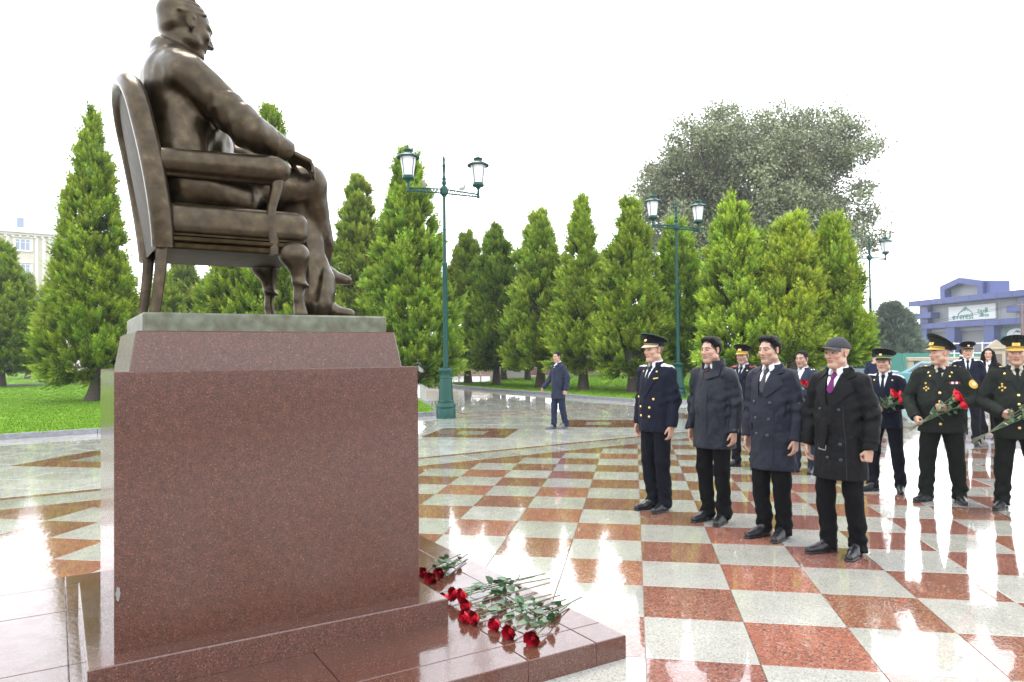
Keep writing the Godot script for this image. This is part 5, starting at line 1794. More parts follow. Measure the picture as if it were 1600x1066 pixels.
func benches_and_walls() -> void:
	var fr := mat("cream painted iron", Color(0.52, 0.47, 0.36), 0.5)
	var wd := mat("pale varnished slats", Color(0.42, 0.33, 0.22), 0.5)
	var spots := [[Vector3(-10.9, 0, -39.2), 0.30], [Vector3(-8.9, 0, -40.4), 0.30]]
	for k in 2:
		var b := thing("park_bench", ["left slatted park bench with cream frame, behind the nearest street lamp", "right slatted park bench with curled cream arm, behind the tree trunks"][k], "bench", spots[k][0], spots[k][1], "park benches behind the evergreens")
		for j in 5:
			var mb := MB.new()
			mb.bx(-0.95, 0.44, -0.18 + j * 0.1, 0.95, 0.465, -0.10 + j * 0.1, 0.006)
			obj("seat_slat", mb, wd, b)
		for j in 5:
			var mb := MB.new()
			mb.box(Transform3D(Basis(Vector3.RIGHT, -0.2), Vector3(0, 0.54 + j * 0.095, -0.22 - j * 0.02)), Vector3(1.9, 0.075, 0.022), 0.006)
			obj("back_slat", mb, wd, b)
		for sx in [-0.96, 0.0, 0.96]:
			var mb := MB.new()
			mb.tube([Vector3(sx, 0.02, -0.30), Vector3(sx, 0.43, -0.19), Vector3(sx, 0.98, -0.335)], [0.028, 0.026, 0.02], 8)
			mb.tube([Vector3(sx, 0.02, 0.34), Vector3(sx, 0.25, 0.24), Vector3(sx, 0.43, 0.28), Vector3(sx, 0.43, -0.19)], [0.028, 0.026, 0.026, 0.026], 8)
			if absf(sx) > 0.1:
				var pts := []
				var rr := []
				for q in 15:
					var a := lerpf(-0.6, 4.4, q / 14.0)
					pts.append(Vector3(sx, 0.58 + 0.12 * sin(a), 0.22 + 0.13 * cos(a)))
					rr.append(0.018)
				pts.append(Vector3(sx, 0.68, -0.24))
				rr.append(0.018)
				mb.tube(pts, rr, 7)
			obj("leg_frame", mb, fr, b)
	var brick := mat("red brown wall stone", Color(0.19, 0.085, 0.065), 0.6, tri_opts(0.5, {"albedo_texture": tx.stain}))
	var w := thing("low_wall", "long low red brown stone wall behind the evergreen lawn", "wall", Vector3(-13.5, 0, -53.6))
	for k in 24:
		facade(w, "wall_block", k * 1.2, -0.05, k * 1.2 + 1.19, 0.5, -0.4, 0.0, brick, 0.015)
		facade(w, "coping", k * 1.2, 0.502, k * 1.2 + 1.195, 0.60, -0.45, 0.05, brick, 0.015)
	var kw := mat("pinkish white wall", Color(0.36, 0.32, 0.32), 0.7)
	var ki := thing("kiosk", "small pinkish white flat roofed kiosk behind the benches", "kiosk", Vector3(-15.6, 0, -55.5), 0.2)
	facade(ki, "wall", -1.7, 0, 1.9, 2.2, -2.5, 0, kw, 0.02)
	facade(ki, "roof", -1.9, 2.2, 2.1, 2.4, -2.7, 0.3, kw, 0.03)
	facade(ki, "counter", -1.2, 0.95, 1.2, 1.05, 0.0, 0.25, kw, 0.01)
	var wb := thing("white_wall", "low white rendered wall segment behind the right bench", "wall", Vector3(-9.2, 0, -44.6), 0.25)
	facade(wb, "wall_block", 0, 0, 2.4, 0.95, -0.3, 0, kw, 0.02)
	facade(wb, "coping", -0.05, 0.952, 2.45, 1.02, -0.35, 0.05, kw, 0.02)

# ---------------------------------------------------------------- cars
func car(label: String, col: Color, at: Vector3, turn: float, kind: String, sc := 1.0) -> void:
	var paint := mat("car paint %.3f %.3f %.3f" % [col.r, col.g, col.b], col, 0.3, {"clearcoat_enabled": true, "clearcoat": 1.0, "clearcoat_roughness": 0.05})
	var glass := mat("dark car glass", Color(0.03, 0.035, 0.04), 0.06, {"metallic_specular": 0.7})
	var rub := mat("tyre rubber", Color(0.015, 0.015, 0.015), 0.8)
	var steel := mat("wheel steel", Color(0.3, 0.3, 0.31), 0.35, {"metallic": 0.8})
	var c := thing("parked_car", label, "car", at, turn)
	c.scale = Vector3.ONE * sc
	# side outline, length along x (front at +x), lofted across z with tumblehome
	var L := {"sedan": 4.1, "suv": 4.4, "van": 4.8}[kind] as float
	var low := [[-0.5, 0.32], [-0.5, 0.55], [-0.485, 0.86], [-0.30, 0.92], [0.20, 0.93], [0.47, 0.80], [0.5, 0.6], [0.5, 0.34]]
	var roof := [[-0.36, 0.915], [-0.26, 1.38], [0.02, 1.42], [0.20, 0.935]]
	if kind == "suv":
		low = [[-0.5, 0.42], [-0.5, 0.75], [-0.49, 1.02], [-0.30, 1.06], [0.18, 1.08], [0.45, 1.0], [0.5, 0.8], [0.5, 0.42]]
		roof = [[-0.485, 1.03], [-0.44, 1.68], [0.02, 1.73], [0.20, 1.085]]
	elif kind == "van":
		low = [[-0.5, 0.35], [-0.5, 0.8], [-0.5, 1.1], [-0.2, 1.12], [0.30, 1.12], [0.45, 0.98], [0.5, 0.7], [0.5, 0.38]]
		roof = [[-0.498, 1.11], [-0.485, 1.85], [0.10, 1.9], [0.32, 1.125]]
	var body := MB.new()
	var hw := 0.84
	var cross := [[-1.0, 0.0], [-0.93, 1.0], [0.93, 1.0], [1.0, 0.0]]
	var pts := PackedVector2Array()
	for q in low: pts.append(Vector2(q[0] * L, q[1]))
	var mid := Vector3(0, 0.7, 0)
	for side in [-1.0, 1.0]:
		var ring_o := []
		var ring_i := []
		for p in pts:
			var e := p.lerp(Vector2(0, 0.65), 0.06)
			ring_i.append(Vector3(e.x, e.y, side * hw))
			ring_o.append(Vector3(p.x, p.y, side * (hw - 0.09)))
		var k := Geometry2D.triangulate_polygon(pts)
		var b := body.v.size()
		for p in ring_i: body.vert(p, Vector3(0, 0, side))
		for i in range(0, k.size(), 3): body.tri(b + k[i], b + k[i + 1], b + k[i + 2])
		for i in ring_i.size():
			var j := (i + 1) % ring_i.size()
			body.face([ring_i[i], ring_i[j], ring_o[j], ring_o[i]], mid)
	for i in pts.size():
		var j := (i + 1) % pts.size()
		body.face([Vector3(pts[i].x, pts[i].y, hw - 0.09), Vector3(pts[j].x, pts[j].y, hw - 0.09), Vector3(pts[j].x, pts[j].y, -hw + 0.09), Vector3(pts[i].x, pts[i].y, -hw + 0.09)], mid)
	var bo := obj("body", body, paint, c)
	var cab := MB.new()
	var gl := MB.new()
	var rp := []
	for q in roof: rp.append(Vector2(q[0] * L, q[1]))
	var cz := [0.76, 0.62, 0.62, 0.76]
	var cm := Vector3(-0.05 * L, 1.0, 0)
	for side in [-1.0, 1.0]:
		var fc := []
		for i in 4: fc.append(Vector3(rp[i].x, rp[i].y, side * cz[i]))
		cab.face(fc, cm)
		var ctr: Vector3 = (fc[0] + fc[1] + fc[2] + fc[3]) / 4.0
		for part in 2:      # two side windows
			var w := []
			for q in [[0.04 + 0.48 * part, 0.10], [0.46 + 0.48 * part, 0.10], [0.46 + 0.48 * part, 0.84], [0.04 + 0.48 * part, 0.84]]:
				var lo: Vector3 = fc[0].lerp(fc[3], q[0] * 0.94 + 0.03)
				var hi: Vector3 = fc[1].lerp(fc[2], q[0] * 0.94 + 0.03)
				w.append(lo.lerp(hi, q[1]) + Vector3(0, 0, side * 0.006))
			gl.face(w, ctr - Vector3(0, 0, side))
	for i in [0, 1, 2]:
		var fc := [Vector3(rp[i].x, rp[i].y, cz[i]), Vector3(rp[i + 1].x, rp[i + 1].y, cz[i + 1]), Vector3(rp[i + 1].x, rp[i + 1].y, -cz[i + 1]), Vector3(rp[i].x, rp[i].y, -cz[i])]
		cab.face(fc, cm)
		if i != 1:
			var n: Vector3 = (fc[1] - fc[0]).cross(fc[2] - fc[0]).normalized()
			if n.dot(fc[0] - cm) < 0: n = -n
			var ct: Vector3 = (fc[0] + fc[1] + fc[2] + fc[3]) / 4.0
			var w := []
			for p in fc: w.append(ct + (p - ct) * 0.86 + n * 0.006)
			gl.face(w, cm)
	obj("cabin", cab, paint, c)
	obj("windows", gl, glass, c)
	for sx in [-0.30, 0.31]:
		for sz in [-1.0, 1.0]:
			var wm := MB.new()
			var r := 0.31 if kind == "sedan" else 0.36
			var T := Transform3D(Basis(Vector3.RIGHT, PI / 2), Vector3(sx * L, r, sz * 0.77))
			wm.lathe([Vector2(0.0, -0.10), Vector2(r - 0.03, -0.10), Vector2(r, -0.07), Vector2(r, 0.07), Vector2(r - 0.03, 0.10), Vector2(0.0, 0.10)], T, 18)
			var wo := obj("wheel", wm, rub, c)
			var hm := MB.new()
			hm.lathe([Vector2(0.0, -0.115), Vector2(r * 0.5, -0.11), Vector2(r * 0.62, -0.095), Vector2(r * 0.62, 0.095), Vector2(r * 0.5, 0.11), Vector2(0.0, 0.115)], T, 14)
			obj("rim", hm, steel, wo)
	for sz in [-0.6, 0.6]:
		var hl := MB.new()
		hl.bx(L * 0.5 - 0.05, 0.62 if kind == "sedan" else 0.80, sz - 0.13, L * 0.5 + 0.012, 0.76 if kind == "sedan" else 0.95, sz + 0.13, 0.02)
		obj("headlight", hl, mat("headlight glass", Color(0.6, 0.6, 0.62), 0.1), c)
		var tl := MB.new()
		tl.bx(-L * 0.5 - 0.012, 0.62 if kind == "sedan" else 0.85, sz - 0.13, -L * 0.5 + 0.05, 0.78 if kind == "sedan" else 1.05, sz + 0.13, 0.02)
		obj("tail_light", tl, mat("red tail light", Color(0.4, 0.01, 0.01), 0.2), c)
	for sx in [-1.0, 1.0]:
		var bm := MB.new()
		bm.bx(sx * L * 0.5 - 0.06, 0.36, -0.78, sx * L * 0.5 + 0.07, 0.52, 0.78, 0.03)
		obj("bumper", bm, mat("grey bumper", Color(0.12, 0.12, 0.13), 0.4), c)
func cars() -> void:
	car("pale blue old sedan parked behind the officers with roses", Color(0.12, 0.30, 0.35), Vector3(10.7, -0.05, -28.6), 2.75, "sedan", 0.9)
	car("grey blue car parked behind the farthest street lamp, behind the man in the cap", Color(0.16, 0.20, 0.25), Vector3(8.0, 0, -29.5), 2.9, "sedan")
	car("dark blue car parked behind the low wall, left of the walking man", Color(0.03, 0.045, 0.07), Vector3(-8.9, 0, -58.5), 0.05, "suv")
	car("black car parked behind the low wall, above the walking man's shoulder", Color(0.015, 0.015, 0.017), Vector3(-13.6, 0, -59.0), 3.1, "suv")
	car("grey car parked behind the low wall, right of the walking man", Color(0.10, 0.11, 0.12), Vector3(-3.0, 0, -57.6), 3.2, "sedan")
	car("silver car at the far left of the row behind the low wall", Color(0.3, 0.31, 0.33), Vector3(-19.0, 0, -59.5), 0.0, "sedan")
	car("white van behind the low wall, between the two leftmost officials", Color(0.6, 0.6, 0.62), Vector3(3.9, 0, -57.0), 0.0, "van")
	car("white car behind the low wall, behind the man in the grey suit", Color(0.55, 0.55, 0.57), Vector3(9.8, 0, -56.5), 0.1, "sedan")
	car("white car under the far left evergreens", Color(0.55, 0.55, 0.57), Vector3(-63.5, 0, -66.0), 0.75, "sedan")
	car("red car glimpsed between the trunks behind the low wall", Color(0.35, 0.02, 0.02), Vector3(-5.6, 0, -61.5), 0.1, "sedan")

# ---------------------------------------------------------------- trees
func frond(mb: MB, base: Vector3, dir: Vector3, side: Vector3, ln: float, wd: float, c0: Color, c1: Color) -> void:   # a flat feathery spray: axis with paired leaflets
	var up := dir.cross(side).normalized()
	var k := 4
	for i in k:
		var t := (i + 0.4) / k
		var p := base + dir * ln * t + up * ln * 0.12 * t * t
		var w := wd * (1.0 - 0.65 * t)
		for s in [-1.0, 1.0]:
			var tip: Vector3 = p + dir * w * 0.95 + side * s * w * 0.75 + up * w * 0.1
			var nn: Vector3 = (up + side * s * 0.35).normalized()
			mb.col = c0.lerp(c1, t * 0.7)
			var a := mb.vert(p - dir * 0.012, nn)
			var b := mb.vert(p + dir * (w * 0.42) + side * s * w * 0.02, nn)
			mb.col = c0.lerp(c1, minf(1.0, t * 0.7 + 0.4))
			var d := mb.vert(tip, nn)
			mb.tri(a, b, d)
			var e := mb.vert(p + dir * (w * 0.28) + side * s * w * 0.55, nn)
			mb.tri(a, d, e)
	mb.col = c1
	var q := base + dir * ln * 0.8 + up * ln * 0.08
	var a2 := mb.vert(q - side * wd * 0.16, up)
	var b2 := mb.vert(q + side * wd * 0.16, up)
	var d2 := mb.vert(base + dir * ln * 1.12 + up * ln * 0.15, up)
	mb.tri(a2, b2, d2)
func tuft(sd: int, n: int, c0: Color, c1: Color, spread: float) -> ArrayMesh:   # grows along +y
	var r := rg(sd)
	var mb := MB.new()
	mb.use_col = true
	for i in n:
		var a := r.randf() * TAU
		var tilt := sqrt(r.randf()) * spread
		var d := Vector3(cos(a) * sin(tilt), cos(tilt), sin(a) * sin(tilt)).normalized()
		var s := d.cross(Vector3(r.randf_range(-1, 1), r.randf_range(-1, 1), r.randf_range(-1, 1))).normalized()
		var g := r.randf_range(0.8, 1.2)
		var st := Vector3(r.randf_range(-0.08, 0.08), r.randf_range(-0.05, 0.14), r.randf_range(-0.08, 0.08))
		frond(mb, st, d, s, r.randf_range(0.22, 0.40), r.randf_range(0.10, 0.155), c0 * g, c1 * g)
	return mb.mesh()
func trunk(o: Node3D, h: float, r: float, mt: Material, sd: int, lean := Vector3.ZERO) -> void:
	var rr := rg(sd)
	var mb := MB.new()
	var prev := []
	var sides := 12
	var ph := []
	for j in sides: ph.append(rr.randf_range(0.85, 1.12))
	for i in 9:
		var t := i / 8.0
		var row := []
		var c := lean * t + Vector3(sin(t * 5.0 + sd) * 0.03, h * t, cos(t * 4.0 + sd) * 0.03)
		var ra := r * (1.25 - 0.25 * minf(1.0, t * 5.0)) * (1.0 - 0.6 * t)
		for j in sides:
			var a := TAU * j / sides + t * 0.4
			var d := Vector3(cos(a), 0, sin(a))
			row.append(mb.vert(c + d * ra * ph[j] * rr.randf_range(0.94, 1.06), d))
		if prev.size():
			for j in sides: mb.quad(prev[j], prev[(j + 1) % sides], row[(j + 1) % sides], row[j])
		prev = row
	obj("trunk", mb, mt, o)
func multi(o: Node3D, called: String, meshes: Array, xf: Array, cols: Array, mt: Material) -> void:
	for k in meshes.size():
		var idx := []
		for i in range(k, xf.size(), meshes.size()): idx.append(i)
		var mm := MultiMesh.new()
		mm.transform_format = MultiMesh.TRANSFORM_3D
		mm.use_colors = true
		mm.mesh = meshes[k]
		mm.instance_count = idx.size()
		for i in idx.size():
			mm.set_instance_transform(i, xf[idx[i]])
			mm.set_instance_color(i, cols[idx[i]])
		var mi := MultiMeshInstance3D.new()
		mi.name = called
		mi.multimesh = mm
		mi.material_override = mt
		o.add_child(mi, true)
		mi.set_meta("kind", "stuff")
var tufts := []
var tufts_dark := []
func evergreen(label: String, x: float, z: float, h: float, r: float, cb: float, sd: int, o := {}) -> void:
	var bark := mat("wet brown bark", Color(1, 1, 1), 0.85, tri_opts(1.2, {"uv1_world_triplanar": false, "albedo_texture": ntex(noise(FastNoiseLite.TYPE_SIMPLEX_SMOOTH, 0.05, 81, 4), 256, [[0.0, Color(0.03, 0.022, 0.018)], [1.0, Color(0.13, 0.10, 0.08)]])}))
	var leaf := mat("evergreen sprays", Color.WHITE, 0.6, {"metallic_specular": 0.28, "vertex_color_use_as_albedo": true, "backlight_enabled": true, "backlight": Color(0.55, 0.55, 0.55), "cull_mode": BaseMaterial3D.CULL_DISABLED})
	if tufts.is_empty():
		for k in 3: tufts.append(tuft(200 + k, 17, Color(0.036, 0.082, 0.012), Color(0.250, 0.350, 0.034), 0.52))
	var t := thing("evergreen_tree", label, "tree", Vector3(x, 0.09, z), 0.0, "feathery evergreen trees on the lawns")
	var rr := rg(sd)
	trunk(t, minf(h * 0.5, cb + 2.0), o.get("tr", 0.16 + r * 0.03), bark, sd, o.get("lean", Vector3.ZERO))
	var dist := Vector2(x, z).length()
	var sz: float = o.get("size", clampf(1.22 + r * 0.14, 1.3, 1.6))
	var hh := h - cb
	var n := int(clampf(hh * r * 98.0 / (sz * sz), 400, 4200))
	var ns := noise(FastNoiseLite.TYPE_SIMPLEX_SMOOTH, 0.55, sd, 2)
	var power: float = o.get("power", 0.72)
	r -= 0.16
	var prof := func(u: float) -> float:
		if u < 0.10: return lerpf(0.62, 1.0, sin(u * 10.0 * PI / 2.0))
		return pow(maxf(0.0, 1.0 - (u - 0.10) / 0.90), power)
	# a few leaders and clumps break up the outline
	var xf := []
	var cols := []
	var tone: float = o.get("tone", 1.0) * rr.randf_range(0.92, 1.08)
	var warm := rr.randf_range(0.9, 1.12)
	var heads := []
	for k in 8: heads.append([rr.randf() * TAU, rr.randf_range(0.1, 0.5), rr.randf_range(0.74, 1.03)])
	var tries := 0
	while xf.size() < n and tries < n * 30:
		tries += 1
		var u := rr.randf()
		var pr: float = prof.call(u)
		if rr.randf() > pr + 0.12: continue
		var a := rr.randf() * TAU
		var lump := 1.0 + 0.36 * ns.get_noise_3d(cos(a) * 2.4 + x, u * hh * 0.9, sin(a) * 2.4 + z)
		var dep := 1.0 - absf(rr.randfn(0.0, 0.13))
		if rr.randf() < 0.28: dep = rr.randf_range(0.3, 0.8)
		var rad := r * pr * lump * dep
		var y := cb + u * hh + rr.randfn(0.0, 0.06)
		var p := Vector3(cos(a) * rad, y, sin(a) * rad)
		var out := Vector3(cos(a), 0, sin(a))
		var d := (out * rr.randf_range(0.45, 0.95) * (1.0 - u * 0.6) + Vector3.UP * rr.randf_range(0.55, 0.95) + Vector3(rr.randfn(0, 0.16), 0, rr.randfn(0, 0.16))).normalized()
		if u < 0.06: d = (out + Vector3.UP * rr.randf_range(-0.2, 0.4)).normalized()
		var xx := d.cross(Vector3(cos(a + 1.3), 0.2, sin(a + 1.3))).normalized()
		var s := sz * rr.randf_range(0.75, 1.2) * (1.0 - 0.25 * u)
		xf.append(Transform3D(Basis(xx * s, d * s * 1.12, xx.cross(d) * s), p))
		var g := tone * rr.randf_range(0.78, 1.2) * (1.0 + 0.25 * ns.get_noise_3d(cos(a) * 3.0 + 50.0, u * hh, sin(a) * 3.0))
		cols.append(Color(g * warm * rr.randf_range(0.88, 1.12), g, g * rr.randf_range(0.8, 1.1)))
	for k in heads:      # spiky leaders at the top
		for j in 7:
			var q: float = j / 6.0
			var p := Vector3(cos(k[0]) * k[1] * r * 0.5 * (1.0 - q * 0.5), cb + hh * k[2] * (0.78 + 0.22 * q) - 0.25, sin(k[0]) * k[1] * r * 0.5 * (1.0 - q * 0.5))
			var d := (Vector3.UP + Vector3(cos(k[0]), 0, sin(k[0])) * 0.22 + Vector3(rr.randfn(0, 0.1), 0, rr.randfn(0, 0.1))).normalized()
			var xx := d.cross(Vector3(1, 0, 0.3)).normalized()
			var s := sz * 0.75
			xf.append(Transform3D(Basis(xx * s * 0.8, d * s * 1.55, xx.cross(d) * s * 0.8), p))
			cols.append(Color(tone, tone, tone * 0.9))
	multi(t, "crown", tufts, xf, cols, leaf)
	# brown boughs inside
	var bm := MB.new()
	for k in 26:
		var a := rr.randf() * TAU
		var u := rr.randf_range(0.0, 0.7)
		var y := cb + u * hh * 0.9
		var rad: float = r * prof.call(u) * 0.75
		bm.tube([Vector3(0, y - 0.1, 0), Vector3(cos(a) * rad * 0.5, y + 0.05, sin(a) * rad * 0.5), Vector3(cos(a) * rad, y + 0.35, sin(a) * rad)], [0.05, 0.03, 0.012], 5, false)
	bm.tube([Vector3(0, cb * 0.5, 0), Vector3(0, h * 0.9, 0)], [0.12, 0.02], 6, false)
	obj("boughs", bm, bark, t)
func trees() -> void:
	evergreen("tall leaning-trunked evergreen left of the monument", -19.5, -22.66, 10.3, 1.66, 0.75, 301, {"lean": Vector3(0.5, 0, -0.3), "power": 0.8})
	evergreen("evergreen behind the seated bronze figure", -14.89, -27.19, 11.7, 2.9, 0.5, 302, {"power": 0.85})
	evergreen("evergreen behind the statue's knee, in the gap left of the street lamp tree", -14.35, -35.19, 11.0, 2.3, 0.4, 303, {"tone": 0.95})
	evergreen("broad tall evergreen just left of the nearest street lamp", -8.72, -26.61, 9.5, 1.95, 0.55, 304, {"tone": 1.05})
	evergreen("first evergreen right of the nearest street lamp", -8.82, -36.82, 7.8, 1.55, 0.91, 305, {"tone": 0.72, "power": 0.5})
	evergreen("second evergreen right of the nearest street lamp", -6.78, -34.60, 7.7, 1.65, 0.96, 306, {"tone": 0.78, "power": 0.55})
	evergreen("broad evergreen left of the walking man", -4.23, -32.05, 7.9, 1.72, 0.96, 307, {"power": 0.6})
	evergreen("slim pointed evergreen right of the walking man", -2.16, -30.05, 7.9, 1.45, 0.96, 308, {"power": 0.95})
	evergreen("evergreen behind the leftmost officer", -0.11, -27.93, 7.3, 1.5, 0.78, 309, {"power": 0.62})
	evergreen("evergreen behind the middle street lamp", 1.81, -29.95, 6.7, 1.33, 0.86, 310, {"power": 0.5, "tone": 1.1})
	evergreen("bright evergreen with a broad top, behind the second official", 3.54, -25.76, 6.75, 1.36, 1.06, 311, {"power": 0.55, "tone": 1.25})
	evergreen("bright evergreen behind the third official", 5.36, -25.44, 6.1, 1.2, 1.16, 312, {"power": 0.5, "tone": 1.25})
	evergreen("darker narrow evergreen set back between the two bright ones", 5.86, -33.49, 6.8, 0.95, 0.91, 313, {"tone": 0.8})
	evergreen("evergreen behind the man in the cap, at the right end of the row", 6.95, -26.07, 6.0, 1.05, 1.21, 314, {"power": 0.55, "tone": 1.0})
	evergreen("distant evergreen seen through the gap behind the leftmost officer", -1.83, -46.49, 8.0, 1.3, 0.7, 315, {"tone": 0.6, "power": 0.5})
	evergreen("small distant evergreen seen behind the walking man's tree", -3.98, -49.25, 7.0, 0.95, 0.8, 316, {"tone": 0.6})
	evergreen("distant evergreen behind the second tree of the row", -7.82, -42.0, 7.2, 1.2, 1.0, 317, {"tone": 0.6, "power": 0.5})
	evergreen("distant evergreen behind the broad tree of the row", -6.2, -41.2, 7.0, 1.2, 1.1, 318, {"tone": 0.6, "power": 0.5})
	evergreen("evergreen at the left edge in front of the apartment block", -35.43, -34.42, 7.9, 2.2, 0.9, 319, {"tone": 0.9})
	evergreen("smaller evergreen beside the one at the left edge", -47.0, -48.0, 8.0, 1.35, 0.9, 320, {"tone": 0.75})
	evergreen("smallest far evergreen in front of the apartment block pilasters", -49.0, -51.5, 7.2, 1.1, 0.9, 321, {"tone": 0.75})
	evergreen("evergreen glimpsed between the chair legs of the statue", -24.0, -42.0, 9.0, 2.3, 0.6, 322, {"tone": 0.85})
	evergreen("far evergreen between the tall left tree and the statue chair", -28.0, -40.0, 8.0, 2.2, 0.6, 323, {"tone": 0.75})
	evergreen("far evergreen seen under the statue chair seat, near its front leg", -19.5, -38.0, 7.0, 2.1, 0.4, 325, {"tone": 0.85})
	evergreen("far evergreen seen under the statue chair seat, near its rear leg", -26.0, -35.5, 6.0, 1.9, 0.4, 326, {"tone": 0.9})
	evergreen("far evergreen seen under the middle of the statue chair seat", -20.0, -32.0, 6.6, 2.0, 0.4, 327, {"tone": 0.85})
	evergreen("low dark evergreen bush behind the leftmost officer's tree", 1.0, -33.0, 2.4, 1.1, 0.3, 324, {"tone": 0.5, "power": 0.4})
	# big pale plane tree in the haze
	var bark := mats["wet brown bark"] as StandardMaterial3D
	var lf := mat("plane tree leaves", Color.WHITE, 0.6, {"vertex_color_use_as_albedo": true, "backlight_enabled": true, "backlight": Color(0.4, 0.4, 0.4), "cull_mode": BaseMaterial3D.CULL_DISABLED})
	var p := thing("plane_tree", "huge broad plane tree with thinning olive leaves, rising behind the evergreens at right", "tree", Vector3(8.34, 0, -51.33))
	var rr := rg(401)
	var mb := MB.new()
	mb.tube([Vector3(0, 0, 0), Vector3(0.2, 3.0, 0), Vector3(0.1, 6.5, 0.2)], [0.55, 0.42, 0.38], 12, false)
	var lobes := []
	for k in 46:
		var a := k * 2.399963
		var v := 1.0 - 1.72 * (k + 0.5) / 46.0
		var rr2 := sqrt(1.0 - v * v)
		var rad := rr.randf_range(0.70, 0.92) * (1.0 if k % 3 else 0.55)
		lobes.append([Vector3(cos(a) * rr2 * 7.9 * rad - 0.4, 11.0 + v * 7.2 * rad + 0.6, sin(a) * rr2 * 8.0 * rad), rr.randf_range(1.5, 2.5)])
	for l in lobes:
		var c: Vector3 = l[0]
		var st := Vector3(0.1, rr.randf_range(4.0, 6.4), 0.1)
		var m1 := st.lerp(c, 0.45) + Vector3(rr.randfn(0, 0.4), -0.5, rr.randfn(0, 0.4))
		mb.tube([st, m1, c], [0.17, 0.10, 0.04], 6, false)
		for j in 7:
			var e := Vector3(rr.randfn(0, 1), rr.randfn(0.3, 0.8), rr.randfn(0, 1)).normalized() * float(l[1]) * 0.9
			mb.tube([m1.lerp(c, rr.randf_range(0.5, 1.0)), c + e * 0.6, c + e], [0.035, 0.02, 0.008], 4, false)
	obj("limbs", mb, bark, p)
	var cl := []
	for q in 3:
		var c := MB.new()
		c.use_col = true
		for i in 34:
			var d := Vector3(rr.randfn(0, 0.42), rr.randfn(0, 0.34), rr.randfn(0, 0.42))
			var nn := Vector3(rr.randf_range(-1, 1), rr.randf_range(0.1, 1), rr.randf_range(-1, 1)).normalized()
			var s := nn.cross(Vector3(rr.randf_range(-1, 1), 0.2, rr.randf_range(-1, 1))).normalized() * rr.randf_range(0.085, 0.14)
			var t := nn.cross(s)
			var g := rr.randf_range(0.9, 1.1)
			c.col = Color(0.165 * g, 0.195 * g, 0.095 * g) if rr.randf() < 0.7 else Color(0.19 * g, 0.195 * g, 0.105 * g)
			var k0 := c.vert(d - s * 0.9, nn)
			var k1 := c.vert(d + t * 0.8, nn)
			var k2 := c.vert(d + s * 1.1, nn)
			var k3 := c.vert(d - t * 0.8, nn)
			c.quad(k0, k1, k2, k3)
		cl.append(c.mesh())
	var xf := []
	var cols := []
	for l in lobes:
		var m := int(5.0 * float(l[1]) * float(l[1]))
		for q in m:
			var sc: Vector3 = Vector3(l[0]) + Vector3(rr.randfn(0, 1), rr.randfn(0.15, 0.9), rr.randfn(0, 1)).normalized() * float(l[1]) * pow(rr.randf(), 0.4) * Vector3(1.15, 0.9, 1.15)
			var g0 := rr.randf_range(0.8, 1.2)
			for k in 7:
				var v := Vector3(rr.randfn(0, 0.30), rr.randfn(0, 0.22), rr.randfn(0, 0.30))
				xf.append(Transform3D(Basis(Vector3.UP, rr.randf() * TAU) * Basis(Vector3.RIGHT, rr.randf_range(-0.5, 0.5)), sc + v).scaled_local(Vector3.ONE * rr.randf_range(0.6, 0.9)))
				var g := g0 * rr.randf_range(0.9, 1.1)
				cols.append(Color(g, g, g))
	multi(p, "crown", cl, xf, cols, lf)
	# grey green pine by the blue car
	var pn := thing("pine_tree", "soft grey green pine between the farthest street lamp and the blue shop", "tree", Vector3(17.5, 0, -52.0))
	trunk(pn, 3.0, 0.16, bark, 77)
	var dark := []
	for k in 2: dark.append(tuft(260 + k, 16, Color(0.075, 0.115, 0.075), Color(0.17, 0.235, 0.145), 0.9))
	xf = []
	cols = []
	for i in 620:
		var u := rr.randf()
		var a := rr.randf() * TAU
		var rad := 2.35 * pow(1.0 - u, 0.6) * sqrt(rr.randf()) * (1.0 + 0.25 * sin(a * 3.0 + u * 9.0))
		var d := (Vector3(cos(a), 0.7, sin(a)) + Vector3(rr.randfn(0, 0.3), rr.randfn(0, 0.3), rr.randfn(0, 0.3))).normalized()
		var xx := d.cross(Vector3(0.3, 0.1, 1)).normalized()
		xf.append(Transform3D(Basis(xx * 1.1, d * 1.6, xx.cross(d) * 1.1), Vector3(cos(a) * rad, 0.5 + 4.1 * u, sin(a) * rad)))
		var g := rr.randf_range(0.75, 1.15)
		cols.append(Color(g, g, g))
	multi(pn, "crown", dark, xf, cols, lf)

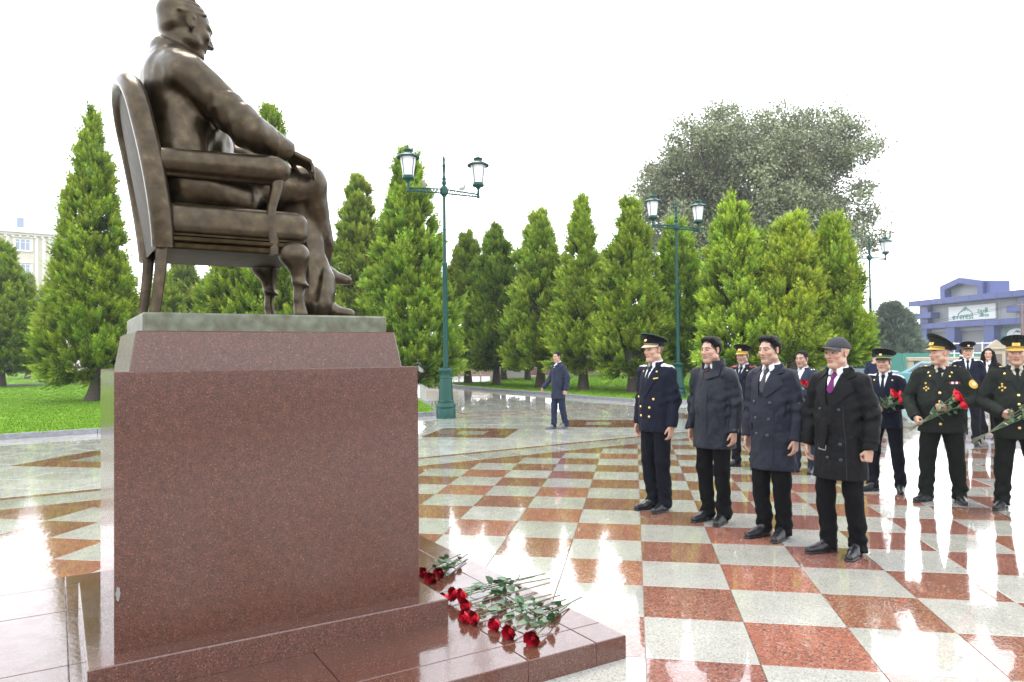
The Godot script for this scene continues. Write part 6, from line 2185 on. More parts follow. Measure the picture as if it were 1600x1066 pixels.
# ---------------------------------------------------------------- the people themselves
func cloth(key: String, c: Color, rough := 0.75, sheen := 0.08, nscale := 0.55) -> StandardMaterial3D:
	if not tx.has("cloth"):
		tx.cloth = ntex(noise(FastNoiseLite.TYPE_SIMPLEX_SMOOTH, 0.014, 95, 4), 512, null, 5.0)
	return mat(key, c, rough, {"uv1_triplanar": true, "uv1_scale": Vector3.ONE * 1.8, "normal_enabled": true, "normal_texture": tx.cloth, "normal_scale": nscale, "rim_enabled": true, "rim": sheen, "rim_tint": 0.6, "metallic_specular": 0.22})
func lapels(P: Dictionary, m: Material, bottom: float, w: float, peak: bool, bx := 0.0, top := 1.488) -> void:
	for sx in [1.0, -1.0]:
		var pg := [0.058, top, 0.072, top - 0.005, 0.094, 1.425]
		if peak: pg += [0.088, 1.412, w + 0.035, 1.425, w + 0.028, 1.385]
		else: pg += [0.112, 1.418, 0.098, 1.398, w + 0.022, 1.392]
		pg += [w, 1.33, 0.05 + bx * 0.5, bottom + 0.09, 0.006 + bx, bottom, 0.0 + bx - 0.012, bottom + 0.015]
		var r := []
		for i in range(0, pg.size(), 2):
			r.append(pg[i] * sx + (0.0 if i < pg.size() - 6 else bx * (1.0 - sx)))
			r.append(pg[i + 1])
		dr(P, "lapel", r, 0.011, m, null, 0.011)
	var c := MB.new()
	band(c, P.fwd.call(Vector3(0, 1.468, -0.016)), 38.0, 322.0, 0.104, -0.026, 0.080, 0.036, 0.010, 0.012, 0.0, 1.02)
	obj("collar", c, m, P.root)
func edge_line(P: Dictionary, pts: Array, r: float, m: Material, called := "seam", snapped := true) -> void:
	var path := []
	var rr := []
	for i in range(0, pts.size() - 2, 2):
		var a := Vector2(pts[i], pts[i + 1])
		var b := Vector2(pts[i + 2], pts[i + 3])
		var n := maxi(2, int(a.distance_to(b) / 0.03))
		for k in n + (1 if i == pts.size() - 4 else 0):
			var p := a.lerp(b, float(k) / n)
			var q: Vector3 = P.jf.hit(P.front * Vector3(p.x, p.y, 0), Vector3(0, 0, -1), 0.7, snapped)
			path.append(q + P.jf.grad(q, snapped) * r * 0.6)
			rr.append(r)
	var mb := MB.new()
	mb.tube(path, rr, 6)
	obj(called, mb, m, P.root)
func people() -> void:
	mat("black leather", Color(0.008, 0.008, 0.009), 0.3, {"metallic_specular": 0.4})
	var navy := cloth("navy uniform wool", Color(0.0075, 0.009, 0.017), 0.8, 0.08)
	var navy_t := cloth("dark navy trousers", Color(0.005, 0.0056, 0.009), 0.85, 0.05)
	var black_t := cloth("black trousers", Color(0.0035, 0.0035, 0.0042), 0.85, 0.05)
	var coat2 := cloth("blue black raincoat", Color(0.0085, 0.0108, 0.0165), 0.5, 0.1, 0.5)
	coat2.metallic_specular = 0.30
	var coat3 := cloth("dark navy overcoat", Color(0.011, 0.013, 0.021), 0.6, 0.12, 0.4)
	coat3.metallic_specular = 0.27
	var coat4 := cloth("black trench cloth", Color(0.0055, 0.0055, 0.006), 0.6, 0.1, 0.5)
	var suit6 := cloth("slate suit wool", Color(0.022, 0.027, 0.043), 0.8, 0.25)
	var army := cloth("dark green army wool", Color(0.0115, 0.014, 0.0115), 0.8, 0.08)
	var army_t := cloth("dark green army trousers", Color(0.007, 0.0078, 0.007), 0.85, 0.05)
	var coat12 := cloth("navy short coat", Color(0.018, 0.022, 0.039), 0.65, 0.15, 0.4)
	var blk := cloth("black wool", Color(0.009, 0.009, 0.010), 0.8, 0.08)
	var shirt := mat("white shirt cotton", Color(0.62, 0.63, 0.66), 0.8)
	var khaki := mat("khaki shirt cotton", Color(0.40, 0.36, 0.29), 0.8)
	var tie_n := mat("dark navy tie silk", Color(0.010, 0.012, 0.02), 0.5, {"metallic_specular": 0.2})
	var tie_g := mat("charcoal tie silk", Color(0.035, 0.036, 0.04), 0.5, {"metallic_specular": 0.2})
	var tie_p := mat("purple tie silk", Color(0.10, 0.015, 0.085), 0.45, {"metallic_specular": 0.2})
	var tie_m := mat("dark maroon tie silk", Color(0.03, 0.016, 0.02), 0.5, {"metallic_specular": 0.2})
	var gold := mat("gilt metal", Color(0.75, 0.50, 0.17), 0.3, {"metallic": 0.85})
	var goldc := mat("gold braid", Color(0.50, 0.33, 0.07), 0.5, {"metallic": 0.3})
	var goldd := mat("old gold braid", Color(0.22, 0.15, 0.06), 0.6)
	var silver := mat("silver metal", Color(0.7, 0.7, 0.7), 0.3, {"metallic": 0.8})
	var whitee := mat("white epaulette cloth", Color(0.66, 0.65, 0.62), 0.7)
	var hair_b := mat("black hair", Color(0.006, 0.005, 0.005), 0.55, {"metallic_specular": 0.2})
	var hair_d := mat("dark cropped hair", Color(0.010, 0.009, 0.008), 0.7, {"metallic_specular": 0.2})
	var hair_g := mat("greying cropped hair", Color(0.11, 0.105, 0.10), 0.6)
	var capn := cloth("black navy cap cloth", Color(0.006, 0.007, 0.011), 0.7, 0.2, 0.1)
	var capg := cloth("dark green cap cloth", Color(0.014, 0.017, 0.015), 0.75, 0.2, 0.1)
	var greenb := mat("green cap band", Color(0.006, 0.075, 0.045), 0.6)
	var darkb := mat("dark btn", Color(0.012, 0.016, 0.028), 0.35)
	darkb.resource_name = "dark horn button"
	var visor_b := mat("black patent visor", Color(0.02, 0.02, 0.02), 0.15)
	var visor_g := mat("pale gilt visor", Color(0.48, 0.40, 0.28), 0.35)
	var red := mat("red piping", Color(0.22, 0.012, 0.015), 0.6)
	var steelb := mat("belt buckle metal", Color(0.25, 0.25, 0.26), 0.3, {"metallic": 0.7})
	var seam := mat("seam shadow thread", Color(0.005, 0.005, 0.007), 0.9)

	# 1: officer at the left end of the front row
	var P := person({"label": "officer in navy double-breasted uniform and black peaked cap, leftmost of the front row", "at": Vector3(0.22, 0, -7.58), "yaw": -48.0, "s": 1.04,
		"cloth": navy, "trousers": navy_t, "hem": 0.80, "flare": 0.6, "girth": 1.04, "bulk": 1.06, "sleeve": 1.08, "head": {"jaw": 1.04, "hair": Color(0.12, 0.11, 0.105), "stubble": 0.12, "hairline": 0.02}, "hyaw": -4.0, "skin": 1.08, "headscale": 1.03,
		"feet": [[0.072, -0.01, 14.0], [-0.072, 0.02, -12.0]], "cell": 0.0115})
	shirt_tie(P, shirt, tie_n, 1.16)
	lapels(P, navy, 1.13, 0.118, true)
	for sx in [1.0, -1.0]: epaulette(P, whitee, sx, 0.062)
	for q in [[0.10, 1.13], [-0.115, 1.145], [0.062, 1.045], [-0.062, 1.05], [0.055, 0.955], [-0.06, 0.96]]: btn(P, q[0], q[1], 0.0125, gold)
	for q in [[0.093, 1.40], [-0.09, 1.40]]: btn(P, q[0], q[1], 0.012, gold, true, "collar_badge")
	dr(P, "name_bar", [0.085, 1.325, 0.125, 1.332, 0.124, 1.342, 0.084, 1.335], 0.017, goldc)
	edge_line(P, [0.02, 1.13, 0.03, 0.95, 0.01, 0.81], 0.0035, seam)
	dr(P, "pocket_flap", [0.07, 0.985, 0.17, 0.995, 0.172, 0.945, 0.07, 0.935], 0.008, navy)
	service_cap(P, capn, capn, visor_g, goldd, gold, {"piping": greenb, "rise": 0.030, "rim": visor_g, "visor": 0.05})
	# 2: man in the blue black raincoat
	P = person({"label": "thick haired man in a blue-black raincoat with open snap collar, in the front row", "at": Vector3(0.76, 0, -7.14), "yaw": -44.0, "s": 1.035, "garment": "coat",
		"cloth": coat2, "trousers": black_t, "hem": 0.70, "flare": 0.9, "girth": 1.10, "bulk": 1.03, "sleeve": 1.08, "head": {"jaw": 1.13, "stubble": 0.35}, "hairm": {"top": 0.008, "quiff": 0.004}, "hairmat": hair_b, "hyaw": -6.0, "headscale": 1.05,
		"feet": [[0.085, 0.0, 16.0], [-0.085, 0.02, -6.0]], "cell": 0.0115})
	shirt_tie(P, shirt, tie_m, 1.34)
	var sc := MB.new()
	band(sc, P.fwd.call(Vector3(0, 1.465, -0.014)), 30.0, 322.0, 0.108, -0.03, 0.104, 0.062, 0.012, 0.012, 0.0, 1.02)
	obj("stand_collar", sc, coat2, P.root)
	dr(P, "collar_flap", [0.045, 1.47, 0.125, 1.468, 0.125, 1.375, 0.02, 1.335, 0.005, 1.36], 0.018, coat2, null, 0.016)
	dr(P, "collar_flap", [-0.045, 1.47, -0.11, 1.465, -0.10, 1.385, -0.015, 1.345], 0.014, coat2, null, 0.012)
	for q in [[0.038, 1.372], [0.066, 1.385], [0.096, 1.400]]: btn(P, q[0], q[1], 0.0075, silver, true, "snap")
	dr(P, "placket", [0.045, 1.34, -0.02, 1.33, -0.03, 0.715, 0.04, 0.715], 0.006, coat2)
	edge_line(P, [0.045, 1.335, 0.042, 1.0, 0.04, 0.72], 0.003, seam)
	dr(P, "pocket_welt", [0.115, 1.03, 0.135, 1.025, 0.175, 0.91, 0.155, 0.905], 0.007, coat2)
	dr(P, "pocket_welt", [-0.115, 1.03, -0.135, 1.025, -0.175, 0.91, -0.155, 0.905], 0.007, coat2)
	var wr := MB.new()
	wr.tube([Vector3(0.266, 0.895, 0.033), Vector3(0.268, 0.872, 0.038)], [0.036, 0.035], 14)
	obj("watch_strap", wr, mats["black leather"], P.root)
	# 3: man in the long double-breasted overcoat
	P = person({"label": "man in a long dark navy double-breasted overcoat with wide lapels, in the front row", "at": Vector3(1.21, 0, -6.60), "yaw": -46.0, "s": 1.03, "garment": "coat",
		"cloth": coat3, "trousers": black_t, "hem": 0.595, "flare": 1.0, "girth": 1.05, "bulk": 1.03, "sleeve": 1.06, "head": {"jaw": 1.06, "stubble": 0.5, "smile": 0.7}, "hairm": {"top": 0.008, "quiff": 0.005}, "hairmat": hair_b, "hyaw": -4.0, "headscale": 1.04, "skin": 0.97,
		"feet": [[0.078, 0.0, 12.0], [-0.085, 0.05, -10.0]], "cell": 0.0115})
	shirt_tie(P, shirt, tie_g, 1.26, 0.062)
	for sx in [1.0, -1.0]:
		dr(P, "lapel", [0.060 * sx, 1.485, 0.10 * sx, 1.43, 0.105 * sx, 1.405, 0.185 * sx, 1.385, 0.16 * sx, 1.325, 0.012 + 0.03 * sx, 1.215, -0.012 + 0.02 * sx, 1.235], 0.014, coat3, null, 0.013)
		dr(P, "collar", [0.060 * sx, 1.488, 0.095 * sx, 1.485, 0.15 * sx, 1.425, 0.10 * sx, 1.405, 0.075 * sx, 1.44], 0.017, coat3, null, 0.014)
	var c3 := MB.new()
	band(c3, P.fwd.call(Vector3(0, 1.462, -0.016)), 45.0, 315.0, 0.118, -0.035, 0.084, 0.040, 0.012, 0.012, 0.0, 1.04)
	obj("collar", c3, coat3, P.root)
	for q in [[0.075, 1.17], [-0.085, 1.175], [0.07, 1.03], [-0.06, 1.035], [0.055, 0.895], [-0.05, 0.90]]: btn(P, q[0], q[1], 0.015, darkb)
	edge_line(P, [0.10, 1.21, 0.10, 0.9, 0.095, 0.605], 0.0035, seam)
	dr(P, "pocket_flap", [0.115, 0.985, 0.19, 1.01, 0.195, 0.955, 0.12, 0.93], 0.009, coat3)
	dr(P, "pocket_flap", [-0.115, 0.985, -0.19, 1.01, -0.195, 0.955, -0.12, 0.93], 0.009, coat3)
	# 4: man in the cap and belted trench coat
	P = person({"label": "man in a baseball cap, black belted trench coat and purple tie", "at": Vector3(1.65, 0, -6.13), "yaw": -46.0, "s": 1.012, "garment": "coat",
		"cloth": coat4, "trousers": black_t, "hem": 0.615, "flare": 1.3, "girth": 1.07, "bulk": 1.03, "sleeve": 1.12, "head": {"jaw": 1.0, "stubble": 0.15, "shaved": true, "hair": Color(0.05, 0.045, 0.04), "nose": 1.1}, "hyaw": -8.0, "headscale": 1.04, "skin": 1.02,
		"feet": [[0.105, -0.02, 12.0], [-0.105, 0.04, -22.0]], "cell": 0.0115,
		"arms": [[Vector3(0.255, 1.13, -0.03), Vector3(0.262, 0.88, 0.03), Vector3(-0.1, -1, 0.12), Vector3(-1, 0, -0.2), "grip"], [Vector3(-0.26, 1.13, -0.02), Vector3(-0.268, 0.88, 0.03), Vector3(0.05, -1, 0.1), Vector3(1, 0, -0.2), "relaxed"]]})
	shirt_tie(P, shirt, tie_p, 1.30, 0.056)
	for sx in [1.0, -1.0]:
		dr(P, "lapel", [0.060 * sx, 1.485, 0.10 * sx, 1.43, 0.105 * sx, 1.41, 0.175 * sx, 1.375, 0.155 * sx, 1.32, 0.02 + 0.03 * sx, 1.20, -0.005 + 0.02 * sx, 1.23], 0.015, coat4, null, 0.014)
		dr(P, "collar", [0.058 * sx, 1.490, 0.10 * sx, 1.49, 0.165 * sx, 1.43, 0.11 * sx, 1.398, 0.075 * sx, 1.44], 0.021, coat4, null, 0.016)
	c3 = MB.new()
	band(c3, P.fwd.call(Vector3(0, 1.462, -0.016)), 45.0, 315.0, 0.125, -0.038, 0.088, 0.045, 0.014, 0.012, 0.0, 1.04)
	obj("collar", c3, coat4, P.root)
	var bf := Field.new(Vector3(-0.26, 0.96, -0.24), Vector3(0.26, 1.09, 0.26), 0.009)
	bf.cone(Vector3(0, 1.16, 0.0), Vector3(0, 1.04, 0.004), 0.186, 0.186, 0.03, Vector3(1, 1, 1.36))
	bf.cone(Vector3(0, 1.04, 0.004), Vector3(0, 0.80, 0.0), 0.186, 0.196, 0.03, Vector3(1, 1, 1.30))
	bf.half(Vector3.UP, Vector3(0, 1.055, 0))
	bf.half(Vector3.DOWN, Vector3(0, 1.000, 0))
	var bl := MB.new()
	bf.build(bl)
	obj("belt", bl, coat4, P.root)
	var kn := MB.new()
	drape(kn, P.jf, pv([-0.05, 1.05, 0.005, 1.055, 0.0, 0.985, -0.055, 0.98]), P.front, 0.03, 0.02, 0.02)
	drape(kn, P.jf, pv([-0.045, 0.985, 0.0, 0.99, -0.03, 0.86, -0.085, 0.865]), P.front, 0.022, 0.012, 0.02)
	obj("belt_knot", kn, coat4, P.root)
	edge_line(P, [-0.09, 0.885, -0.025, 0.88, -0.03, 0.845, -0.095, 0.85, -0.09, 0.885], 0.005, steelb, "buckle")
	for q in [[0.075, 1.17], [-0.085, 1.17], [0.085, 0.90], [-0.01, 0.79], [0.09, 0.78]]: btn(P, q[0], q[1], 0.013, darkb)
	edge_line(P, [0.10, 1.20, 0.12, 0.9, 0.13, 0.625], 0.0035, seam)
	for sx in [1.0, -1.0]:
		dr(P, "shoulder_strap", [sx * 0.10, 1.44, sx * 0.19, 1.415, sx * 0.195, 1.39, sx * 0.10, 1.41], 0.014, coat4)
	dr(P, "pocket_flap", [0.125, 0.95, 0.16, 0.965, 0.20, 0.82, 0.165, 0.805], 0.009, coat4)
	var cuff := MB.new()
	for k in 2:
		var A: Array = P.AR[k]
		var d: Vector3 = (A[1] - A[0]).normalized()
		cuff.tube([A[1] - d * 0.075, A[1] - d * 0.045], [0.0665, 0.066], 16)
	obj("cuff_strap", cuff, coat4, P.root)
	var capc := cloth("charcoal cap felt", Color(0.035, 0.036, 0.040), 0.8, 0.3, 0.2)
	var cf := Field.new(Vector3(-0.12, 0.0, -0.14), Vector3(0.12, 0.18, 0.20), 0.006)
	cf.ell(Vector3(0, 0.042, -0.008), Vector3(0.0885, 0.098, 0.110), 0.01)
	cf.half(Vector3(0, -1, 0.10).normalized(), Vector3(0, 0.045, 0))
	cf.cone(Vector3(0, 0.140, -0.005), Vector3(0, 0.144, -0.005), 0.007, 0.006, 0.004)
	var cm := MB.new()
	cf.build(cm)
	var co := obj("cap", cm, capc, P.root)
	co.transform = P.HX
	var vf := MB.new()
	for side in [0, 1]:
		var prev := []
		for j in 17:
			var a := deg_to_rad(-62.0 + 124.0 * j / 16.0)
			var row := []
			for t in [0.0, 0.33, 0.66, 1.0]:
				var ext: float = 0.082 * pow(maxf(0.0, cos(a * 1.42)), 0.5) * t
				var p := Vector3(sin(a) * 0.086, 0.058 - absf(sin(a)) * 0.012, cos(a) * 0.104 - 0.008) + Vector3(sin(a) * 0.35, 0, cos(a) * 0.2 + 0.8) * ext
				p.y += 0.004 * t - 0.03 * t * t * (0.35 + sin(a) * sin(a)) - (0.004 if side == 1 else 0.0)
				row.append(vf.vert(p, Vector3(sin(a) * 0.3, 0.95 if side == 0 else -0.95, 0.2).normalized()))
			if prev.size():
				for k in 3: vf.quad(prev[k], row[k], row[k + 1], prev[k + 1])
			prev = row
	obj("cap_visor", vf, capc, co)
	# 5: officer with medals behind the second and third
	P = person({"label": "officer with medals and gold cap emblem, half hidden between the raincoat and the overcoat", "at": Vector3(1.55, 0, -10.53), "yaw": -38.0, "s": 0.985, "cloth": navy, "trousers": navy_t, "hem": 0.80, "cell": 0.015,
		"head": {"jaw": 1.06, "stubble": 0.4, "cell": 0.0062}, "hyaw": 6.0, "skin": 0.8, "feet": [[0.14, 0.0, 20.0], [-0.14, 0.03, -30.0]]})
	shirt_tie(P, mat("pale grey shirt", Color(0.42, 0.43, 0.47), 0.8), tie_n, 1.24)
	lapels(P, navy, 1.22, 0.10, false)
	for q in [[0.092, 1.405], [-0.092, 1.405], [0.0, 1.15], [0.0, 1.03]]: btn(P, q[0], q[1], 0.0125, gold)
	for k in 3:
		btn(P, -0.165 + 0.035 * k, 1.295, 0.013, silver, true, "medal")
		dr(P, "medal_ribbon", [-0.173 + 0.035 * k, 1.335, -0.157 + 0.035 * k, 1.335, -0.157 + 0.035 * k, 1.305, -0.173 + 0.035 * k, 1.305], 0.010, goldc)
	btn(P, -0.13, 1.235, 0.020, silver, true, "medal")
	for sx in [1.0, -1.0]:
		epaulette(P, navy, sx, 0.056)
		epaulette(P, red, sx, 0.062)
	service_cap(P, capn, capn, goldc, goldc, goldc, {"rise": 0.030, "badge": "tri", "rim": goldc})
	# 6: man in the slate suit
	P = person({"label": "man in a slate grey suit holding roses, between the overcoat and the trench coat", "at": Vector3(2.28, 0, -10.18), "yaw": -42.0, "s": 0.955, "cloth": suit6, "trousers": cloth("slate suit trousers", Color(0.018, 0.022, 0.036), 0.8), "hem": 0.80, "cell": 0.015, "girth": 1.04,
		"head": {"jaw": 1.05, "stubble": 0.5, "cell": 0.0062, "hair": Color(0.03, 0.028, 0.026)}, "hairm": {"top": 0.0, "line": 0.012}, "hairmat": hair_d, "skin": 0.88, "feet": [[0.11, 0.0, 14.0], [-0.12, 0.05, -12.0]],
		"arms": [[Vector3(0.275, 1.13, 0.0), Vector3(0.06, 1.14, 0.25), Vector3(-1, 0.15, 0.2), Vector3(0, 0.2, -1), "grip"], []]})
	shirt_tie(P, shirt, shirt, 1.2)
	lapels(P, suit6, 1.15, 0.10, false)
	bouquet(P, "two red roses held across the chest of the man in the slate grey suit", Vector3(-0.08, 1.06, 0.27), Vector3(0.14, 1.25, 0.25), 2, 6)
	# 7: officer in navy with white shirt and epaulettes, roses in hand
	P = person({"label": "shorter officer in navy uniform with green banded cap and a bunch of roses", "at": Vector3(2.90, 0, -8.90), "yaw": -30.0, "s": 0.935, "cloth": navy, "trousers": navy_t, "hem": 0.80, "flare": 0.7, "girth": 1.04, "cell": 0.013,
		"head": {"jaw": 1.06, "stubble": 0.15, "smile": 0.5, "cell": 0.0056}, "hairm": {"top": -0.004, "line": 0.01}, "hairmat": hair_d, "hyaw": -8.0, "headscale": 1.04, "skin": 1.05, "feet": [[0.15, -0.03, 12.0], [-0.15, 0.05, -38.0]],
		"arms": [[Vector3(0.285, 1.12, 0.03), Vector3(0.045, 1.055, 0.27), Vector3(-1, 0.1, 0.25), Vector3(0, 0.15, -1), "grip"], [Vector3(-0.28, 1.13, 0.0), Vector3(-0.12, 0.985, 0.24), Vector3(0.75, 0.1, 0.55), Vector3(0.2, 0.3, -1), "grip"]]})
	shirt_tie(P, shirt, tie_n, 1.16)
	lapels(P, navy, 1.13, 0.115, true)
	for sx in [1.0, -1.0]: epaulette(P, whitee, sx, 0.062)
	for q in [[0.10, 1.395], [-0.098, 1.395]]: btn(P, q[0], q[1], 0.012, gold, true, "collar_badge")
	for q in [[0.10, 1.12], [-0.11, 1.12], [-0.075, 1.03]]: btn(P, q[0], q[1], 0.0135, gold)
	service_cap(P, capn, greenb, visor_b, goldc, gold, {"piping": capn, "rise": 0.032, "wide": 1.05})
	var wt := MB.new()
	wt.tube([Vector3(0.075, 1.06, 0.245), Vector3(0.058, 1.057, 0.262)], [0.043, 0.043], 14)
	obj("watch", wt, silver, P.root)
	bouquet(P, "bunch of red roses held by the shorter officer with white epaulettes", Vector3(-0.17, 0.93, 0.30), Vector3(0.19, 1.19, 0.30), 5, 7)
	# 8: broad army officer in profile
	P = person({"label": "broad officer in dark green army uniform, head turned in profile, holding roses", "at": Vector3(3.30, 0, -8.38), "yaw": -24.0, "s": 1.0, "cloth": army, "trousers": army_t, "hem": 0.76, "flare": 0.9, "girth": 1.18, "bulk": 1.10, "sleeve": 1.12, "leg": 1.12, "cell": 0.013,
		"head": {"jaw": 1.14, "stubble": 0.12, "shaved": true, "smile": 0.4, "cell": 0.0052}, "hyaw": -52.0, "headscale": 1.05, "skin": 1.02, "feet": [[0.155, -0.03, 16.0], [-0.155, 0.05, -34.0]],
		"arms": [[Vector3(0.335, 1.12, 0.02), Vector3(0.075, 1.045, 0.30), Vector3(-1, 0.0, 0.3), Vector3(0, 0.15, -1), "grip"], [Vector3(-0.325, 1.12, 0.0), Vector3(-0.235, 0.93, 0.22), Vector3(0.3, -0.6, 0.6), Vector3(0.6, 0.3, -0.6), "grip"]]})
	shirt_tie(P, khaki, mat("black green tie", Color(0.008, 0.009, 0.009), 0.5, {"metallic_specular": 0.2}), 1.26, 0.062)
	lapels(P, army, 1.235, 0.105, false)
	for y in [1.19, 1.10, 0.86]: btn(P, 0.0, y, 0.0145, gold)
	for q in [[0.105, 1.405], [-0.105, 1.405], [0.088, 1.365], [-0.088, 1.368]]: btn(P, q[0], q[1], 0.012, gold, true, "collar_badge")
	for sx in [1.0, -1.0]:
		dr(P, "pocket_flap", [sx * 0.075, 1.255, sx * 0.185, 1.26, sx * 0.188, 1.20, sx * 0.13, 1.185, sx * 0.075, 1.20], 0.008, army)
		dr(P, "pocket_flap", [sx * 0.10, 0.93, sx * 0.215, 0.935, sx * 0.22, 0.86, sx * 0.105, 0.855], 0.008, army)
		epaulette(P, army, sx, 0.058)
		for k in 2:
			var q := MB.new()
			q.ell(Transform3D(Basis(), Vector3(sx * (0.135 + 0.045 * k), 1.478 - 0.012 * k, -0.018)), Vector3(0.014, 0.006, 0.014), 10, 6)
			obj("star", q, gold, P.root)
	for k in 6: dr(P, "ribbon_bar", [0.085 + 0.018 * k, 1.285, 0.101 + 0.018 * k, 1.285, 0.101 + 0.018 * k, 1.308, 0.085 + 0.018 * k, 1.308], 0.010, [mats["red piping"], shirt, mats["red piping"], shirt, mats["red piping"], mat("pale blue ribbon", Color(0.25, 0.42, 0.5), 0.7)][k])
	dr(P, "breast_badge", [0.11, 1.155, 0.155, 1.155, 0.156, 1.105, 0.133, 1.085, 0.109, 1.105], 0.013, goldc)
	dr(P, "badge_field", [0.122, 1.142, 0.143, 1.142, 0.143, 1.112, 0.133, 1.102, 0.122, 1.112], 0.017, mat("badge white enamel", Color(0.5, 0.42, 0.38), 0.4))
	for q in [[-0.13, 1.29], [-0.125, 1.25], [-0.145, 1.235], [-0.105, 1.235], [-0.125, 1.215]]: btn(P, q[0], q[1], 0.011, goldc, true, "badge")
	# round yellow patch on the left sleeve
	var fr := Transform3D(Basis(Vector3(-0.35, 0, 0.94).cross(Vector3.UP) * 0.0 + Vector3(-0.6, 0, -0.8) * -1.0 * Vector3(1, 1, 1), Vector3.UP, Vector3(0.8, 0, -0.6) * -1.0), Vector3.ZERO)
	fr = Transform3D(Basis(Vector3.UP, deg_to_rad(42.0)), Vector3(0.235, 0, 0) + Basis(Vector3.UP, deg_to_rad(42.0)) * Vector3(0, 0, 0.3))
	var patch := PackedVector2Array()
	var inner := PackedVector2Array()
	for k in 24:
		patch.append(Vector2(cos(TAU * k / 24), sin(TAU * k / 24) * 1.12) * 0.041 + Vector2(0.012, 1.285))
		inner.append(Vector2(cos(TAU * k / 24), sin(TAU * k / 24)) * 0.018 + Vector2(0.012, 1.285))
	var pm := MB.new()
	drape(pm, P.jf, patch, fr, 0.006, 0.006, 0.015, 0.5, false)
	obj("sleeve_patch", pm, mat("yellow patch felt", Color(0.55, 0.30, 0.02), 0.7), P.root)
	pm = MB.new()
	drape(pm, P.jf, inner, fr, 0.009, 0.004, 0.012, 0.5, false)
	obj("patch_emblem", pm, mat("pale patch thread", Color(0.55, 0.5, 0.35), 0.7), P.root)
	service_cap(P, capg, capg, goldc, goldc, goldc, {"rise": 0.062, "wide": 1.04, "badge": "leaf", "rim": goldc, "rimw": 0.004, "tilt": -0.10})
	bouquet(P, "bunch of red roses held at the waist by the broad army officer", Vector3(-0.27, 0.81, 0.36), Vector3(0.17, 1.12, 0.34), 5, 8)
	# 9: officer striding behind
	P = person({"label": "officer in navy uniform striding forward behind the broad army officer", "at": Vector3(5.72, 0, -13.4), "yaw": -24.0, "s": 1.0, "cloth": navy, "trousers": navy_t, "hem": 0.79, "cell": 0.016,
		"head": {"jaw": 1.0, "stubble": 0.1, "cell": 0.0065}, "hyaw": 10.0, "skin": 1.1, "feet": [[0.10, 0.22, 5.0, 0.01, -8.0], [-0.09, -0.30, -5.0, 0.09, 38.0]]})
	shirt_tie(P, shirt, tie_n, 1.16)
	lapels(P, navy, 1.13, 0.115, true)
	for sx in [1.0, -1.0]: epaulette(P, whitee, sx, 0.066)
	service_cap(P, capn, capn, visor_b, goldd, gold, {"rise": 0.032, "rim": goldd})
	# 10: woman with long hair
	P = person({"label": "woman with long black hair in a black suit and white shirt holding a red rose", "at": Vector3(6.50, 0, -14.39), "yaw": -46.0, "s": 0.965, "cloth": blk, "trousers": cloth("black wide trousers", Color(0.008, 0.008, 0.009), 0.8), "hem": 0.82, "girth": 0.86, "bulk": 0.88, "sleeve": 0.9, "cell": 0.016, "heels": true, "leg": 1.0, "narrow": 1.25,
		"head": {"jaw": 0.9, "stubble": 0.0, "cell": 0.0062, "nose": 0.85}, "hyaw": 22.0, "skin": 1.15, "headscale": 0.97, "feet": [[0.09, 0.02, 10.0, 0.05], [-0.09, 0.12, -8.0, 0.05]],
		"arms": [[Vector3(0.24, 1.13, -0.02), Vector3(0.12, 1.08, 0.22), Vector3(-0.7, 0.3, 0.5), Vector3(-0.3, 0.3, -1), "grip"], [Vector3(-0.25, 1.13, 0.0), Vector3(-0.12, 1.10, 0.24), Vector3(0.2, 0.7, 0.5), Vector3(0.9, 0.2, -0.3), "grip"]]})
	shirt_tie(P, shirt, shirt, 1.2, 0.05)
	lapels(P, blk, 1.15, 0.085, false)
	var hf := Field.new(Vector3(-0.24, -0.50, -0.18), Vector3(0.24, 0.18, 0.17), 0.0085)
	hf.ell(Vector3(0, 0.036, -0.022), Vector3(0.085, 0.104, 0.102), 0.01)
	for q in [[0.075, 0.03, 0.0, 0.11, -0.22, 0.03, 0.15, -0.40, 0.07], [-0.075, 0.03, 0.0, -0.11, -0.22, 0.02, -0.14, -0.42, 0.05], [0.05, 0.0, -0.06, 0.08, -0.25, -0.08, 0.08, -0.42, -0.08], [-0.05, 0.0, -0.06, -0.08, -0.25, -0.08, -0.08, -0.42, -0.08]]:
		hf.cone(Vector3(q[0], q[1], q[2]), Vector3(q[3], q[4], q[5]), 0.045, 0.055, 0.03)
		hf.cone(Vector3(q[3], q[4], q[5]), Vector3(q[6], q[7], q[8]), 0.055, 0.028, 0.03)
	hf.rumple(noise(FastNoiseLite.TYPE_SIMPLEX_SMOOTH, 1.0, 93, 2), func(p: Vector3) -> float: return 0.010, Vector3(55, 9, 55))
	hf.ell(Vector3(0.0, -0.03, 0.085), Vector3(0.064, 0.112, 0.085), 0.01, Basis(), true)
	var hmm := MB.new()
	hf.build(hmm)
	var ho := obj("hair", hmm, hair_b, P.root)
	ho.transform = P.HX
	for k in 2:
		var sm := MB.new()
		var b := Vector3([0.09, -0.09][k], 0, [0.02, 0.12][k])
		sm.tube([b + Vector3(0, 0.014, 0.15), b + Vector3(0, 0.022, 0.07), b + Vector3(0, 0.075, -0.03), b + Vector3(0, 0.095, -0.07)], [0.024, 0.036, 0.036, 0.034], 10, true, 0.55)
		sm.tube([b + Vector3(0, 0.08, -0.07), b + Vector3(0, 0.0, -0.075)], [0.022, 0.012], 8)
		obj("shoe", sm, mats["black leather"], P.root)
	bouquet(P, "red rose held upright by the woman with long black hair", Vector3(-0.10, 1.02, 0.33), Vector3(-0.03, 1.37, 0.30), 2, 10)
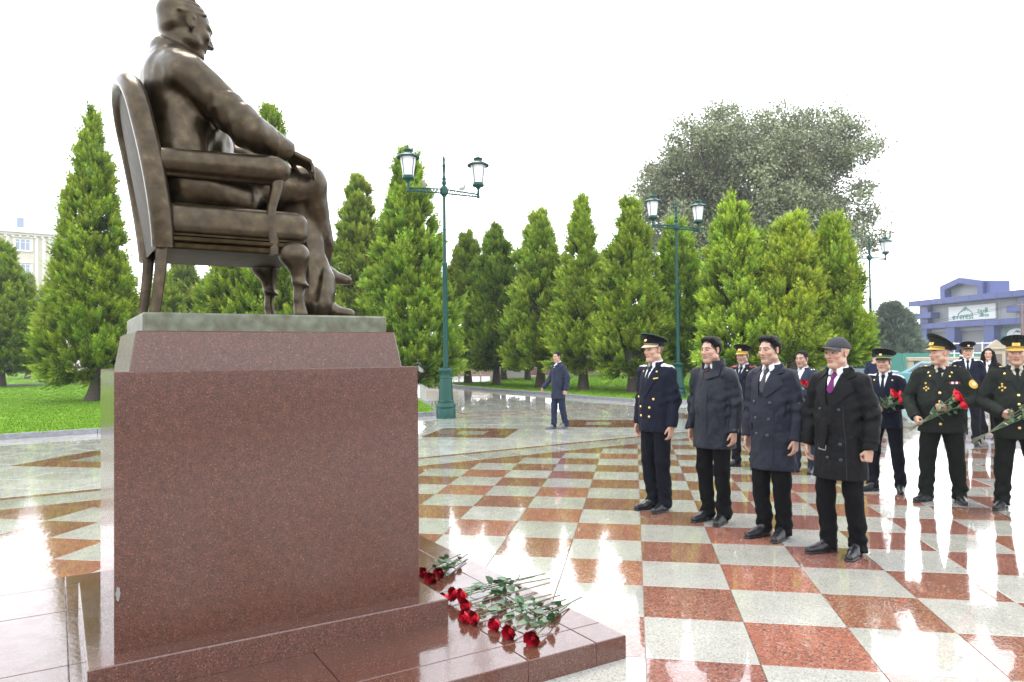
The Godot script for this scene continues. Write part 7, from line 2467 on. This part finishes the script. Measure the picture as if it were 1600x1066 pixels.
	# 11: army officer at the right edge
	P = person({"label": "smiling officer in dark green army uniform, cut off by the right edge", "at": Vector3(3.90, 0, -8.06), "yaw": -22.0, "s": 0.995, "cloth": army, "trousers": army_t, "hem": 0.74, "flare": 0.9, "girth": 1.15, "bulk": 1.08, "sleeve": 1.12, "leg": 1.1, "cell": 0.013,
		"head": {"jaw": 1.12, "stubble": 0.2, "shaved": true, "smile": 1.0, "cell": 0.0056}, "hyaw": -4.0, "headscale": 1.05, "skin": 0.98, "feet": [[0.15, 0.0, 12.0], [-0.15, 0.02, -24.0]],
		"arms": [[Vector3(0.32, 1.12, 0.02), Vector3(0.12, 1.06, 0.30), Vector3(-1, 0.1, 0.3), Vector3(0, 0.15, -1), "grip"], [Vector3(-0.32, 1.12, 0.0), Vector3(-0.15, 1.00, 0.26), Vector3(0.7, 0.0, 0.6), Vector3(0.3, 0.3, -0.9), "grip"]]})
	shirt_tie(P, khaki, mats["black green tie"], 1.26, 0.062)
	lapels(P, army, 1.235, 0.105, false)
	for y in [1.19, 1.10, 0.86]: btn(P, 0.0, y, 0.0145, gold)
	for q in [[0.105, 1.405], [-0.105, 1.405]]: btn(P, q[0], q[1], 0.013, gold, true, "collar_badge")
	for q in [[-0.13, 1.30], [-0.13, 1.275], [-0.152, 1.262], [-0.108, 1.262], [-0.13, 1.235]]: btn(P, q[0], q[1], 0.011, goldc, true, "badge")
	for sx in [1.0, -1.0]:
		dr(P, "pocket_flap", [sx * 0.075, 1.255, sx * 0.185, 1.26, sx * 0.188, 1.20, sx * 0.13, 1.185, sx * 0.075, 1.20], 0.008, army)
		epaulette(P, army, sx, 0.058)
		for k in 2:
			var q := MB.new()
			q.ell(Transform3D(Basis(), Vector3(sx * (0.135 + 0.045 * k), 1.478 - 0.012 * k, -0.018)), Vector3(0.014, 0.006, 0.014), 10, 6)
			obj("star", q, gold, P.root)
	service_cap(P, capg, capg, goldc, goldc, goldc, {"rise": 0.045, "wide": 1.06, "badge": "leaf", "rim": goldc, "rimw": 0.004})
	bouquet(P, "bunch of red roses with long stems held by the smiling officer at the right edge", Vector3(-0.42, 0.72, 0.42), Vector3(0.14, 1.10, 0.37), 4, 11)
	# 12: man walking past
	P = person({"label": "dark haired man in a short navy coat walking alone on the wet plaza", "at": Vector3(-1.66, 0, -15.45), "yaw": -52.0, "s": 0.975, "garment": "coat", "cloth": coat12, "trousers": cloth("navy suit trousers", Color(0.014, 0.018, 0.036), 0.8), "hem": 0.68, "flare": 0.8, "bulk": 1.03, "sleeve": 1.05, "cell": 0.015,
		"head": {"jaw": 1.0, "stubble": 0.3, "cell": 0.0062}, "hairm": {"top": 0.0, "line": 0.01}, "hairmat": hair_d, "hyaw": 14.0, "skin": 0.98, "feet": [[0.05, -0.13, 4.0, 0.015, 8.0], [-0.05, 0.12, 0.0, 0.0, 0.0]],
		"shoe": mat("grey shoe leather", Color(0.07, 0.075, 0.08), 0.4),
		"arms": [[Vector3(0.25, 1.14, -0.10), Vector3(0.26, 0.885, -0.05), Vector3(-0.05, -1, 0.25), Vector3(-1, 0, 0.1), "grip"], [Vector3(-0.26, 1.15, 0.02), Vector3(-0.30, 0.93, 0.20), Vector3(-0.08, -1, 0.35), Vector3(1, 0, -0.1), "grip"]]})
	shirt_tie(P, shirt, shirt, 1.38)
	for sx in [1.0, -1.0]: dr(P, "collar", [0.040 * sx, 1.49, 0.085 * sx, 1.485, 0.118 * sx, 1.42, 0.055 * sx, 1.375, 0.0, 1.395], 0.014, coat12, null, 0.012)
	c3 = MB.new()
	band(c3, P.fwd.call(Vector3(0, 1.465, -0.016)), 40.0, 320.0, 0.108, -0.03, 0.082, 0.040, 0.012, 0.012, 0.0, 1.02)
	obj("collar", c3, coat12, P.root)
	dr(P, "placket", [0.035, 1.38, -0.015, 1.38, -0.02, 0.70, 0.03, 0.70], 0.006, coat12)
	dr(P, "pocket_welt", [0.10, 1.0, 0.12, 0.995, 0.16, 0.89, 0.14, 0.885], 0.007, coat12)
	# 13, 14: two men far behind
	P = person({"label": "man in a dark blue suit seen from behind beside the farthest street lamp", "at": Vector3(6.60, 0, -21.0), "yaw": 150.0, "s": 0.93, "cloth": cloth("dark blue suit wool", Color(0.012, 0.016, 0.036), 0.8), "trousers": navy_t, "hem": 0.80, "cell": 0.02, "head": {"cell": 0.009}, "hairm": {"top": 0.0}, "hairmat": hair_d, "skin": 0.9})
	P = person({"label": "distant man in a dark suit and white shirt beside the stone fence", "at": Vector3(11.6, 0, -27.6), "yaw": 70.0, "s": 0.955, "cloth": suit6, "trousers": navy_t, "hem": 0.80, "cell": 0.02, "head": {"cell": 0.009}, "hairm": {"top": 0.0}, "hairmat": hair_d, "skin": 0.95})
	shirt_tie(P, shirt, shirt, 1.15)

# ---------------------------------------------------------------- roses
var rose_parts := {}
func petal(mb: MB, r0: float, h: float, a0: float, wide: float, open: float, col: Color) -> void:
	var nu := 5
	var nv := 5
	var rows := []
	for j in nv:
		var v := j / (nv - 1.0)
		var row := []
		for i in nu:
			var u := -1.0 + 2.0 * i / (nu - 1.0)
			var shape := sqrt(maxf(0.0, sin(PI * (0.12 + 0.80 * v)))) * wide
			var a := a0 + u * shape
			var r := r0 * (0.25 + 0.95 * sin(minf(1.0, v * 1.5) * PI / 2.0)) + open * pow(v, 3.0) * r0 * (1.0 + 0.4 * u * u)
			var y := h * (v - 0.10 * u * u * v) - open * 0.14 * h * pow(v, 5.0)
			mb.col = col * (0.92 + 0.16 * v)
			row.append(mb.vert(Vector3(cos(a) * r, y, sin(a) * r), Vector3(cos(a), 0.25 - 0.2 * v, sin(a)).normalized()))
		rows.append(row)
	for j in nv - 1:
		for i in nu - 1: mb.quad(rows[j][i], rows[j][i + 1], rows[j + 1][i + 1], rows[j + 1][i])
func rose_mesh(k: String) -> ArrayMesh:
	if rose_parts.has(k): return rose_parts[k]
	var mb := MB.new()
	mb.use_col = true
	if k.begins_with("bloom"):
		var rr := rg(500 + int(k.right(1)))
		var open := 0.25 + 0.25 * rr.randf()
		for l in 4:
			var n: int = [2, 3, 4, 5][l]
			for i in n:
				var g := rr.randf_range(0.8, 1.15)
				petal(mb, [0.007, 0.013, 0.020, 0.025][l], [0.046, 0.050, 0.050, 0.047][l] * rr.randf_range(0.94, 1.04), TAU * i / n + l * 0.7 + rr.randf() * 0.3, [1.7, 1.25, 1.0, 0.85][l], open * l * 0.32, Color(0.42 * g, 0.009 * g, 0.022 * g))
	elif k == "sepals":
		mb.col = Color(0.06, 0.13, 0.03)
		mb.lathe([Vector2(0.0035, -0.018), Vector2(0.010, -0.006), Vector2(0.016, 0.004)], Transform3D(), 8)
		for i in 5:
			var a := TAU * i / 5.0
			var e := Vector3(cos(a), 0, sin(a))
			var s := Vector3(-sin(a), 0, cos(a)) * 0.006
			var i0 := mb.vert(e * 0.014 - s, e)
			var i1 := mb.vert(e * 0.014 + s, e)
			var i2 := mb.vert(e * 0.036 + Vector3(0, 0.006 - 0.012 * (i % 2), 0), e)
			mb.tri(i0, i1, i2)
	else:      # leaf along +x, 6 cm
		var g: float = {"leaf0": 1.0, "leaf1": 0.75, "leaf2": 1.25}[k]
		var sp := []
		var lf := []
		var rt := []
		for i in 7:
			var t := i / 6.0
			var w := 0.021 * pow(sin(PI * pow(t, 0.8)), 0.8) if t < 1.0 and t > 0.0 else 0.0
			var y := -0.014 * t * t + 0.004 * sin(t * 7.0)
			mb.col = Color(0.055 * g, 0.115 * g, 0.045 * g)
			sp.append(mb.vert(Vector3(0.062 * t, y, 0), Vector3.UP))
			mb.col = Color(0.045 * g, 0.095 * g, 0.040 * g)
			lf.append(mb.vert(Vector3(0.062 * t - 0.003 * (i % 2), y + w * 0.35, w), Vector3(0, 0.93, -0.35)))
			rt.append(mb.vert(Vector3(0.062 * t - 0.003 * (i % 2), y + w * 0.35, -w), Vector3(0, 0.93, 0.35)))
		for i in 6:
			mb.quad(sp[i], sp[i + 1], lf[i + 1], lf[i])
			mb.quad(sp[i], sp[i + 1], rt[i + 1], rt[i])
	var m := mb.mesh()
	rose_parts[k] = m
	return m
func add_part(o: Node3D, called: String, m: Mesh, mt: Material, t: Transform3D) -> MeshInstance3D:
	var n := MeshInstance3D.new()
	n.name = called
	n.mesh = m
	n.material_override = mt
	n.transform = t
	o.add_child(n, true)
	return n
func along(d: Vector3) -> Basis:      # y axis along d
	var y := d.normalized()
	var x := y.cross(Vector3(0.31, 0.2, 0.9)).normalized()
	return Basis(x, y, x.cross(y))
# one rose in the space of o: bloom at b, stem end at a
func rose(o: Node3D, a: Vector3, b: Vector3, rr: RandomNumberGenerator, nl: int, sc := 1.0, lo := 0.35, hi := 0.85, lies := false) -> void:
	var pet := mat("red rose petal", Color.WHITE, 0.42, {"vertex_color_use_as_albedo": true, "cull_mode": BaseMaterial3D.CULL_DISABLED, "metallic_specular": 0.3})
	var grn := mat("rose leaf", Color.WHITE, 0.32, {"vertex_color_use_as_albedo": true, "cull_mode": BaseMaterial3D.CULL_DISABLED, "clearcoat_enabled": true, "clearcoat": 0.5, "clearcoat_roughness": 0.2})
	var stm := mat("rose stem", Color(0.075, 0.10, 0.045), 0.5)
	var d := (b - a).normalized()
	var sd := d.cross(Vector3.UP).normalized()
	var m1 := a.lerp(b, 0.35) + sd * rr.randf_range(-0.012, 0.012)
	var m2 := a.lerp(b, 0.7) + sd * rr.randf_range(-0.012, 0.012) + Vector3(0, 0.006, 0)
	var mb := MB.new()
	mb.tube([a, m1, m2, b - d * 0.012], [0.0040, 0.0036, 0.0033, 0.0036], 6)
	obj("stem", mb, stm, o)
	var bb := along(d).rotated(d, rr.randf() * TAU).scaled(Vector3.ONE * sc)
	var bo := add_part(o, "bloom", rose_mesh("bloom%d" % (rr.randi() % 3)), pet, Transform3D(bb, b))
	add_part(bo, "sepals", rose_mesh("sepals"), grn, Transform3D())
	for i in nl:
		var t := rr.randf_range(lo, hi)
		var p := a.lerp(b, t)
		var ang := rr.randf() * TAU
		var e := (sd * cos(ang) + sd.cross(d) * sin(ang) + d * 0.7).normalized()
		if lies and e.y < 0.05: e = Vector3(e.x, absf(e.y) * 0.6 + 0.08, e.z).normalized()
		var up := (Vector3.UP + Vector3(rr.randfn(0, 0.5), 0, rr.randfn(0, 0.5))).normalized()
		var z := e.cross(up).normalized()
		var bs := Basis(e, z.cross(e), z).scaled(Vector3.ONE * rr.randf_range(0.8, 1.25))
		add_part(o, "leaf", rose_mesh("leaf%d" % (rr.randi() % 3)), grn, Transform3D(bs, p + e * 0.012))
func bouquet(P: Dictionary, label: String, a: Vector3, b: Vector3, n: int, sd: int) -> void:
	var rr := rg(600 + sd)
	var t := thing("rose_bouquet", label, "roses", Vector3.ZERO, 0.0, "")
	t.transform = P.root.transform
	var d := (b - a).normalized()
	var x := d.cross(Vector3.UP).normalized()
	var y := x.cross(d)
	for i in n:
		var an := TAU * i / n + 0.5
		var sp := 0.066 if n > 2 else 0.04
		var off := (x * cos(an) + y * sin(an)) * sp + d * rr.randf_range(-0.03, 0.03)
		rose(t, a - (x * cos(an) + y * sin(an)) * 0.02 + d * rr.randf_range(-0.03, 0.03), b + off, rr, 7, 1.35, 0.45, 0.9)
func flowers() -> void:
	var y := 0.132
	# bloom x, z, stem end x, z, lift, words
	var R := [
		[-1.447, -4.729, -1.321, -5.24, 0.0, "rose half hidden by the plinth corner, in the farthest bunch on the slab"],
		[-1.328, -4.697, -1.265, -5.226, 0.012, "right hand rose of the farthest bunch on the slab"],
		[-1.357, -4.610, -1.246, -5.10, 0.0, "nearest rose of the farthest bunch on the slab"],
		[-1.151, -4.240, -0.687, -4.779, 0.0, "leftmost rose of the middle bunch, against the plinth step"],
		[-1.095, -4.250, -0.620, -4.80, 0.03, "dark upper rose of the middle bunch on the slab"],
		[-1.030, -4.205, -0.574, -4.70, 0.035, "rose on top in the cluster of the middle bunch"],
		[-0.985, -4.115, -0.568, -4.648, 0.012, "lower rose in the cluster of the middle bunch"],
		[-0.955, -3.965, -0.535, -4.443, 0.0, "left rose of the pair in front of the middle bunch"],
		[-0.895, -3.945, -0.478, -4.428, 0.005, "right rose of the pair in front of the middle bunch"],
		[-0.764, -3.880, -0.435, -4.365, 0.0, "single rose between the middle and the nearest bunch"],
		[-0.668, -3.780, -0.342, -4.417, 0.0, "left rose of the nearest bunch on the slab"],
		[-0.541, -3.711, -0.400, -4.300, 0.004, "rose nearest the slab edge, in the nearest bunch"]]
	var rr := rg(9)
	for q in R:
		var t := thing("red_rose", "red " + q[5], "rose", Vector3(q[0], y, q[1]), 0.0, "cut red roses laid on the monument slab")
		var e := Vector3(q[2] - q[0], 0.006 + q[4] * 0.5, q[3] - q[1])
		rose(t, e, Vector3(0, 0.022 + q[4], 0), rr, 10, 1.08, 0.30, 0.82, true)
